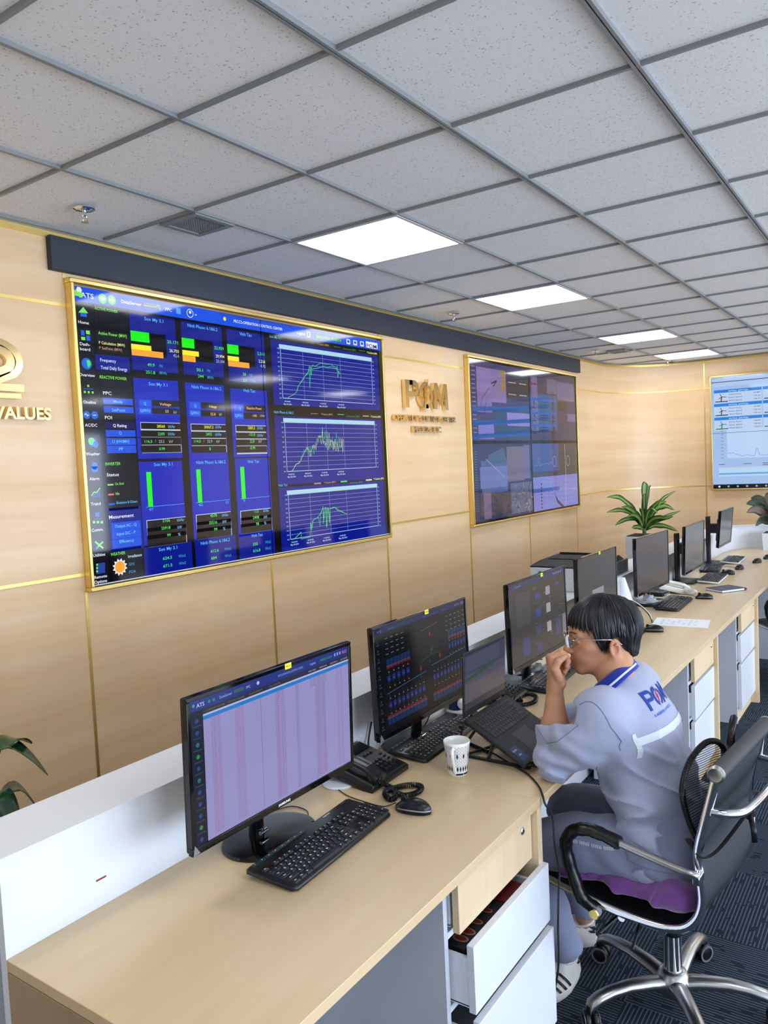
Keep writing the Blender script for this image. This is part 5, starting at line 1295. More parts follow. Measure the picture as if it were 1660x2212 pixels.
# ------------------------------------------------------------ laptop on its folding stand
LA = math.radians(29); LW, LD = .31, .238
t = thing('laptop', 'open black laptop tilted up on a stand beside the man', 'laptop', (2.350,1.232,.905))
K = Rx(LA)      # base plate: runs towards -y and down
mb = MB(); mb.box((-LW/2,-LD,-.014),(LW/2,.004,0),0,K); mb.build('base', M_['blackm'], t, bevel=.004)
mb = MB(); mb.box((-LW/2+.02,-.108,.0),(LW/2-.02,-.014,.0006),0,K); mb.build('key_well', mat('key_well', (44,46,50), .4), t)
lay = [[(k*1.07,1.0,'F%d'%k if k else 'Esc') for k in range(14)],[(k,1,s) for k,s in enumerate('`1234567890-=')]+[(13,2,'Bk')],[(0,1.5,'Tab')]+[(1.5+k,1,s) for k,s in enumerate('QWERTYUIOP[]\\')],[(0,1.75,'Cap')]+[(1.75+k,1,s) for k,s in enumerate("ASDFGHJKL;'")]+[(12.75,2.25,'En')],[(0,2.25,'Sh')]+[(2.25+k,1,s) for k,s in enumerate('ZXCVBNM,./')]+[(12.25,2.75,'Sh')],[(0,1.2,'Ct'),(1.2,1,'Fn'),(2.2,1,'W'),(3.2,1.2,'Al'),(4.4,5.4,''),(9.8,1.2,'Al'),(11,1,'Ct'),(12,1,'<'),(13,1,'v'),(14,1,'>')]]
u = (LW-.046)/15
M_['lapkey'] = mat('laptop_key', (36,38,42), .45)
for r, row in enumerate(lay):
    for x, w, s in row:
        mb = MB(); cx = -LW/2+.023+(x+w/2)*u; cy = -.022-r*.0158
        mb.box((cx-w*u/2+.0012,cy-.0064 if r else cy-.0045,.0006),(cx+w*u/2-.0012,cy+.0064 if r else cy+.003,.0022),0,K)
        if s: put_text(mb, s, K @ T(cx-w*u*.3,cy-.002,.00225), None, .0036 if len(s)==1 else .0028, 1, res=1)
        mb.build('key', [M_['lapkey'], M_['silver']], t, smooth=False)
mb = MB(); mb.box((-.052,-.222,0),(.052,-.128,.0005),0,K); mb.build('touchpad', mat('touchpad', (52,54,58), .35), t)
mb = MB(); mb.box((-.140,-.222,0),(-.095,-.165,.0006),0,K); mb.box((-.137,-.182,.0006),(-.110,-.176,.0008),1,K); mb.box((-.128,-.202,.0006),(-.112,-.196,.0008),1,K); mb.build('blue_sticker', [mat('blue_sticker', (26,48,104), .4), M_['silver']], t)
LT = math.radians(2); S = T(0,.006,.004) @ Rx(LT)
mb = MB(); mb.box((-LW/2,0,0),(LW/2,.007,.215),0,S); lid = mb.build('lid', M_['blackm'], t, bevel=.003)
it = [('R',0,0,1,1,(84,80,84),0),('R',0,.62,1,1,(58,62,84),1),('R',0,.45,1,.62,(72,72,88),1),('R',0,.0,1,.12,(56,56,62),1),('G',[(0,.49),(.72,.60),(.72,.66),(0,.55)],(48,70,54),2),('R',.0,.97,1,1,(40,42,60),2)]
for j in range(16): it.append(('R',.04,.93-j*.017,.85,.934-j*.017,(92,94,112),2))
for j in range(12): it.append(('R',.1,.42-j*.02,.7,.423-j*.02,(100,94,98),2))
gfx(it, LW-.012, .188, S @ Matrix(((1,0,0,-LW/2+.006),(0,0,-1,-.0004),(0,1,0,.022),(0,0,0,1))), dz=.0001).build('screen', M_['disp2'], lid, smooth=False, colattr=True)
mb = MB(); mb.lathe([(0,0),(.005,0),(.005,.0005),(0,.0005)], 20, 0, S @ T(0,-.0006,.011) @ Rx(PI/2)); put_text(mb, 'DELL', S @ Matrix(((1,0,0,-.0045),(0,0,-1,-.0014),(0,1,0,.0095),(0,0,0,1))), .009, .0035, 1); mb.build('brand_mark', [M_['blackm'], M_['silver']], lid)
for x in (-.09,.09): MB().tube([(x-.02,.004,.0),(x+.02,.004,.0)], .0055, 12).build('hinge', M_['black'], t)
t = thing('laptop_stand', 'black folding stand carrying the open laptop', 'stand', (2.350,1.232,DZ))
for s in (-1, 1):
    mb = MB(); x = s*.105
    mb.box((x-.006,-.20,0),(x+.006,.07,.008)); mb.tube([(x,.06,.006),(x,-.02,.115)], .005, 8); mb.tube([(x,-.02,.113),(x,-.195,.022)], .005, 8); mb.box((x-.008,-.225,.012),(x+.008,-.205,.030))
    mb.build('arm', M_['blackm'], t)
mb = MB(); mb.tube([(-.105,-.05,.008),(.105,.03,.008)], .005, 8); mb.tube([(-.105,.03,.008),(.105,-.05,.008)], .005, 8); mb.build('cross_bar', M_['blackm'], t)
mb = MB(); mb.tube(spline([(2.187,1.235,.892),(2.22,1.27,.82),(2.33,1.30,.767),(2.306,1.204,.766),(2.25,1.109,.765),(2.195,1.019,.765),(2.13,.955,.765),(2.075,.918,.764),(2.062,.905,.745),(2.088,.895,.70),(2.085,.89,.62),(2.10,.885,.53),(2.075,.88,.46),(2.065,.88,.38),(2.09,.90,.2),(2.12,.98,.006),(2.2,1.2,.006)],6), .0032, 8)
c_ = mb.build('laptop_cable', M_['blackm']); tag(c_, 'long black cable from the laptop hanging over the desk edge beside the drawers', 'cable')
mb = MB(); mb.tube([(2.335,1.295,.768),(2.30,1.21,.768)], .0065, 10); mb.build('ferrite_bead', M_['black'], c_)
# small ornament beside the second screen
t = thing('desk_ornament', 'small navy figurine with a white ball on a white foot, beside the laptop', 'ornament', (2.66,1.535,DZ))
M_['navy'] = mat('navy_ceramic', (26,34,104), .25)
MB().lathe([(0,0),(.042,0),(.043,.004),(.036,.008),(0,.009)], 28).build('foot', M_['china'], t)
MB().lathe([(.030,.008),(.028,.02),(.014,.05),(.010,.085),(.013,.10),(0,.104)], 20).build('body', M_['navy'], t)
mb = MB(); mb.lathe([(.022*math.sin(PI*k/10),.03-.022*math.cos(PI*k/10)) for k in range(11)], 20, 0, T(.0,-.03,0), cap=False); mb.build('ball', M_['china'], t)
cord('monitor_cable', [(2.33,1.56,Z),(2.42,1.54,Z+.004),(2.50,1.555,Z+.03),(2.58,1.56,Z+.05)], .0025, 'black cable crossing behind the second keyboard')
cord('monitor_cable', [(2.03,1.50,Z),(2.06,1.53,Z+.01),(2.09,1.555,Z+.05),(2.12,1.56,Z+.11)], .0032, 'black cable rising behind the first black desk phone')
cord('monitor_cable', [(2.00,1.555,Z),(2.02,1.45,Z+.02),(1.99,1.56,Z+.03)], .003, 'short black cable loop behind the first black desk phone')
for k, pts in enumerate(([(3.25,1.55,Z),(3.30,1.50,Z+.03),(3.36,1.50,Z+.04),(3.42,1.55,Z)],[(3.15,1.54,Z),(3.22,1.48,Z+.02),(3.35,1.47,Z+.02),(3.45,1.52,Z)],[(3.2,1.5,Z),(3.3,1.52,Z+.05),(3.42,1.49,Z+.03)])):
    cord('tangled_cable', pts, .0028, 'tangled black cables under the dark grey monitor by the raised hand', grp='tangled cables under the dark grey monitor')
# clear plastic bags left on two monitor bases
def bag(loc, s, label, col=(215,222,228), rough=.15, seed=1):
    rr = random.Random(seed); mb = MB(); n = 10; vs = []; fs = []
    for j in range(7):
        for k in range(n):
            a = 2*PI*k/n; rad = s*(.9-.09*j)*(1+.25*rr.uniform(-1,1)); vs.append((rad*math.cos(a), rad*.7*math.sin(a), s*.09*j*(1+.3*rr.uniform(-1,1))))
    vs.append((0,0,s*.55))
    for j in range(6):
        for k in range(n): fs.append((j*n+k,j*n+(k+1)%n,(j+1)*n+(k+1)%n,(j+1)*n+k))
    for k in range(n): fs.append((6*n+k,6*n+(k+1)%n,7*n))
    mb.add(vs, fs); m = mat('clear_film', col, rough, trans=.5, ior=1.2)
    return tag(mb.build('plastic_bag', m, None, loc, ang=75), label, 'plastic bag')
bag((5.12,1.47,DZ+.017), .085, 'crumpled clear white film on the base of the far grey monitor', seed=4)
bag((3.28,1.46,DZ+.017), .06, 'crumpled clear film on the monitor base behind the raised hand', (120,126,130), seed=7)
# white cleaning cloth / bundle leaning behind the head
mb = MB(); rr = random.Random(3)
mb.loft([[(4.72+.05*math.cos(a)*(1-k*.16)+rr.uniform(-.006,.006)+k*.012,1.47+.045*math.sin(a)*(1-k*.14)+k*.012,DZ+k*.045) for a in [2*PI*q/14 for q in range(14)]] for k in range(6)])
tag(mb.build('cloth_bundle', mat('white_cloth', (228,234,238), .8), ang=70), 'upright white cloth bundle behind the head of the man', 'cloth')
t = thing('headset', 'thin headset with white and green leads hanging behind the head of the man', 'headset', (4.52,1.37,DZ))
for k, (m, off) in enumerate((('blackm',0),('cream',.012))): MB().tube(spline([(-.02+off,.08,.10),(.02+off,.05,.13),(.05+off,.0,.10),(.06+off,-.05,.05),(.03+off,-.08,.004)],6), .0028, 8).build('lead', M_[m], t)
M_['greenlead'] = mat('green_lead', (60,170,120), .4); MB().tube(spline([(.0,.075,.08),(.04,.045,.115),(.066,-.01,.09),(.07,-.05,.04),(.04,-.085,.008)],6), .0025, 8).build('lead', M_['greenlead'], t)
# network box, papers, notebook
t = thing('network_box', 'small black network box with a green light and white plugs by the white phone', 'network device', (5.48,1.50,DZ), math.radians(-10))
mb = MB(); mb.box((-.05,-.045,0),(.05,.045,.028)); mb.build('case', M_['black'], t, bevel=.003)
for k in range(3): MB().box((-.035+k*.024,-.052,.006),(-.019+k*.024,-.044,.018)).build('port', M_['silver'], t)
for k in range(2): MB().tube(spline([(-.03+k*.024,-.05,.012),(-.05+k*.02,-.09,.02),(-.11,-.08-.02*k,.012),(-.16,-.03,.004)],5), .003, 8).build('plug_lead', M_['cream'], t)
mb = MB(); mb.add([(4.511,1.284,0),(4.539,.983,0),(4.758,1.014,0),(4.729,1.312,0),(4.511,1.284,.0012),(4.539,.983,.0012),(4.758,1.014,.0012),(4.729,1.312,.0012)], [(3,2,1,0),(4,5,6,7),(0,1,5,4),(1,2,6,5),(2,3,7,6),(3,0,4,7)])
pp = mb.build('paper_sheet', M_['paper'], None, (0,0,DZ)); tag(pp, 'white sheet with faint printed columns lying on the worktop', 'paper')
mb = MB(); A = Vector((4.535,1.262)); B = Vector((4.56,1.01)); uu = (B-A).normalized(); vv = Vector((-uu.y,uu.x))
for j in range(7):
    for k in range(4):
        if (j*3+k) % 5 == 4: continue
        p = A+uu*(.012+j*.030)+vv*(.03+k*.034); q = p+uu*.018; 
        mb.add([(p.x,p.y,.0016),(q.x,q.y,.0016),((q+vv*.004).x,(q+vv*.004).y,.0016),((p+vv*.004).x,(p+vv*.004).y,.0016)], [(0,1,2,3)])
        p = p+vv*.010; q = p+uu*.014; mb.add([(p.x,p.y,.0016),(q.x,q.y,.0016),((q+vv*.004).x,(q+vv*.004).y,.0016),((p+vv*.004).x,(p+vv*.004).y,.0016)], [(0,1,2,3)])
mb.build('printed_columns', mat('gray_print', (176,182,192), .7), pp, smooth=False)
t = thing('notebook', 'dark blue notebook with a rounded spine lying on the far worktop', 'notebook', (5.83,1.135,DZ), math.radians(-35))
M_['bluecover'] = mat('dark_blue_cover', (44,56,84), .45, bump=.2, bscale=300)
mb = MB(); mb.box((-.105,-.075,.003),(.10,.075,.016)); mb.build('pages', M_['paper'], t)
mb = MB(); mb.box((-.11,-.08,0),(.10,.08,.003)); mb.box((-.11,-.08,.016),(.10,.08,.0195)); mb.tube([(.10,-.08,.0098),(.10,.08,.0098)], .0098, 14); mb.build('cover', M_['bluecover'], t, bevel=.001)
mb = MB(); mb.box((-.06,-.045,.0195),(-.05,.0,.0202)); mb.build('silver_tab', M_['silver'], t)

# ------------------------------------------------------------ printer group behind the partition
mb = MB(); mb.box((4.27,1.772,0),(5.75,1.90,.972)); tag(mb.build('low_cabinet', M_['white'], bevel=.002), 'low white cabinet behind the divider carrying the printers', 'cabinet')
t = thing('printer', 'white laser printer with a black lid and three green dots on its front', 'printer', (4.24,1.605,.975))
mb = MB(); mb.box((0,0,0),(.40,.30,.135)); mb.build('body', M_['whitem'], t, bevel=.006)
PZ = T(0,0,-.09) @ Matrix.Diagonal((1,.857,1,1))
mb = MB(); mb.loft([[(0,0,.225),(.40,0,.225),(.40,.35,.225),(0,.35,.225)],[(.0,.0,.233),(.40,.0,.233),(.40,.35,.233),(.0,.35,.233)],[(.07,.035,.258),(.39,.03,.262),(.39,.32,.262),(.07,.315,.258)]], 0, PZ); top = mb.build('lid', M_['blackm'], t, bevel=.003)
mb = MB(); mb.add([(.13,.07,.2625),(.34,.07,.2645),(.34,.28,.2645),(.13,.28,.2625),(.16,.09,.245),(.33,.09,.22),(.33,.26,.22),(.16,.26,.245)], [(0,1,5,4),(1,2,6,5),(2,3,7,6),(3,0,4,7),(4,5,6,7)], 0, PZ); mb.box((.36,.05,.262),(.375,.30,.272), 0, PZ); mb.build('output_tray', M_['black'], top)
M_['greend'] = mat('green_dot', (40,150,60), .4)
for k in range(3): MB().lathe([(0,0),(.016,0),(.016,.001),(0,.001)], 24, 0, T(-.0005,.235-k*.038,.098) @ Ry(-PI/2)).build('green_dot', M_['greend'], t)
t = thing('label_printer', 'dark grey device with side vents between the two grey monitors', 'printer', (4.80,1.61,.975))
mb = MB(); mb.box((0,0,0),(.36,.28,.085)); mb.build('body', mat('gray_plastic', (110,112,112), .45), t, bevel=.006)
mb = MB(); mb.prism([(.05,0),(.30,0),(.20,.07),(.12,.05)], .24, 0, T(0,.25,.085) @ Rx(PI/2) @ Matrix.Diagonal((1,.55,1,1))); mb.build('cover', M_['black'], t)
mb = MB()
for k in range(8): mb.box((.27,-.001,.015+k*.0075),(.32,.0,.019+k*.0075))
mb.build('vent_slots', M_['black'], t)
mb = MB(); mb.box((5.28,1.84,.972),(5.60,1.88,.995)); tag(mb.build('stapler', M_['black'], bevel=.01), 'long black stapler on the low white cabinet', 'stapler')

# ------------------------------------------------------------ plants
M_['leafd'] = mat('leaf_dark', (40,78,34), .38, bump=.2, bscale=60); M_['leafl'] = mat('leaf_lime', (122,160,60), .38); M_['leafr'] = mat('leaf_dusky', (62,78,66), .35); M_['leafu'] = mat('leaf_reddish', (118,84,70), .4); M_['leafp'] = mat('leaf_deep_green', (26,64,34), .25); M_['soil'] = mat('soil', (46,36,28), .9)
M_['legend'].node_tree.nodes['Principled BSDF'].inputs['Base Color'].default_value = (*lin((240,244,248)), 1)
M_['stem'] = mat('plant_stem', (96,110,60), .5)
def leaf(path, wid, mats, parent, n=14, fold=.25, stripe=.45, prof=None, name='leaf', side=None, wavy=0.):
    P = spline(path, max(2, n//(len(path)-1))); N = len(P)-1; mb = MB(); rows = []
    sd = Vector(side) if side else None
    for i, p in enumerate(P):
        f = i/N; t = (P[min(i+1,N)]-P[max(i-1,0)]).normalized()
        b = t.cross(Vector((0,0,1))); b = b.normalized() if b.length > .05 else Vector((0,1,0))
        if sd is not None: b = (sd-t*sd.dot(t)).normalized()
        u = b.cross(t).normalized()
        w = wid*(prof(f) if prof else (.35+.65*math.sin(PI*min(1,f*1.25)*.5))*max(.02,(1-f**3.2)))*(1+wavy*math.sin(f*17+wid*400))
        wv = wavy*wid*math.sin(f*22)
        rows.append([p+b*w*s+u*(abs(s)*w*fold+wv*abs(s)) for s in (-1,-stripe,0,stripe,1)])
    vs = [q for r in rows for q in r]; 
    for i in range(N):
        for k in range(4): mb.add([rows[i][k],rows[i][k+1],rows[i+1][k+1],rows[i+1][k]], [(0,1,2,3)], 1 if k in (1,2) else 0)
    o = mb.build(name, mats, parent, smooth=False)
    bm = bmesh.new(); bm.from_mesh(o.data); bmesh.ops.remove_doubles(bm, verts=bm.verts, dist=.00005); bm.to_mesh(o.data); bm.free()
    o.data.polygons.foreach_set('use_smooth', [True]*len(o.data.polygons))
    sol = o.modifiers.new('thickness', 'SOLIDIFY'); sol.thickness = .0012
    return o
t = thing('dracaena_plant', 'green and lime striped long-leaved plant in a tall white planter near the curved corner', 'plant', (7.85,2.28,0))
mb = MB(); mb.frust((0,0,0),.26,.26,.93,.30,.30); mb.build('planter', M_['white'], t, bevel=.006)
mb = MB(); mb.box((-.138,-.138,.92),(.138,.138,.936)); mb.build('soil', M_['soil'], t)
MB().tube([(0,0,.93),(.0,.0,1.0)], .02, 10).build('stem', M_['stem'], t)
# image-right direction (rx), and depth direction
RX = Vector((.566,-.823,0)); FD = Vector((.82,.57,0))
def dl(r, z, d, w, mid=.5, droop=0.):
    """leaf reaching r sideways and z up, d in depth"""
    tip = RX*r+FD*d+Vector((0,0,z)); m1 = RX*r*.30+FD*d*.3+Vector((0,0,z*.45+mid*.10+.02)); m2 = RX*r*.66+FD*d*.66+Vector((0,0,z*.80+mid*.08))
    leaf([(0,0,.98), (m1.x,m1.y,m1.z+.95), (m2.x,m2.y,m2.z+.95), (tip.x,tip.y,tip.z+.95-droop)], w, [M_['leafd'], M_['leafl']], t, 15, .22, .42, side=tuple((FD*.3+RX*(.9*math.copysign(1,z) if abs(r) < .15 else 0)+Vector((0,0,.9 if abs(r) >= .15 else 0))+FD*rr.uniform(-.5,.6)+RX*(-z*.9*math.copysign(1,r) if abs(r) >= .15 else 0))), wavy=.12)
rr = random.Random(33)
for a in ((.02,.55,.0,.045),(.10,.50,.08,.036),(-.03,.42,-.12,.038),(-.35,.42,.05,.040),(-.27,.30,-.12,.042),(-.38,.24,-.05,.040),(-.22,.20,-.18,.036),(-.33,.10,-.05,.036),(.20,.30,-.05,.042),(.14,.34,-.15,.036),(.36,.40,.06,.026),(.30,.26,-.08,.045),(.40,.20,.0,.022),(.27,.16,-.12,.036),(.16,.16,-.2,.040),(-.10,.26,-.2,.034),(.33,.04,-.02,.034),(-.18,.10,-.2,.036),(.06,.24,-.22,.036)):
    dl(a[0]*rr.uniform(.92,1.08),a[1],a[2],a[3]*.9,rr.uniform(.0,.9),rr.uniform(-.02,.05))
t = thing('potted_plant', 'dusky green and red broad-leaved plant in a white square pot with a red diamond', 'plant', (8.33,1.16,DZ))
def pot(t, s, h):
    mb = MB(); mb.frust((0,0,0), s*.92, s*.92, h, s, s); mb.build('pot', M_['white'], t, bevel=.004)
    mb = MB(); mb.box((-s*.45,-s*.45,h-.005),(s*.45,s*.45,h+.001)); mb.build('soil', M_['soil'], t)
pot(t, .22, .165)
M_['redp'] = mat('red_print', (226,60,62), .4)
for dz in (0,):
    mb = MB(); mb.prism([(0,-.055),(.055,0),(0,.055),(-.055,0)], .001, 0, Matrix(((0,0,-1,-.1045),(-1,0,0,-.02),(0,1,0,.085),(0,0,0,1)))); mb.prism([(0,-.03),(.03,0),(0,.03),(-.03,0)], .0016, 1, Matrix(((0,0,-1,-.1045),(-1,0,0,-.02),(0,1,0,.085),(0,0,0,1)))); mb.build('diamond_print', [M_['redp'], M_['paper']], t)
MB().tube([(0,0,.16),(.01,.0,.30)], .008, 8).build('stem', M_['stem'], t)
rr = random.Random(12); ov = lambda f: math.sin(PI*min(1,max(0,f))**.8)**.8 if f < 1 else 0.02
for k, (r, z, d) in enumerate(((-.28,.09,0),(-.26,.17,.05),(-.20,.22,.08),(-.16,.24,-.1),(-.05,.25,.1),(-.22,-.04,-.05),(-.12,-.02,-.15),(-.03,-.06,-.18),(.03,.22,0),(.12,.20,-.1),(.16,.1,.08),(.10,-.04,-.15),(.2,.02,-.03),(-.08,.1,-.18),(.05,.1,-.2),(.22,.18,.1),(-.02,.16,.18),(.18,.24,.0))):
    tip = RX*r+FD*d; b0 = (.01,0,.24+.06*(k%2))
    leaf([b0, (tip.x*.35,tip.y*.35,.31+z*.45), (tip.x*.7,tip.y*.7,.33+z*.75), (tip.x,tip.y,.28+z)], .050, [M_['leafr'], M_['leafr'] if k%3 else M_['leafu']], t, 12, .12, .5, prof=ov, side=tuple(Vector((0,0,.9))+FD*rr.uniform(-.5,.6)+RX*(.9 if abs(r) < .1 else -z*2*math.copysign(1,r))))
t = thing('potted_plant', 'deep green heart-leaved plant behind the white divider at the left border', 'plant', (1.05,2.22,0))
MB().lathe([(0,0),(.13,0),(.17,.45),(.175,.5),(.16,.5),(.155,.46),(0,.45)], 32).build('pot', M_['white'], t)
MB().lathe([(0,.452),(.15,.452)], 24, cap=False).build('soil', M_['soil'], t)
hv = lambda f: (math.sin(PI*f**.62)**.9 if 0 < f < 1 else .02)
for k, (x, y, z, L_, hd, dr) in enumerate(((.12,-.02,.98,.11,10,-.02),(.10,.0,.97,.15,-35,-.09),(.11,-.02,.84,.13,-20,-.15),(.06,-.03,.85,.12,-70,-.10),(-.05,.0,1.0,.14,120,-.04),(-.1,.05,.9,.14,180,-.08),(0,.1,.95,.13,60,-.05),(-.02,-.1,.9,.13,-110,-.08))):
    MB().tube(spline([(0,0,.45),(x*.4,y*.4,z*.8),(x,y,z)],5), .0035, 6).build('stem', M_['leafp'], t)
    h = math.radians(hd); dx, dy = math.cos(h), math.sin(h)
    leaf([(x,y,z),(x+dx*L_*.35,y+dy*L_*.35,z+.02),(x+dx*L_*.7,y+dy*L_*.7,z+.01+dr*.4),(x+dx*L_,y+dy*L_,z+dr)], .048, [M_['leafp'], M_['leafp']], t, 12, .12, .5, prof=hv)
# ------------------------------------------------------------ implicit surface modelling (for the person, cushion)
class SDF:
    def __init__(s, lo, hi, h):
        s.h = h; s.lo = np.array(lo, float); n = np.ceil((np.array(hi)-s.lo)/h).astype(int)+1; s.n = n
        s.x = s.lo[0]+h*np.arange(n[0]); s.y = s.lo[1]+h*np.arange(n[1]); s.z = s.lo[2]+h*np.arange(n[2])
        s.f = np.full(n, 1.0, np.float32)
    def region(s, lo, hi):
        sl = []
        for k, ax in enumerate((s.x, s.y, s.z)):
            a = int(np.clip(np.floor((lo[k]-s.lo[k])/s.h), 0, s.n[k])); b = int(np.clip(np.ceil((hi[k]-s.lo[k])/s.h)+1, 0, s.n[k])); sl.append(slice(a, b))
        sl = tuple(sl)
        X, Y, Z = np.meshgrid(s.x[sl[0]], s.y[sl[1]], s.z[sl[2]], indexing='ij')
        return sl, np.stack([X, Y, Z], -1)
    def comb(s, lo, hi, fn, k=.01, op='u'):
        pad = k*1.5+s.h*3
        lo = np.array(lo)-pad; hi = np.array(hi)+pad
        sl, P = s.region(lo, hi)
        if 0 in P.shape: return s
        d = fn(P).astype(np.float32); f = s.f[sl]
        if op == 'u':
            hh = np.clip(.5+.5*(f-d)/max(k,1e-6), 0, 1); s.f[sl] = f*(1-hh)+d*hh-k*hh*(1-hh)
        else:
            d = -d; hh = np.clip(.5-.5*(f-d)/max(k,1e-6), 0, 1); s.f[sl] = f*(1-hh)+d*hh+k*hh*(1-hh)
        return s
    def cone(s, a, b, ra, rb, k=.01, op='u'):
        a = np.array(a, float); b = np.array(b, float); r = max(ra, rb); ab = b-a; L2 = ab@ab+1e-12
        def fn(P):
            t = np.clip(((P-a)@ab)/L2, 0, 1); return np.linalg.norm(P-(a+t[...,None]*ab), axis=-1)-(ra+(rb-ra)*t)
        return s.comb(np.minimum(a,b)-r, np.maximum(a,b)+r, fn, k, op)
    def ell(s, c, r, k=.01, op='u', R=None):
        c = np.array(c, float); r = np.array(r, float); m = r.max()
        def fn(P):
            q = P-c
            if R is not None: q = q@R
            k0 = np.linalg.norm(q/r, axis=-1); k1 = np.linalg.norm(q/r**2, axis=-1)+1e-9; return k0*(k0-1)/k1
        return s.comb(c-m, c+m, fn, k, op)
    def slab(s, a, b, side, wa, wb, da, db, k=.02, op='u'):
        """tapered capsule with elliptical section: half width w along side, half depth d across it"""
        a = np.array(a, float); b = np.array(b, float); ab = b-a; L = np.linalg.norm(ab); t_ = ab/L
        sd = np.array(side, float); sd = sd-t_*(sd@t_); sd /= np.linalg.norm(sd); dp = np.cross(t_, sd); r = max(wa, wb, da, db)
        def fn(P):
            q = P-a; h = q@t_; t = np.clip(h/L, 0, 1); ax = h-t*L; w = wa+(wb-wa)*t; d = da+(db-da)*t; mn = np.minimum(w, d)
            k0 = np.sqrt(((q@sd)/w)**2+((q@dp)/d)**2+(ax/mn)**2); return (k0-1)*mn*(.6+.4*np.clip(k0,0,1))
        return s.comb(np.minimum(a,b)-r, np.maximum(a,b)+r, fn, k, op)
    def cut(s, p, nrm, lo=None, hi=None):
        """remove everything on the side nrm points to"""
        p = np.array(p, float); nrm = np.array(nrm, float); nrm /= np.linalg.norm(nrm)
        sl, P = s.region(s.lo if lo is None else lo, (s.lo+s.h*s.n) if hi is None else hi)
        s.f[sl] = np.maximum(s.f[sl], ((P-p)@nrm).astype(np.float32)); return s
    def displace(s, fn, band=.03):
        m = np.abs(s.f) < band; idx = np.argwhere(m)
        P = s.lo+idx*s.h; s.f[m] += fn(P).astype(np.float32); return s
    def mesh(s):
        f = s.f; n = f.shape; sg = f < 0
        S = sg[:-1,:-1,:-1].astype(np.int8).copy()*0
        cr = [(dx,dy,dz) for dx in (0,1) for dy in (0,1) for dz in (0,1)]
        sub = lambda A, d: A[d[0]:n[0]-1+d[0], d[1]:n[1]-1+d[1], d[2]:n[2]-1+d[2]]
        for d in cr: S = S+sub(sg, d)
        cells = np.argwhere((S > 0) & (S < 8)); idx = np.full(S.shape, -1, np.int32); idx[tuple(cells.T)] = np.arange(len(cells))
        acc = np.zeros((len(cells), 3)); cnt = np.zeros(len(cells))
        for a in cr:
            for ax in range(3):
                if a[ax]: continue
                b = list(a); b[ax] = 1
                fa = f[tuple((cells+a).T)]; fb = f[tuple((cells+b).T)]; m = (fa < 0) != (fb < 0)
                t = fa[m]/(fa[m]-fb[m]); q = np.array([a]*m.sum(), float); 
                if len(q): q[:, ax] += t; acc[m] += q; cnt[m] += 1
        V = s.lo+(cells+acc/cnt[:,None])*s.h
        Q = []
        for ax in range(3):
            u, v = (ax+1)%3, (ax+2)%3
            sa = [slice(1,n[k]-1) for k in range(3)]; sa[ax] = slice(0,n[ax]-1); sb = list(sa); sb[ax] = slice(1,n[ax])
            A = sg[tuple(sa)]; B = sg[tuple(sb)]; e = np.argwhere(A != B); off = np.array([1,1,1]); off[ax] = 0; g = e+off
            flip = A[tuple(e.T)]
            def at(du, dv):
                h = g.copy(); h[:,u] -= du; h[:,v] -= dv; return idx[tuple(h.T)]
            q = np.stack([at(1,1), at(0,1), at(0,0), at(1,0)], 1)
            q[~flip] = q[~flip][:, ::-1]; Q.append(q)
        F_ = np.concatenate(Q); F_ = F_[(F_ >= 0).all(1)]
        return V, F_
def relax(V, Fq, it=3, lam=.5):
    e = np.concatenate([Fq[:, [0,1]], Fq[:, [1,2]], Fq[:, [2,3]], Fq[:, [3,0]]])
    for _ in range(it):
        acc = np.zeros_like(V); cnt = np.zeros(len(V))
        np.add.at(acc, e[:,0], V[e[:,1]]); np.add.at(acc, e[:,1], V[e[:,0]]); np.add.at(cnt, e[:,0], 1); np.add.at(cnt, e[:,1], 1)
        V = V+lam*(acc/np.maximum(cnt,1)[:,None]-V)
    return V
def np_mesh(name, parts, mats, parent=None, tint=None):
    vs = []; fs = []; off = 0
    for V, Fq in parts: vs.append(V); fs.append(Fq+off); off += len(V)
    V = np.concatenate(vs); Fq = np.concatenate(fs)
    me = bpy.data.meshes.new(name); me.from_pydata(V.tolist(), [], Fq.tolist())
    for m in (mats if isinstance(mats, (list,tuple)) else [mats]): me.materials.append(m)
    me.polygons.foreach_set('use_smooth', [True]*len(me.polygons))
    if tint is not None:
        ca = me.color_attributes.new('Tint', 'FLOAT_COLOR', 'POINT'); c = np.ones((len(V),4)); c[:,:3] = tint(V); ca.data.foreach_set('color', c.ravel())
    me.update(); o = bpy.data.objects.new(name, me); C.objects.link(o)
    if parent is not None: o.parent = parent
    return o
_tab = np.random.RandomState(7).rand(32,32,32)
def vnoise(P, sc, seed=0):
    q = np.asarray(P)*np.array(sc)+seed*7.31; i = np.floor(q).astype(int); f = q-i; f = f*f*(3-2*f); r = 0
    for dx in (0,1):
        for dy in (0,1):
            for dz in (0,1):
                r = r+_tab[(i[...,0]+dx)%32,(i[...,1]+dy)%32,(i[...,2]+dz)%32]*(f[...,0] if dx else 1-f[...,0])*(f[...,1] if dy else 1-f[...,1])*(f[...,2] if dz else 1-f[...,2])
    return r*2-1

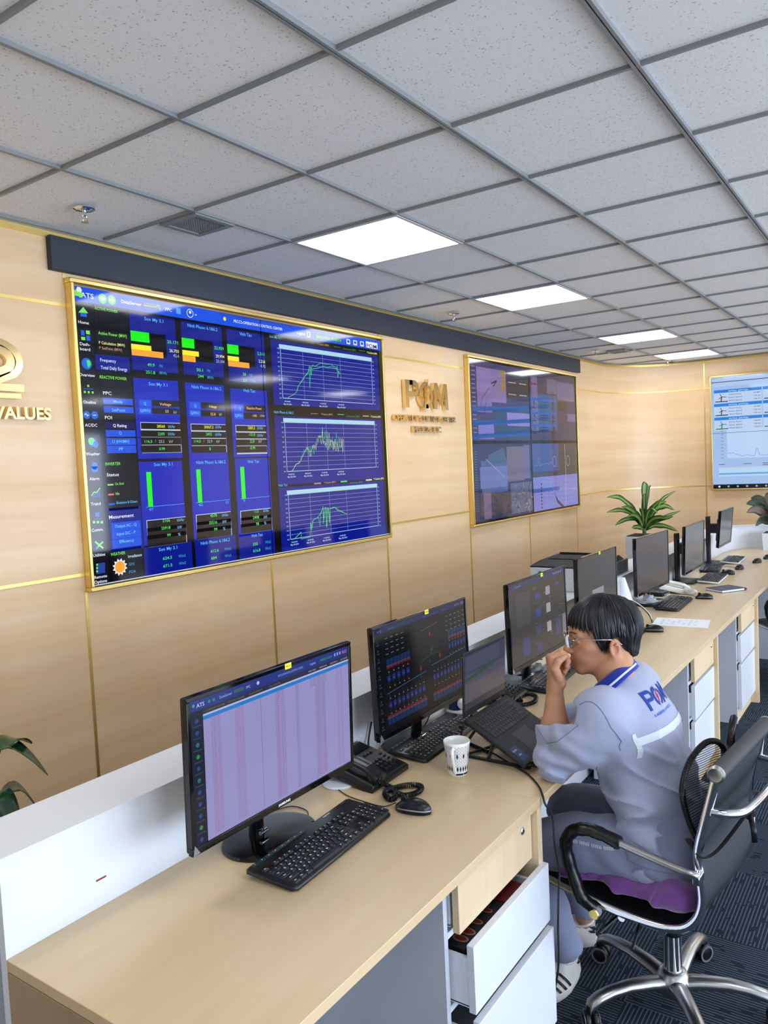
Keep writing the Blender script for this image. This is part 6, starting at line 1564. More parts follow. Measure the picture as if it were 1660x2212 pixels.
# ------------------------------------------------------------ office chair under the man
CO = Vector((2.42,.65,0)); CTH = math.radians(6)
M_['mesh'] = mat('black_mesh_fabric', (20,22,25), .6, bump=.3, bscale=600)
M_['meshback'] = mat('charcoal_sling_fabric', (44,50,56), .5, bump=.3, bscale=700)
M_['seethru'] = mat('open_mesh', (34,36,42), .6); _t = NT(M_['seethru']); _g = _t.n('ShaderNodeNewGeometry'); _s = _t.n('ShaderNodeSeparateXYZ'); _t.l(_g.outputs['Position'], _s.inputs[0])
_t.l(_t.math('ADD', _t.math('MULTIPLY', _t.math('LESS_THAN', _t.math('FRACT', _t.math('DIVIDE', _s.outputs[2], .0075)), .42), .55), .30), _t.b.inputs['Alpha'])
M_['taped'] = mat('black_tape', (18,19,21), .28, bump=.6, bscale=60)
M_['purple'] = mat('purple_plush', (112,62,134), .95, sheen=.6, bump=.7, bscale=180)
def office_chair(loc, rz, label, full=True):
    t = thing('office_chair', label, 'chair', loc, rz)          # local: x right, y forward
    base = bpy.data.objects.new('wheel_base', None)
    R_ = .293
    mb = MB(); mb.lathe([(.0,.055),(.045,.055),(.052,.07),(.052,.10),(.040,.125),(.030,.13),(0,.13)], 32); hub = mb.build('base_hub', M_['alu'], t, ang=60)
    for k in range(5):
        a = math.radians(-4+72*k)-rz; d = Vector((math.cos(a), math.sin(a), 0)); s_ = Vector((-d.y,d.x,0))
        mb = MB(); secs = []
        for f, z, w, h in ((.10,.098,.030,.024),(.3,.108,.027,.021),(.55,.112,.023,.018),(.75,.106,.022,.017),(.90,.094,.022,.018),(1.0,.078,.021,.017),(1.03,.060,.016,.012)):
            c_ = d*R_*f; secs.append([c_+s_*w*math.cos(q)+Vector((0,0,z+h*math.sin(q)-(1-f)*.012)) for q in [2*PI*j/16 for j in range(16)]])
        mb.loft(secs); mb.build('base_arm', M_['alu'], t, ang=70)
        cs = bpy.data.objects.new('x', None); bpy.data.objects.remove(cs)
        rot = a+1.1+k*.9; ax = Vector((math.cos(rot), math.sin(rot), 0)); c_ = d*R_+Vector((0,0,.030))
        mb = MB()
        for s in (-1, 1):
            Mx = T(*(c_+ax*s*.013)) @ ax.to_track_quat('Z','Y').to_matrix().to_4x4()
            mb.lathe([(0,-.009),(.026,-.009),(.0295,-.005),(.0295,.005),(.026,.009),(0,.009)], 28, 0, Mx)
            mb.lathe([(.021,s*.0095),(.0275,s*.0095),(.0275,s*.0105),(.021,s*.0105),(.021,s*.0095)], 28, 1, Mx, cap=False)
        w_ = mb.build('caster', [M_['black'], M_['silver']], t, ang=50)
        mb = MB(); mb.tube([tuple(c_+Vector((0,0,.018))), tuple(c_+Vector((0,0,.045)))], .012, 12); mb.build('stem', M_['black'], w_)
    MB().lathe([(.027,.12),(.027,.245),(.029,.25)], 32).build('gas_column', M_['chrome'], t)
    MB().lathe([(.030,.245),(.030,.262),(.02,.268),(.014,.268),(.014,.37)], 28).build('gas_piston', M_['black'], t)
    mb = MB(); mb.box((-.07,-.10,.355),(.07,.10,.392)); mb.tube([(-.03,.05,.37),(-.20,.10,.35),(-.26,.12,.33)], .006, 10); mb.tube([(-.20,.02,.365),(-.30,.0,.345)], .005, 8); mb.build('tilt_mechanism', M_['black'], t, bevel=.004)
    rail = spline([(0,.47,.418),(0,.42,.440),(0,.333,.436),(0,.237,.420),(0,.145,.407),(0,.04,.399),(0,-.053,.400),(0,-.118,.417),(0,-.157,.456),(0,-.175,.509),(0,-.172,.574),(0,-.166,.637),(0,-.178,.706),(0,-.202,.803),(0,-.222,.885)], 4)
    S_ = .235
    for s in (-1, 1):
        mb = MB(); mb.tube([(s*S_,p.y,p.z) for p in rail], .0085, 12, flat=1.5); r_ = mb.build('side_rail', M_['chrome'], t)
        p = rail[-1]; MB().lathe([(0,-.002),(.022,-.002),(.024,.0),(.024,.008),(.018,.012),(.010,.010),(0,.010)], 28, 0, T(s*(S_+.002),p.y,p.z+.0) @ Ry(s*PI/2)).build('roller_cap', M_['alu'], r_)
    # sling: seat + back wrap
    def sling(i0, i1, name, m, sag=.012, th=.006):
        mb = MB(); nn = 14
        rows = []
        for p in rail[i0:i1]:
            rows.append([Vector((-S_+2*S_*k/nn, p.y, p.z))+Vector((0,-.3 if p.z > .5 else 0,-1 if p.z < .5 else 0))*sag*math.sin(PI*k/nn) for k in range(nn+1)])
        vs = [q for r in rows for q in r]; fs = [(i*(nn+1)+k,i*(nn+1)+k+1,(i+1)*(nn+1)+k+1,(i+1)*(nn+1)+k) for i in range(len(rows)-1) for k in range(nn)]
        mb.add(vs, fs); o = mb.build(name, m, t, ang=80); sd = o.modifiers.new('thick','SOLIDIFY'); sd.thickness = th; sd.offset = 0; return o
    sling(0, 36, 'seat', M_['mesh']); sling(35, len(rail), 'backrest', M_['meshback'], .03)
    p = rail[-1]; mb = MB(); mb.tube([(-S_,p.y,p.z),(S_,p.y,p.z)], .023, 20); mb.build('top_roll', M_['meshback'], t)
    p = rail[0]; mb = MB(); mb.tube([(-S_,p.y,p.z),(S_,p.y,p.z)], .016, 16); mb.build('front_roll', M_['mesh'], t)
    mb = MB(); mb.tube([(-S_,.06,.385),(S_,.06,.385)], .011, 12); mb.tube([(-S_,-.06,.385),(S_,-.06,.385)], .011, 12); mb.build('seat_crossbar', M_['chrome'], t)
    for s in (-1, 1): MB().lathe([(0,0),(.016,0),(.017,.004),(.014,.008),(0,.008)], 24, 0, T(s*(S_+.03),.13,.388) @ Ry(s*PI/2)).build('side_knob', M_['gold'], t)
    # back brace: chrome tube bowed behind the backrest
    mb = MB(); mb.tube(spline([(-S_,-.205,.775),(-S_+.015,-.245,.775),(-S_+.07,-.275,.772),(0,-.285,.772),(S_-.07,-.275,.772),(S_-.015,-.245,.775),(S_,-.205,.775)],5), .012, 14); mb.build('back_brace', M_['chrome'], t)
    for s in (-1, 1):
        x = s*.272
        A = spline([(x-s*.02,-.172,.592),(x,-.165,.604),(x,-.104,.611),(x,-.032,.622),(x,.04,.633)],5)
        mb = MB(); mb.tube([tuple(q) for q in A], [.012+.003*min(1,k/6) for k in range(len(A))], 14, flat=.75); arm = mb.build('armrest', M_['alu'], t)
        B = spline([(x,.04,.633),(x,.10,.645),(x,.15,.645),(x,.19,.628),(x,.212,.590),(x,.207,.54),(x,.187,.48),(x,.165,.43),(x-s*.02,.14,.40)],5)
        mb = MB(); mb.tube([tuple(q) for q in B], [.0195+.0011*math.sin(k*1.3)+.0008*math.sin(k*2.9) for k in range(len(B))], 14); mb.build('armrest_pad', M_['taped'], arm)
        mb = MB(); mb.box((x-.035 if s > 0 else x-.008,-.185,.580),(x+.008 if s > 0 else x+.035,-.165,.606)); mb.build('arm_bracket', M_['chrome'], arm, bevel=.003)
    if full:
        # wire-edged lumbar support, bulging in front of the backrest
        def loop(sx):
            return spline([(sx*.02,-.185,.83),(sx*.05,-.175,.90),(sx*.13,-.16,.925),(sx*.19,-.135,.885),(sx*.21,-.120,.81),(sx*.205,-.130,.73),(sx*.18,-.150,.655),(sx*.135,-.160,.60),(sx*.06,-.165,.62),(sx*.02,-.175,.72)], 10, True)
        ls = thing('lumbar_support', 'black mesh lumbar support with a corded rim strapped to the near chair back', 'cushion', loc, rz)
        for sx in (-1, 1):
            L = loop(sx); mb = MB(); n_ = len(L)
            mb.tube([tuple(q) for q in L], .0075, 8, closed=True)
            for k in range(0, n_*2):
                f = k/2; q = L[int(f)%n_].lerp(L[(int(f)+1)%n_], f-int(f)); q2 = L[(int(f)+1)%n_]; tt = (q2-q).normalized() if (q2-q).length > 1e-5 else Vector((0,0,1))
                mb.lathe([(.0078,-.0022),(.0100,0),(.0078,.0022)], 10, 0, T(*q) @ (tt.to_track_quat('Z','Y').to_matrix().to_4x4()) @ Rx(.5), cap=False)
            mb.build('corded_rim', M_['black'], ls)
            c_ = sum(L, Vector())/n_; mb = MB(); rows = [[c_.lerp(q, f)+Vector((0,.016*(1-f*f),0)) for q in L] for f in (.02,.35,.7,1.)]
            mb.loft([[tuple(p) for p in r] for r in rows], cap=False); mb.build('mesh_panel', M_['seethru'], ls, ang=80)
        mb = MB(); mb.tube(spline([(-.19,-.125,.66),(-.225,-.16,.652),(-.252,-.19,.652),(-.2,-.215,.665),(0,-.235,.70),(.2,-.215,.665),(.252,-.19,.652),(.225,-.16,.652),(.19,-.125,.66)],5), .010, 8, flat=.3); mb.build('strap', M_['blackm'], ls)
        mb = MB(); mb.box((-.03,-.25,.685),(.0,-.235,.715)); mb.tube(spline([(-.02,-.245,.69),(-.05,-.26,.67),(-.045,-.262,.63)],4), .008, 8, flat=.3); mb.build('buckle', M_['black'], ls)
    return t
office_chair(CO, -CTH, 'black sling office chair with chrome base and taped armrests that the man sits on')
office_chair((6.30,.60,0), math.radians(-35), 'black office chair cut by the right border of the picture', False)
def chairpt(r, f, z): return Vector((CO.x+math.cos(CTH)*r+math.sin(CTH)*f, CO.y-math.sin(CTH)*r+math.cos(CTH)*f, z))
# purple plush cushion
lo, hi = (2.12,.40,.38), (2.74,1.12,.60)
s = SDF(lo, hi, .006)
s.slab(chairpt(-.03,-.05,.462), chairpt(-.01,.24,.462), (chairpt(1,0,0)-chairpt(0,0,0)), .205, .20, .036, .032, .02)
for r, f in ((-.17,-.09),(.17,-.09),(-.08,-.11),(.08,-.11)): s.ell(chairpt(r,f,.478), (.07,.06,.044), .03)
s.displace(lambda P: vnoise(P, (16,16,10))*.006+vnoise(P, (40,40,30), 2)*.003)
V, Fq = s.mesh(); tag(np_mesh('seat_cushion', [(V,Fq)], M_['purple']), 'purple plush cushion squeezed between the man and the chair seat', 'cushion')
# ------------------------------------------------------------ the man at the desk
M_['skin'] = mat('skin', (190,140,108), .5, spec=.35, sss=.12)
_t = NT(M_['skin']); _a = _t.n('ShaderNodeAttribute', attribute_name='Tint'); _m = _t.n('ShaderNodeMix'); _m.data_type = 'RGBA'; _m.blend_type = 'MULTIPLY'; _m.inputs[0].default_value = 1.
_m.inputs[6].default_value = (*lin((190,140,108)),1); _t.l(_a.outputs['Color'], _m.inputs[7]); _t.l(_m.outputs[2], _t.b.inputs['Base Color'])
def cloth(name, col, dirt=.0):
    m = mat(name, col, .85, spec=.2, sheen=.25); t = NT(m)
    g = t.n('ShaderNodeNewGeometry'); w = t.n('ShaderNodeTexNoise', i_Scale=900., i_Detail=1.); n2 = t.n('ShaderNodeTexNoise', i_Scale=30., i_Detail=4.)
    t.l(g.outputs['Position'], w.inputs['Vector']); t.l(g.outputs['Position'], n2.inputs['Vector'])
    h = t.math('ADD', t.math('MULTIPLY', w.outputs['Fac'], .25), n2.outputs['Fac'])
    bp = t.n('ShaderNodeBump', i_Strength=.35, i_Distance=.004); t.l(h, bp.inputs['Height']); t.l(bp.outputs[0], t.b.inputs['Normal'])
    return m
M_['shirt'] = cloth('pale_blue_gray_cloth', (162,169,193)); M_['trouser'] = cloth('blue_gray_trouser_cloth', (128,135,160))
M_['royal'] = cloth('royal_blue_cloth', (22,44,150)); M_['hair'] = mat('black_hair', (16,16,19), .42, spec=.5)
M_['reflect'] = mat('reflective_tape', (206,216,222), .35); M_['print'] = mat('blue_print', (58,92,190), .6); M_['redprint'] = mat('red_print_logo', (232,70,96), .6); M_['navyc'] = mat('navy_cloth', (22,28,60), .8)
def CAMW(u, v, d): return np.array([0,0,CAM_Z])+(np.array(_f)+np.array(_r)*(u-830)/F_PX-np.array(_u)*(v-1106)/F_PX)*d
def CP(r, f, z): return np.array(chairpt(r, f, z))
RTv = np.array([math.cos(CTH), -math.sin(CTH), 0.]); FWv = np.array([math.sin(CTH), math.cos(CTH), 0.])
shL, shR = np.array([2.250,.800,.968]), np.array([2.560,.790,.978])
elL, elR = np.array([2.216,.933,.822]), np.array([2.70,.985,.815])
wrL = np.array([2.279,.953,1.022]); wrR = np.array([2.53,1.16,.787])
pel, wai, che, upp, nek = CP(0,.0,.56), CP(0,.045,.72), CP(-.01,.085,.88), CP(-.015,.105,.975), CP(-.005,.118,1.045)
hipL, hipR, knL, knR = CP(-.10,.03,.555), CP(.10,.03,.555), CP(-.185,.42,.495), CP(.135,.405,.495)
anL, anR = np.array([2.385,.985,.10]), np.array([2.597,1.005,.10])
sld = shR-shL; sld /= np.linalg.norm(sld)
nek = CAMW(1330,1460,2.455)
# head frame
hF = np.array([-.500,.866,-.05]); hF /= np.linalg.norm(hF); hR = np.cross(hF, [0,0,1.]); hR /= np.linalg.norm(hR); hU = np.cross(hR, hF)
hC = np.array([2.420,.842,1.180])
def H(x, y, z): return hC+hR*x+hF*y+hU*z
RH = np.stack([hR, hF, hU], 1)      # columns = local axes; q@RH gives local coordinates
# --- body (one mesh): head and neck
s = SDF(hC-.20, hC+np.array([.20,.20,.17]), .0022)
E_ = lambda c, r, k=.01, op='u', R=None: s.ell(H(*c), r, k, op, RH if R is None else RH@R)
E_((0,-.012,.022), (.075,.097,.090), .01)
E_((0,.040,.028), (.058,.064,.056), .03)
E_((0,.034,-.045), (.055,.060,.078), .03)
for x in (-1,1):
    s.cone(H(x*.050,-.006,-.074), H(x*.018,.076,-.110), .015, .013, .02)
    E_((x*.044,.060,-.030), (.020,.022,.018), .02)
    s.cone(H(x*.010,.100,.012), H(x*.045,.084,.010), .008, .007, .014)
E_((0,.038,-.085), (.040,.048,.036), .02); E_((0,.084,-.108), (.018,.015,.015), .018)
E_((0,.086,-.078), (.027,.019,.024), .016); E_((0,.088,-.058), (.024,.017,.018), .014)
for x in (-1,1): E_((x*.028,.074,-.052), (.022,.024,.028), .02)
for x in (-1,1): E_((x*.031,.104,-.006), (.017,.013,.012), .012, 's')
s.cone(H(0,.100,.002), H(0,.121,-.041), .0065, .0098, .008); s.cone(H(0,.116,-.045), H(0,.104,-.053), .0098, .007, .006)
for x in (-1,1):
    E_((x*.0130,.107,-.048), (.0088,.012,.0078), .005); E_((x*.007,.106,-.056), (.003,.005,.003), .002, 's')
    s.cone(H(x*.031-.013,.088,.0), H(x*.031,.0965,.004), .0045, .005, .004); s.cone(H(x*.031,.0965,.004), H(x*.031+.013,.088,.0), .005, .0045, .004)
    s.cone(H(x*.031-.012,.088,-.012), H(x*.031+.012,.088,-.012), .004, .004, .006)
s.cone(H(-.021,.094,-.078), H(-.004,.1065,-.0735), .003, .0048, .004); s.cone(H(.021,.094,-.078), H(.004,.1065,-.0735), .003, .0048, .004)
s.cone(H(-.018,.095,-.084), H(0,.104,-.0865), .003, .0062, .004); s.cone(H(.018,.095,-.084), H(0,.104,-.0865), .003, .0062, .004)
for x in (-1,1):
    a_ = x*.35; Rm = np.array([[math.cos(a_),math.sin(a_),0],[-math.sin(a_),math.cos(a_),0],[0,0,1]])
    ey, ez = -.018, -.032
    E_((x*.082,ey,ez), (.0080,.0195,.032), .004, 'u', Rm); E_((x*.0895,ey+.001,ez+.001), (.0065,.0110,.020), .004, 's', Rm)
    E_((x*.0885,ey-.004,ez+.012), (.003,.008,.004), .003, 'u', Rm); E_((x*.079,ey+.012,ez-.002), (.004,.0035,.006), .003); E_((x*.077,ey+.007,ez-.026), (.0055,.009,.009), .005)
s.cone(H(0,-.032,-.055), nek+np.array([0,0,.012]), .056, .058, .02); s.cone(H(0,.012,-.095), CP(-.01,.15,1.03), .035, .04, .03)
s.cone(nek, CP(-.02,.13,1.00), .052, .05, .02)
V, Fq = s.mesh(); V = relax(V, Fq, 2, .4); head = (V, Fq)
# left forearm and hand (2 mm grid)
CAMV = np.array([0,0,CAM_Z]); nF, nR, nU = np.array(_f), np.array(_r), np.array(_u)
def wd(u, v, d): return CAMV+(nF+nR*(u-830)/F_PX-nU*(v-1106)/F_PX)*d    # places a joint measured on the reference at its depth
HL = dict(w=(2.2745,.9555,1.0235), fingers=[])
HLp = lambda u, v, d: wd(u, v, d)
w0 = HLp(1199,1488,2.470)
s = SDF(np.array([2.12,.86,.80]), np.array([2.42,1.08,1.20]), .002)
s.slab(elL+(w0-elL)*.02, elL+(w0-elL)*.45, nR, .040, .040, .040, .038, .02); s.slab(elL+(w0-elL)*.45, w0, nR, .040, .0255, .036, .0225, .02)
mc = [HLp(1192,1421,2.452), HLp(1188,1420,2.473), HLp(1190,1427,2.492), HLp(1195,1438,2.507)]
for k, m_ in enumerate(mc): s.cone(w0+nF*(-.012+.009*k), m_, .0185, (.0125,.0128,.012,.011)[k], .013)
s.cone(HLp(1212,1478,2.452), HLp(1203,1449,2.440), .0165, .0125, .010); s.cone(HLp(1213,1476,2.485), HLp(1210,1450,2.500), .0165, .0115, .012)
fing = [[mc[0],HLp(1212,1408,2.450),HLp(1221,1413,2.463),HLp(1226,1420,2.470)], [mc[1],HLp(1214,1412,2.474),HLp(1228,1428,2.474),HLp(1225,1440,2.468)],
        [mc[2],HLp(1215,1424,2.492),HLp(1227,1440,2.486),HLp(1220,1452,2.478)], [mc[3],HLp(1213,1438,2.506),HLp(1221,1452,2.500),HLp(1213,1460,2.492)],
        [HLp(1208,1466,2.444),HLp(1199,1446,2.434),HLp(1206,1430,2.434),HLp(1221,1418,2.446)]]
rad = [(.0112,.0100,.0085,.0075),(.0112,.0100,.0086,.0078),(.0105,.0095,.0082,.0074),(.0095,.0085,.0074,.0066),(.0145,.0122,.0108,.0085)]
for P_, R_ in zip(fing, rad):
    for k in range(3): s.cone(P_[k], P_[k+1], R_[k], R_[k+1], .0035)
V, Fq = s.mesh(); V = relax(V, Fq, 1, .35); handL = (V, Fq)
# right forearm and hand resting on the desk
s = SDF(np.array([2.36,.90,.755]), np.array([2.80,1.34,.90]), .0025)
s.slab(elR, elR+(wrR-elR)*.5, (0,0,1), .040, .038, .040, .037, .02); s.slab(elR+(wrR-elR)*.5, wrR, (0,0,1), .036, .021, .037, .027, .02)
fd = (wrR-elR)/np.linalg.norm(wrR-elR); sd = np.cross(fd, [0,0,1.])
for k in range(4):
    kn = wrR+fd*.085+sd*(.030-.020*k)+np.array([0,0,.004]); s.cone(wrR+sd*(.012-.008*k), kn, .0155, .0115, .012)
    p1 = kn+fd*(.040-.004*abs(k-1.2))+sd*(.004-.003*k)+np.array([0,0,.006]); p2 = p1+fd*.024+np.array([0,0,-.012]); p3 = p2+fd*.016+np.array([0,0,-.009])
    for a, b, ra, rb in ((kn,p1,.0108,.0094),(p1,p2,.0094,.0083),(p2,p3,.0083,.0072)): s.cone(a, b, ra, rb, .003)
t1 = wrR+fd*.03-sd*.030; t2 = t1+fd*.03-sd*.018; t3 = t2+fd*.028-sd*.004
for a, b, ra, rb in ((wrR+fd*.01-sd*.012,t1,.016,.0125),(t1,t2,.0125,.011),(t2,t3,.011,.0085)): s.cone(a, b, ra, rb, .006)
V, Fq = s.mesh(); handR = (relax(V, Fq, 1, .35), Fq)
# trunk and limbs under the clothes, ankles and feet
s = SDF(np.array([2.08,.38,.02]), np.array([2.84,1.22,1.10]), .007)
s.slab(pel, wai, RTv, .150, .130, .10, .09, .03); s.slab(wai, che, RTv, .13, .15, .09, .10, .03); s.slab(che, upp, sld, .15, .12, .095, .07, .03)
s.cone(upp, nek, .055, .042, .03)
for sh, el in ((shL,elL),(shR,elR)): s.cone(upp, sh, .06, .05, .03); s.cone(sh, el, .048, .038, .02)
for hp, kn, an in ((hipL,knL,anL),(hipR,knR,anR)): s.cone(hp, kn, .078, .055, .02); s.cone(kn, an, .05, .031, .02); s.cone(an, an-np.array([0,0,.05]), .029, .020, .01)
for an, fdv in ((anL,(-.95,.32,0)),(anR,(-.35,.93,0))):
    fv = np.array(fdv)/np.linalg.norm(fdv); s.cone(an-np.array([0,0,.058])+fv*.0, an-np.array([0,0,.066])+fv*.14, .026, .024, .01)
V, Fq = s.mesh(); trunk = (relax(V, Fq, 2, .5), Fq)
def tint(V):
    q = (V-hC)@RH; c = np.ones((len(V),3))
    def blob(cx, r, col, amt):
        w = np.exp(-(((q-np.array(cx))/np.array(r))**2).sum(1))[:,None]*amt; return c*(1-w)+c*np.array(col)*w
    c = blob((0,.104,-.080), (.020,.012,.009), (.82,.50,.50), .9)
    for x in (-1,1):
        w = np.exp(-(((q-np.array((x*.082,-.018,-.032)))/np.array((.016,.022,.034)))**2).sum(1))[:,None]*.55; c = c*(1-w)+c*np.array((1.05,.72,.68))*w
        w = np.exp(-(((q-np.array((x*.05,.07,-.04)))/np.array((.03,.03,.025)))**2).sum(1))[:,None]*.25; c = c*(1-w)+c*np.array((1.0,.80,.78))*w
    w = np.exp(-((V-np.array(fing[1][2]))**2).sum(1)/.03**2)[:,None]*.35; c = c*(1-w)+c*np.array((1.05,.80,.78))*w
    w = np.exp(-(((q-np.array((-.0585,.060,-.044)))/.0016)**2).sum(1))[:,None]; c = c*(1-w)+c*np.array((.25,.2,.2))*w
    n = vnoise(V, (60,60,60), 3)[:,None]*.03
    return np.clip(c+n, 0, 1.2)
man = np_mesh('person', [head, handL, handR, trunk], M_['skin'], None, tint)
tag(man, 'man in a pale blue-grey uniform leaning on the desk with his hand at his mouth', 'person')
# eyes
M_['eyew'] = mat('eye_white', (225,220,214), .15); M_['iris'] = mat('iris_dark', (30,20,16), .1)
for x in (-1,1):
    mb = MB(); c_ = Vector(H(x*.031,.0835,-.005)); mb.lathe([(.0118*math.sin(PI*k/12),-.0118*math.cos(PI*k/12)) for k in range(13)], 20, 0, T(*c_), cap=False)
    d_ = Vector(hF); mb.lathe([(0,.0122),(.0058,.0108),(.006,.0103)], 18, 1, T(*c_) @ d_.to_track_quat('Z','Y').to_matrix().to_4x4(), cap=False); mb.build('eye', [M_['eyew'], M_['iris']], man)
    mb = MB(); path = [H(x*.014,.108,.012),H(x*.024,.1065,.0175),H(x*.036,.101,.0185),H(x*.048,.088,.0145)]
    mb.tube([tuple(p) for p in spline(path,5)], [.0014+.0010*math.sin(PI*k/15) for k in range(16)], 6, flat=.7); mb.build('eyebrow', M_['hair'], man)
# fingernail of the thumb
# --- hair: cap + combed locks
AZ = np.radians([0,20,35,50,57,64,70,78,84,90,106,118,130,150,180]); ZL = np.array([.050,.052,.046,.034,.022,-.004,-.040,-.040,-.002,.002,.002,-.034,-.060,-.076,-.078])
s = SDF(hC-.16, hC+.16, .0025)
s.ell(H(0,-.016,.026), (.083,.107,.096), .01, 'u', RH)
s.ell(H(0,.03,.058), (.058,.064,.050), .03, 'u', RH); s.cone(H(0,-.036,.0), H(0,-.034,-.075), .066, .058, .02)
def hcut(P):
    q = (P-hC)@RH; az = np.arctan2(np.abs(q[...,0]), q[...,1]+.012); return q[...,2]-np.interp(az, AZ, ZL)
m_ = s.region(s.lo, s.lo+s.h*s.n); s.f[m_[0]] = np.maximum(s.f[m_[0]], -hcut(m_[1]).astype(np.float32)*.8)
s.displace(lambda P: (vnoise((P-hC)@RH, (120,30,25), 5)*.0022))
V, Fq = s.mesh(); hair = np_mesh('hair', [(V,Fq)], M_['hair'], man)
rr = random.Random(21); mb = MB(); crown = (0,-.045,.118)
def hsurf(az, el, g=1.):
    """point on the hair ellipsoid; az from the front, el from the pole"""
    se = math.sin(el) if el < 1.5 else max(math.sin(el), .93-.115*(el-1.57))
    x, y, z = .084*g*se*math.sin(az), (.107+.015*max(0,math.cos(az))**2)*g*se*math.cos(az), (.097+.004*max(0,math.cos(az)))*g*math.cos(el)
    return (x, y-.016, z+.026)
for k in range(760):
    az = rr.uniform(-PI, PI); a_ = abs(az); zl = float(np.interp(a_, AZ, ZL))-rr.uniform(-.004,.012)
    if a_ < .9: zl -= .012*rr.random()
    el1 = math.acos(max(-1,min(1,(zl-.026)/.099))); e0 = rr.uniform(.02, max(.03, el1-.35)); n_ = 8; pts = []; tw = rr.uniform(-.12,.12)+.10
    for j in range(n_+1):
        f = j/n_; el = e0+(el1-e0)*f; g = (1.005 if a_ > 1.1 else 1.016)+.018*math.sin(PI*f)+(.0 if f < 1 else .01)
        p = hsurf(az+tw*(1-f)*(1.2 if e0 < .5 else .3), el, g); pts.append(tuple(H(*p)))
    r0 = rr.uniform(.0014,.0032); mb.tube(pts, [r0*(.5+.9*math.sin(PI*min(.98,j/n_+.15))) if j < n_ else .0002 for j in range(n_+1)], 5)
for a_, zt, w in ((.05,.028,.0035),(-.10,.034,.004),(-.22,.030,.004),(.2,.036,.004),(-.34,.022,.0045),(-.48,.026,.0045),(-.62,.022,.005),(-.75,.018,.005),(.35,.03,.004),(.5,.028,.004),(-.9,.008,.004),(-1.18,-.046,.005),(-1.12,-.030,.005),(-1.24,-.038,.004),(1.18,-.044,.005),(1.12,-.03,.005)):
    el1 = math.acos(max(-1,min(1,(zt-.026)/.099))); pts = [tuple(H(*hsurf(a_*(.7+.3*j/8)-.08*(1-j/8), .5+(el1-.5)*j/8, 1.01+.03*math.sin(PI*j/8)))) for j in range(9)]
    mb.tube(pts, [w*(.6+.5*math.sin(PI*min(.95,j/8+.1))) if j < 8 else .0003 for j in range(9)], 6)
mb.build('locks', M_['hair'], hair)
# --- glasses
M_['lens'] = mat('lens_glass', (240,245,250), .02, trans=.95, ior=1.1); M_['steel'] = mat('steel_wire', (200,196,190), .2, 1.)
g = bpy.data.objects.new('glasses', None); C.objects.link(g); g.parent = man
for x in (-1,1):
    ring = [H(x*.033+.024*math.copysign(abs(math.cos(a))**.8,math.cos(a)), .124-.010*abs(x*.033+.024*math.cos(a))/.05, -.010+.021*math.sin(a)) for a in [2*PI*j/28 for j in range(28)]]
    mb = MB(); mb.tube([tuple(p) for p in ring], .0011, 6, closed=True); mb.build('rim', M_['steel'], g)
    mb = MB(); mb.add([tuple(p) for p in ring]+[tuple(np.mean(ring,0)+hF*.001)], [(j,(j+1)%28,28) for j in range(28)]); mb.build('lens', M_['lens'], g)
    mb = MB(); mb.tube([tuple(p) for p in spline([H(x*.0565,.113,-.001),H(x*.070,.100,.0),H(x*.078,.05,-.001),H(x*.0825,.0,-.003),H(x*.0835,-.024,-.008),H(x*.080,-.040,-.022)],5)], .0012, 6); mb.build('temple', M_['steel'], g)
mb = MB(); mb.tube([tuple(p) for p in spline([H(-.009,.122,-.004),H(0,.125,-.001),H(.009,.122,-.004)],4)], .001, 6); mb.build('bridge', M_['steel'], g)
# --- shirt
s = SDF(np.array([2.08,.40,.46]), np.array([2.84,1.14,1.10]), .0048)
s.slab(CP(0,.01,.525), wai, RTv, .190, .165, .122, .115, .03); s.slab(wai, che, RTv*.8+sld*.2, .165, .165, .115, .108, .04); s.slab(che, upp, sld, .165, .130, .108, .085, .05)
s.slab(upp, nek-np.array([0,0,.03]), sld, .10, .062, .08, .066, .04)
s.slab(che+FWv*.05, wai+FWv*.03, RTv, .15, .14, .10, .09, .05)
for sh in (shL, shR): s.cone(upp+(sh-upp)*.25+np.array([0,0,-.012]), sh+np.array([0,0,-.006]), .070, .068, .04)
s.cone(shL, shL+(elL-shL)*.55, .080, .081, .05); s.cone(shL+(elL-shL)*.55, elL, .080, .060, .03)
cuffL = elL+(w0-elL)*.46; s.cone(elL, cuffL, .060, .055, .02); s.cone(elL+(w0-elL)*.30, cuffL, .056, .0565, .006)
s.cone(shR, elR, .078, .062, .04); cuffR = elR+(wrR-elR)*.45; s.cone(elR, cuffR, .058, .052, .02)
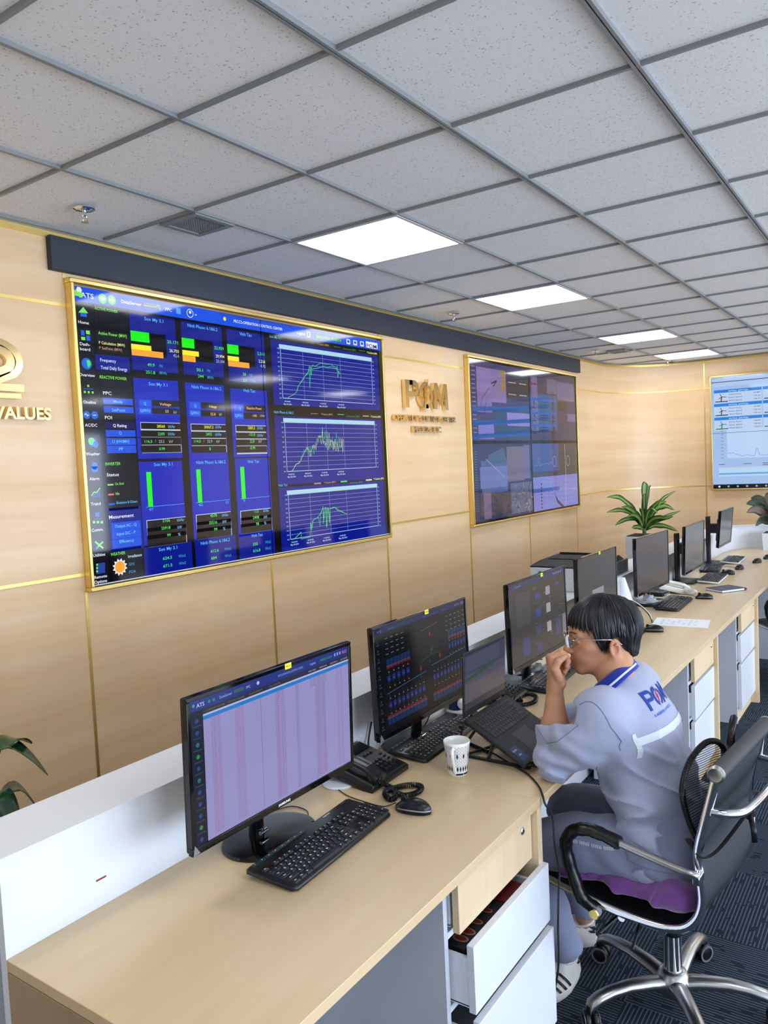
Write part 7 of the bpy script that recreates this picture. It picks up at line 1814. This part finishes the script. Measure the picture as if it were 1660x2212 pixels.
# collar area opening for the neck, cuffs
s.cut(cuffL, (w0-elL), cuffL-.09, cuffL+.09); s.cut(cuffR, (wrR-elR), cuffR-np.array([.05,.02,.09]), cuffR+.08)
s.cone(cuffL-(w0-elL)*.03, cuffL+(w0-elL)*.3, .050, .050, .001, 's')
cB, cL_, cF_ = wd(1377,1441,2.44), wd(1325,1489,2.352), wd(1275,1515,2.45)
cn = np.cross(cB-cF_, cL_-cF_); cn /= np.linalg.norm(cn); cn = cn if cn[2] > 0 else -cn
s.cut((cB+cL_+cF_)/3+cn*.013, cn, nek-.09, nek+.09)
armd = (elL-shL)/np.linalg.norm(elL-shL)
def folds(P):
    d = np.zeros(len(P))
    # torso: soft diagonal folds gathering at the waist
    tz = np.clip((1.0-P[:,2])/.45, 0, 1); w1 = P[:,0]*9+P[:,1]*6+P[:,2]*16+1.6*vnoise(P, (5,5,5), 1)
    d += .010*tz*np.sin(w1*2.1)*np.clip(vnoise(P, (4,4,3), 8)+.55, 0, 1)
    rg = 1-np.abs(vnoise(P@np.array([[.8,0,.6],[0,1,0],[-.6,0,.8]]), (7,7,17), 12)); d += .012*(rg**6)*np.clip(tz*1.6,.15,1)*-1
    d += .009*vnoise(P, (9,9,16), 4)*tz
    # long pull lines from armpit to the lower back
    d += .004*np.sin((P[:,2]*52+P[:,0]*30+2.5*vnoise(P,(6,6,6),2)))*np.exp(-((P[:,2]-.62)/.10)**2)
    # left sleeve: rings of creases near the elbow
    t = (P-shL)@armd; r = np.linalg.norm(P-(shL+np.outer(t, armd)), axis=1); m = np.exp(-(r/.10)**6)*np.clip(t/.06, 0, 1)
    d += m*(.0065*np.sin(t*95+3*vnoise(P,(14,14,14),3))*np.exp(-((t-.15)/.06)**2)+.008*vnoise(P, (16,16,20), 6))
    t2 = np.linalg.norm(P-elL, axis=1); d += .008*np.exp(-(t2/.09)**2)*np.sin(P[:,2]*85+P[:,0]*70+3*vnoise(P,(15,15,15),9))
    return d*np.clip(np.linalg.norm(P-cuffR, axis=1)/.16-.3, 0, 1)
s.displace(folds)
V, Fq = s.mesh(); V = relax(V, Fq, 2, .5); shirt = np_mesh('shirt', [(V,Fq)], M_['shirt'], man)
bvh = BVHTree.FromPolygons(V.tolist(), Fq.tolist())
def onto(p, d, off=.0012, far=.5):
    p = Vector(p); d = Vector(d).normalized(); h = bvh.ray_cast(p-d*far, d, far*2)
    return (h[0]+h[1].normalized()*off*(1 if h[1].dot(d) < 0 else -1)) if h[0] is not None else None
spine = upp-wai; spine /= np.linalg.norm(spine); bn = np.cross(sld, spine); bn /= np.linalg.norm(bn)   # bn points forward out of the back
if bn@FWv < 0: bn = -bn
up_ = np.cross(bn, sld)*-1; up_ = up_ if up_[2] > 0 else -up_
def back_patch(name, m, grid, off=.0015, parent=None):
    """grid: rows of (u, v) on the back plane, projected on the shirt"""
    o0 = che+(upp-che)*.2; mb = MB(); rows = []
    for r in grid:
        row = []
        for u, v in r:
            h = onto(o0+sld*u+up_*v, bn, off); row.append(h)
        rows.append(row)
    for i in range(len(rows)-1):
        for k in range(len(rows[0])-1):
            q = [rows[i][k],rows[i][k+1],rows[i+1][k+1],rows[i+1][k]]
            if all(x is not None for x in q) and max((q[a]-q[a-1]).length for a in range(4)) < .04: mb.add(q, [(0,1,2,3)])
    o = mb.build(name, m, parent or shirt, ang=180)
    return o
bv = lambda u: -.004-.03*abs(u)*0
back_patch('reflective_stripe', M_['reflect'], [[(-.165+.355*k/60, bv(0)+.022*j/3-.012) for k in range(61)] for j in range(4)])
back_patch('armhole_tape', M_['reflect'], [[(-.170+.010*j, -.030+.07*k/8-.02) for k in range(9)] for j in range(2)])
# printed logo on the back: text meshes laid on the cloth
def print_on_back(mbsrc, m, name, u0, v0):
    o0 = che+(upp-che)*.2; me = bpy.data.meshes.new('tmp'); me.from_pydata(mbsrc.v, [], mbsrc.f); bm = bmesh.new(); bm.from_mesh(me)
    bmesh.ops.triangulate(bm, faces=bm.faces[:]); 
    for _ in range(2):
        ed = [e for e in bm.edges if e.calc_length() > .006]
        if ed: bmesh.ops.subdivide_edges(bm, edges=ed, cuts=1)
    bmesh.ops.triangulate(bm, faces=bm.faces[:])
    for v in bm.verts:
        h = onto(o0+sld*(u0+v.co.x)+up_*(v0+v.co.y), bn, .0022); v.co = h if h is not None else Vector(o0)
    bm.normal_update(); bm.to_mesh(me); bm.free(); me.materials.append(m); me.name = name
    o = bpy.data.objects.new(name, me); C.objects.link(o); o.parent = shirt; return o
I4 = Matrix.Identity(4); L0 = .088; u0, v0 = .022, .033
mb = MB(); k_ = .215/.20*.2
def flat_logo(which):
    mb = MB(); SM = Matrix.Diagonal((.215,.285,1,1))
    if which == 'P':
        mb.prism([(0,0),(.045,0),(.045,.085),(.045,.165),(.10,.165),(.10,.2),(0,.2)], .0, 0, SM); stroke(mb, [(.06,.1825)]+[(.125+.042*math.cos(a),.142+.0405*math.sin(a)) for a in [PI/2-k*PI/8 for k in range(9)]]+[(.03,.1015)], .036, .0, SM)
    elif which == 'C':
        stroke(mb, [(.28+.078*math.cos(a),.10+.082*math.sin(a)) for a in [PI*.42+k*PI*.06 for k in range(17)]], .036, 0, SM); stroke(mb, [(.29+.075*math.cos(a),.095+.080*math.sin(a)) for a in [-PI*.42+k*PI*.075 for k in range(11)]], .030, 0, SM)
    elif which == 'M': mb.prism([(.395,0),(.44,0),(.447,.115),(.49,.03),(.52,.03),(.56,.115),(.568,0),(.615,0),(.60,.2),(.555,.2),(.505,.10),(.455,.2),(.41,.2)], 0, 0, SM)
    else: mb.prism([(.235,-.02),(.268,.085),(.25,.085),(.318,.222),(.292,.118),(.312,.118)], 0, 0, SM)
    # keep the top sheet only
    n_ = len(mb.f); return mb
for w_ in 'PCM': print_on_back(flat_logo(w_), M_['print'], 'printed_letter', -.083, .060)
print_on_back(flat_logo('B'), M_['redprint'], 'printed_bolt', -.083, .0605)
mb = MB(); put_text(mb, 'A MEMBER OF PECC2', I4, .115, .0080, 0, bold=.02, res=1); print_on_back(mb, M_['print'], 'printed_tagline', -.080, .040)
# collar: stand and fold with a white line
def collar():
    mb = MB()
    inn = [(1266,1507,2.43),(1290,1480,2.405),(1318,1457,2.397),(1345,1437,2.42),(1365,1422,2.465),(1361,1421,2.51),(1335,1438,2.54),(1300,1470,2.53),(1270,1503,2.48)]
    out = [(1268,1524,2.405),(1295,1514,2.368),(1327,1489,2.350),(1357,1462,2.375),(1378,1443,2.44),(1377,1439,2.52),(1350,1452,2.58),(1310,1482,2.58),(1276,1512,2.52)]
    I_ = spline([wd(*p) for p in inn], 5); O_ = spline([wd(*p) for p in out], 5); nk = Vector(nek)
    ax = Vector(cn); rows = []
    for a, b in zip(I_, O_):
        n_ = len(rows); row = [a-ax*.022, a-ax*.004, a+ax*.004+(b-a)*.06]
        for f in (.2,.4,.6,.74,.84,1.0): row.append(a.lerp(b, f)+ax*.010*math.sin(PI*min(1,f*.9+.1)))
        rows.append(row)
    m_ = len(rows[0])
    for j in range(len(rows)-1):
        for i in range(m_-1): mb.add([rows[j][i],rows[j][i+1],rows[j+1][i+1],rows[j+1][i]], [(0,1,2,3)], 1 if i == 6 else 0)
    o = mb.build('collar', [M_['royal'], M_['reflect']], shirt, smooth=False)
    bm = bmesh.new(); bm.from_mesh(o.data); bmesh.ops.remove_doubles(bm, verts=bm.verts, dist=.00005); bm.to_mesh(o.data); bm.free()
    o.data.polygons.foreach_set('use_smooth', [True]*len(o.data.polygons)); sm = o.modifiers.new('t','SOLIDIFY'); sm.thickness = .003; sm.offset = 0
collar()
# sleeve patch pocket outline and shoulder seam
def seam(name, pts, d, r=.0011, m='navyc', off=.0006):
    q = [onto(p, d, off) for p in pts]; q = [x for x in q if x is not None]
    if len(q) > 2:
        mb = MB(); mb.tube([tuple(x) for x in q], r, 5); mb.build(name, M_[m], shirt)
M_['seam'] = mat('seam_thread', (112,118,150), .8)
arc_ = [wd(1265+ (1352-1265)*t, 1535-20*math.sin(PI*min(1,t*1.5))+75*t**1.6, 2.25) for t in [k/24 for k in range(25)]]
seam('armhole_seam', arc_, nF, .0012, 'seam'); seam('armhole_seam', [wd(1352-4*math.sin(PI*t), 1610+22*t, 2.25) for t in [k/8 for k in range(9)]], nF, .0012, 'seam')
seam('pocket_seam', [wd(u,v,2.2) for u,v in spline([(1250,1570,0),(1268,1585,0)],6) for _ in (0,)] if False else [wd(1250+18*t,1570+17*t,2.2) for t in [k/8 for k in range(9)]]+[wd(1268-60*t,1587+57*t,2.2) for t in [k/16 for k in range(17)]]+[wd(1208-14*t,1644-26*t,2.2) for t in [k/8 for k in range(9)]], nF, .0009, 'seam')
seam('side_seam', [wd(1318+6*math.sin(t*2)+12*t,1690+110*t,2.2) for t in [k/20 for k in range(21)]], nF, .0010, 'seam')
# shirt hem lining showing royal blue
HEM_PATCH = 1
# --- trousers
s = SDF(np.array([2.06,.40,.06]), np.array([2.84,1.24,.70]), .0055)
s.slab(CP(0,-.015,.555), CP(0,.0,.62), RTv, .180, .165, .128, .12, .04)
s.slab(CP(-.095,-.03,.545), CP(.095,-.03,.545), FWv, .11, .11, .085, .085, .04)
s.cone(hipL, hipL+(knL-hipL)*.5, .098, .088, .04); s.cone(hipL+(knL-hipL)*.5, knL, .088, .074, .03); s.cone(hipR, knR, .098, .078, .04)
hemL = knL+(anL-knL)*.985; hemR = knR+(anR-knR)*.95
s.cone(knL, hemL+(hemL-knL)*.08, .070, .060, .03); s.cone(knR, hemR+(hemR-knR)*.08, .072, .058, .03)
for kn, an, hm in ((knL,anL,hemL),(knR,anR,hemR)):
    s.cut(hm, an-kn, np.array([hm[0]-.11,hm[1]-.11,.0]), np.array([hm[0]+.11,hm[1]+.11,hm[2]+.05]))
def tf(P):
    d = .009*vnoise(P, (9,9,13), 11)
    for kn, an in ((knL,anL),(knR,anR)):
        r = np.linalg.norm(P-kn, axis=1); d += .006*np.exp(-(r/.12)**2)*np.sin(P[:,1]*60+P[:,2]*55+3*vnoise(P,(12,12,12),3))
        r = np.linalg.norm(P-an, axis=1); d += .003*np.exp(-(r/.13)**2)*np.sin(P[:,2]*55+3*vnoise(P,(9,9,9),5))
    r = np.linalg.norm(P-hipL, axis=1); d += .006*np.exp(-(r/.16)**2)*np.sin(P[:,1]*50-P[:,2]*60+3*vnoise(P,(9,9,9),4))
    return d
s.displace(tf)
V, Fq = s.mesh(); V = relax(V, Fq, 2, .5); trs = np_mesh('trousers', [(V,Fq)], M_['trouser'], man)
bvh = BVHTree.FromPolygons(V.tolist(), Fq.tolist())
_sh = shirt; shirt = trs
for k in range(26):
    f = k/25; q = [onto(wd(1268+86*f+dx, 1875+2*math.sin(f*3)+dy, 2.2), nF, .0012) for dx, dy in ((0,0),(1.9,0),(1.9,7.0),(0,7.0))]
    if all(x is not None for x in q) and k % 7 != 5: 
        mb = MB() if k == 0 else mb; mb.add(q, [(0,1,2,3)])
mb.build('reflective_pocket_trim', M_['reflect'], trs, smooth=False)
seam('pocket_flap_seam', [wd(1382+88*t,1893+18*t-8*t*t,2.2) for t in [k/14 for k in range(15)]], nF, .001, 'seam'); seam('pocket_flap_seam', [wd(1376+8*t,1862+30*t,2.2) for t in [k/8 for k in range(9)]], nF, .001, 'seam'); seam('pocket_flap_seam', [wd(1376+90*t,1862+16*t,2.2) for t in [k/14 for k in range(15)]], nF, .001, 'seam')
mb = MB(); A_ = [(1291,1744),(1297,1762),(1312,1778),(1326,1788),(1338,1801)]; B_ = [(1284,1757),(1288,1776),(1300,1791),(1318,1800),(1334,1810)]
QA = [onto(wd(*p,2.1), nF, .006) for p in A_]; QB = [onto(wd(*p,2.1), nF, .004) for p in B_]
for k in range(4):
    q = [QA[k],QA[k+1],QB[k+1],QB[k]]
    if all(x is not None for x in q): mb.add(q, [(0,1,2,3)])
if mb.f: mb.build('hem_lining', M_['royal'], _sh, smooth=False)
h = onto(wd(1440,1882,2.2), nF, .001)
if h is not None: MB().lathe([(0,0),(.0068,0),(.0068,.0018),(.004,.0012),(0,.0012)], 16, 0, T(*h) @ (-Vector(_f)).to_track_quat('Z','Y').to_matrix().to_4x4()).build('pocket_button', M_['seam'], trs)
shirt = _sh
# --- shoes
M_['leather'] = mat('white_leather', (226,224,218), .42); M_['rubber'] = mat('white_rubber', (214,212,202), .5); M_['blackl'] = mat('black_leather', (22,24,28), .4)
def shoe(heel, ang, left):
    e = bpy.data.objects.new('shoe', None); C.objects.link(e); e.parent = man; e.location = heel; e.rotation_euler = (0,0,ang)     # local: +x towards the toe, origin under the heel
    L = .285
    def wid(f): return .036+.015*math.sin(PI*min(1,f*1.02))**1.0*(1 if f > .3 else .75)+.004*math.sin(PI*f)
    def plan(grow, z, n=30):
        pts = []
        for k in range(n):
            a = 2*PI*k/n; f = .5-.5*math.cos(a); f = min(1,max(0,f)); x = L*f-.0; w = (wid(f)+grow)*min(1,(math.sin(PI*min(max(f,.0),1))**.42 if f not in (0,1) else 0)); pts.append((x+(grow if math.cos(a) < 0 else -grow)*abs(math.cos(a)), (w if math.sin(a) >= 0 else -w), z))
        return pts
    mb = MB(); mb.loft([plan(-.002,.0),plan(.003,.004),plan(.004,.016),plan(.001,.027),plan(-.004,.028)]); mb.build('sole', M_['rubber'], e, ang=60)
    mb = MB(); secs = []; n = 22
    for k in range(17):
        f = .015+.955*k/16; x = L*f; top = .099-.012*math.cos(f*5) if f < .30 else max(.036,.098-.126*(f-.30)**.85); w = (wid(f)+.003)*min(1, math.sin(PI*min(.999,max(.02,f)))**.26)
        if f < .34: # open collar: rim narrower at the top
            secs.append([(x, w*math.cos(a)*(1-.28*max(0,math.sin(a))), .022+(top-.022)*(max(0,math.sin(a))**.9)-(.010*max(0,math.sin(a))**8 if f > .05 else 0)) for a in [PI*j/(n-1) for j in range(n)]])
        else: secs.append([(x, w*math.cos(a), .022+(top-.022)*max(0,math.sin(a))**.8) for a in [PI*j/(n-1) for j in range(n)]])
    mb.loft(secs, closed=False); mb.add(secs[0], [list(range(n))]); mb.add(secs[-1], [list(range(n))[::-1]]); up = mb.build('upper', M_['leather'], e, ang=70)
    ub = BVHTree.FromPolygons([tuple(v) for v in mb.v], mb.f)
    def put(name, m, pts2, d, org):
        vs = []
        for p in pts2:
            h = ub.ray_cast(Vector(org(p)), Vector(d)); vs.append(h[0]-Vector(d)*.0012 if h[0] is not None else None)
        vs = [v for v in vs if v is not None]
        return vs
    # three side stripes on both sides
    for sd in (-1, 1):
        for k in range(3):
            mb2 = MB(); rows = []
            for j in range(13):
                g = j/12; xx = .100+k*.026+.028*g; zz = .030+.040*g
                row = []
                for dx in (-.0055,.0055):
                    h = ub.ray_cast(Vector((xx+dx, sd*.1, zz)), Vector((0,-sd,0))); row.append(h[0]+Vector((0,sd*.0026,.0008)) if h[0] is not None else None)
                rows.append(row)
            for a, b in zip(rows, rows[1:]):
                if all(x is not None for x in a+b): mb2.add([a[0],a[1],b[1],b[0]], [(0,1,2,3)])
            if mb2.f: mb2.build('stripe', M_['blackl'], up, smooth=False)
    # heel tab with trefoil and word
    mb2 = MB(); rows = []
    for j in range(6):
        z = .050+.028*j/5; row = []
        for k in range(11):
            yy = -.030+.060*k/10; zz = z+(.004*math.cos(k/10*2*PI) if j in (0,5) else 0); h = ub.ray_cast(Vector((-.1, yy, zz)), Vector((1,0,0))); row.append(h[0]+Vector((-.0030,0,0)) if h[0] is not None and h[0].x < .04 else None)
        rows.append(row)
    for a, b in zip(rows, rows[1:]):
        for k in range(10):
            if all(x is not None for x in (a[k],a[k+1],b[k+1],b[k])): mb2.add([a[k],a[k+1],b[k+1],b[k]], [(0,1,2,3)])
    if mb2.f: mb2.build('heel_tab', M_['blackl'], up, ang=80)
    mb2 = MB(); hx = ub.ray_cast(Vector((-.1,0,.07)), Vector((1,0,0)))[0]; hx = hx.x if hx is not None else 0
    PM = Matrix(((0,0,-1,hx-.0045),(-1,0,0,0),(0,1,0,.054),(0,0,0,1)))
    put_text(mb2, 'adidas', PM, .018, .0045, 0, bold=.03, align='c')
    for an_ in (-.55,0,.55):
        mb2.prism([(.0035*math.sin(PI*j/8)*(1 if s_ > 0 else -1), .004+.009*j/8) for s_ in (1,) for j in range(9)]+[(-.0035*math.sin(PI*j/8), .004+.009*j/8) for j in range(7,0,-1)], .0004, 0, PM @ T(0,.006,0) @ Rz(an_))
    mb2.build('heel_mark', M_['legend'], up, smooth=False)
    for k in range(5):
        mb2 = MB(); x = .125+k*.018; h1 = ub.ray_cast(Vector((x,-.018,.2)), Vector((0,0,-1)))[0]; h2 = ub.ray_cast(Vector((x,.0,.2)), Vector((0,0,-1)))[0]; h3 = ub.ray_cast(Vector((x,.018,.2)), Vector((0,0,-1)))[0]
        if h1 is not None and h2 is not None and h3 is not None: mb2.tube([tuple(q+Vector((0,0,.002))) for q in spline([h1,h2,h3],4)], .0028, 6, flat=.6); mb2.build('lace', M_['rubber'], up)
    mb2 = MB(); mb2.tube([tuple(Vector((x, y, z))) for x, y, z in spline([(.012,.0,.088),(.03,.026,.084),(.06,.030,.078),(.088,.022,.084),(.095,0,.088),(.088,-.022,.084),(.06,-.030,.078),(.03,-.026,.084)],4,True)], .0048, 8, closed=True); mb2.build('padded_collar', M_['leather'], up)
    mb2 = MB(); mb2.lathe([(0,.074),(.03,.074)], 20, 0, T(.05,0,0) @ Matrix.Diagonal((1.2,.85,1,1)), cap=False); mb2.build('lining', M_['blackl'], up)
    return e
shoe((2.425,.968,.0), math.atan2(.32,-.95), True)
shoe((2.612,.965,.0), math.atan2(.93,-.35), False)
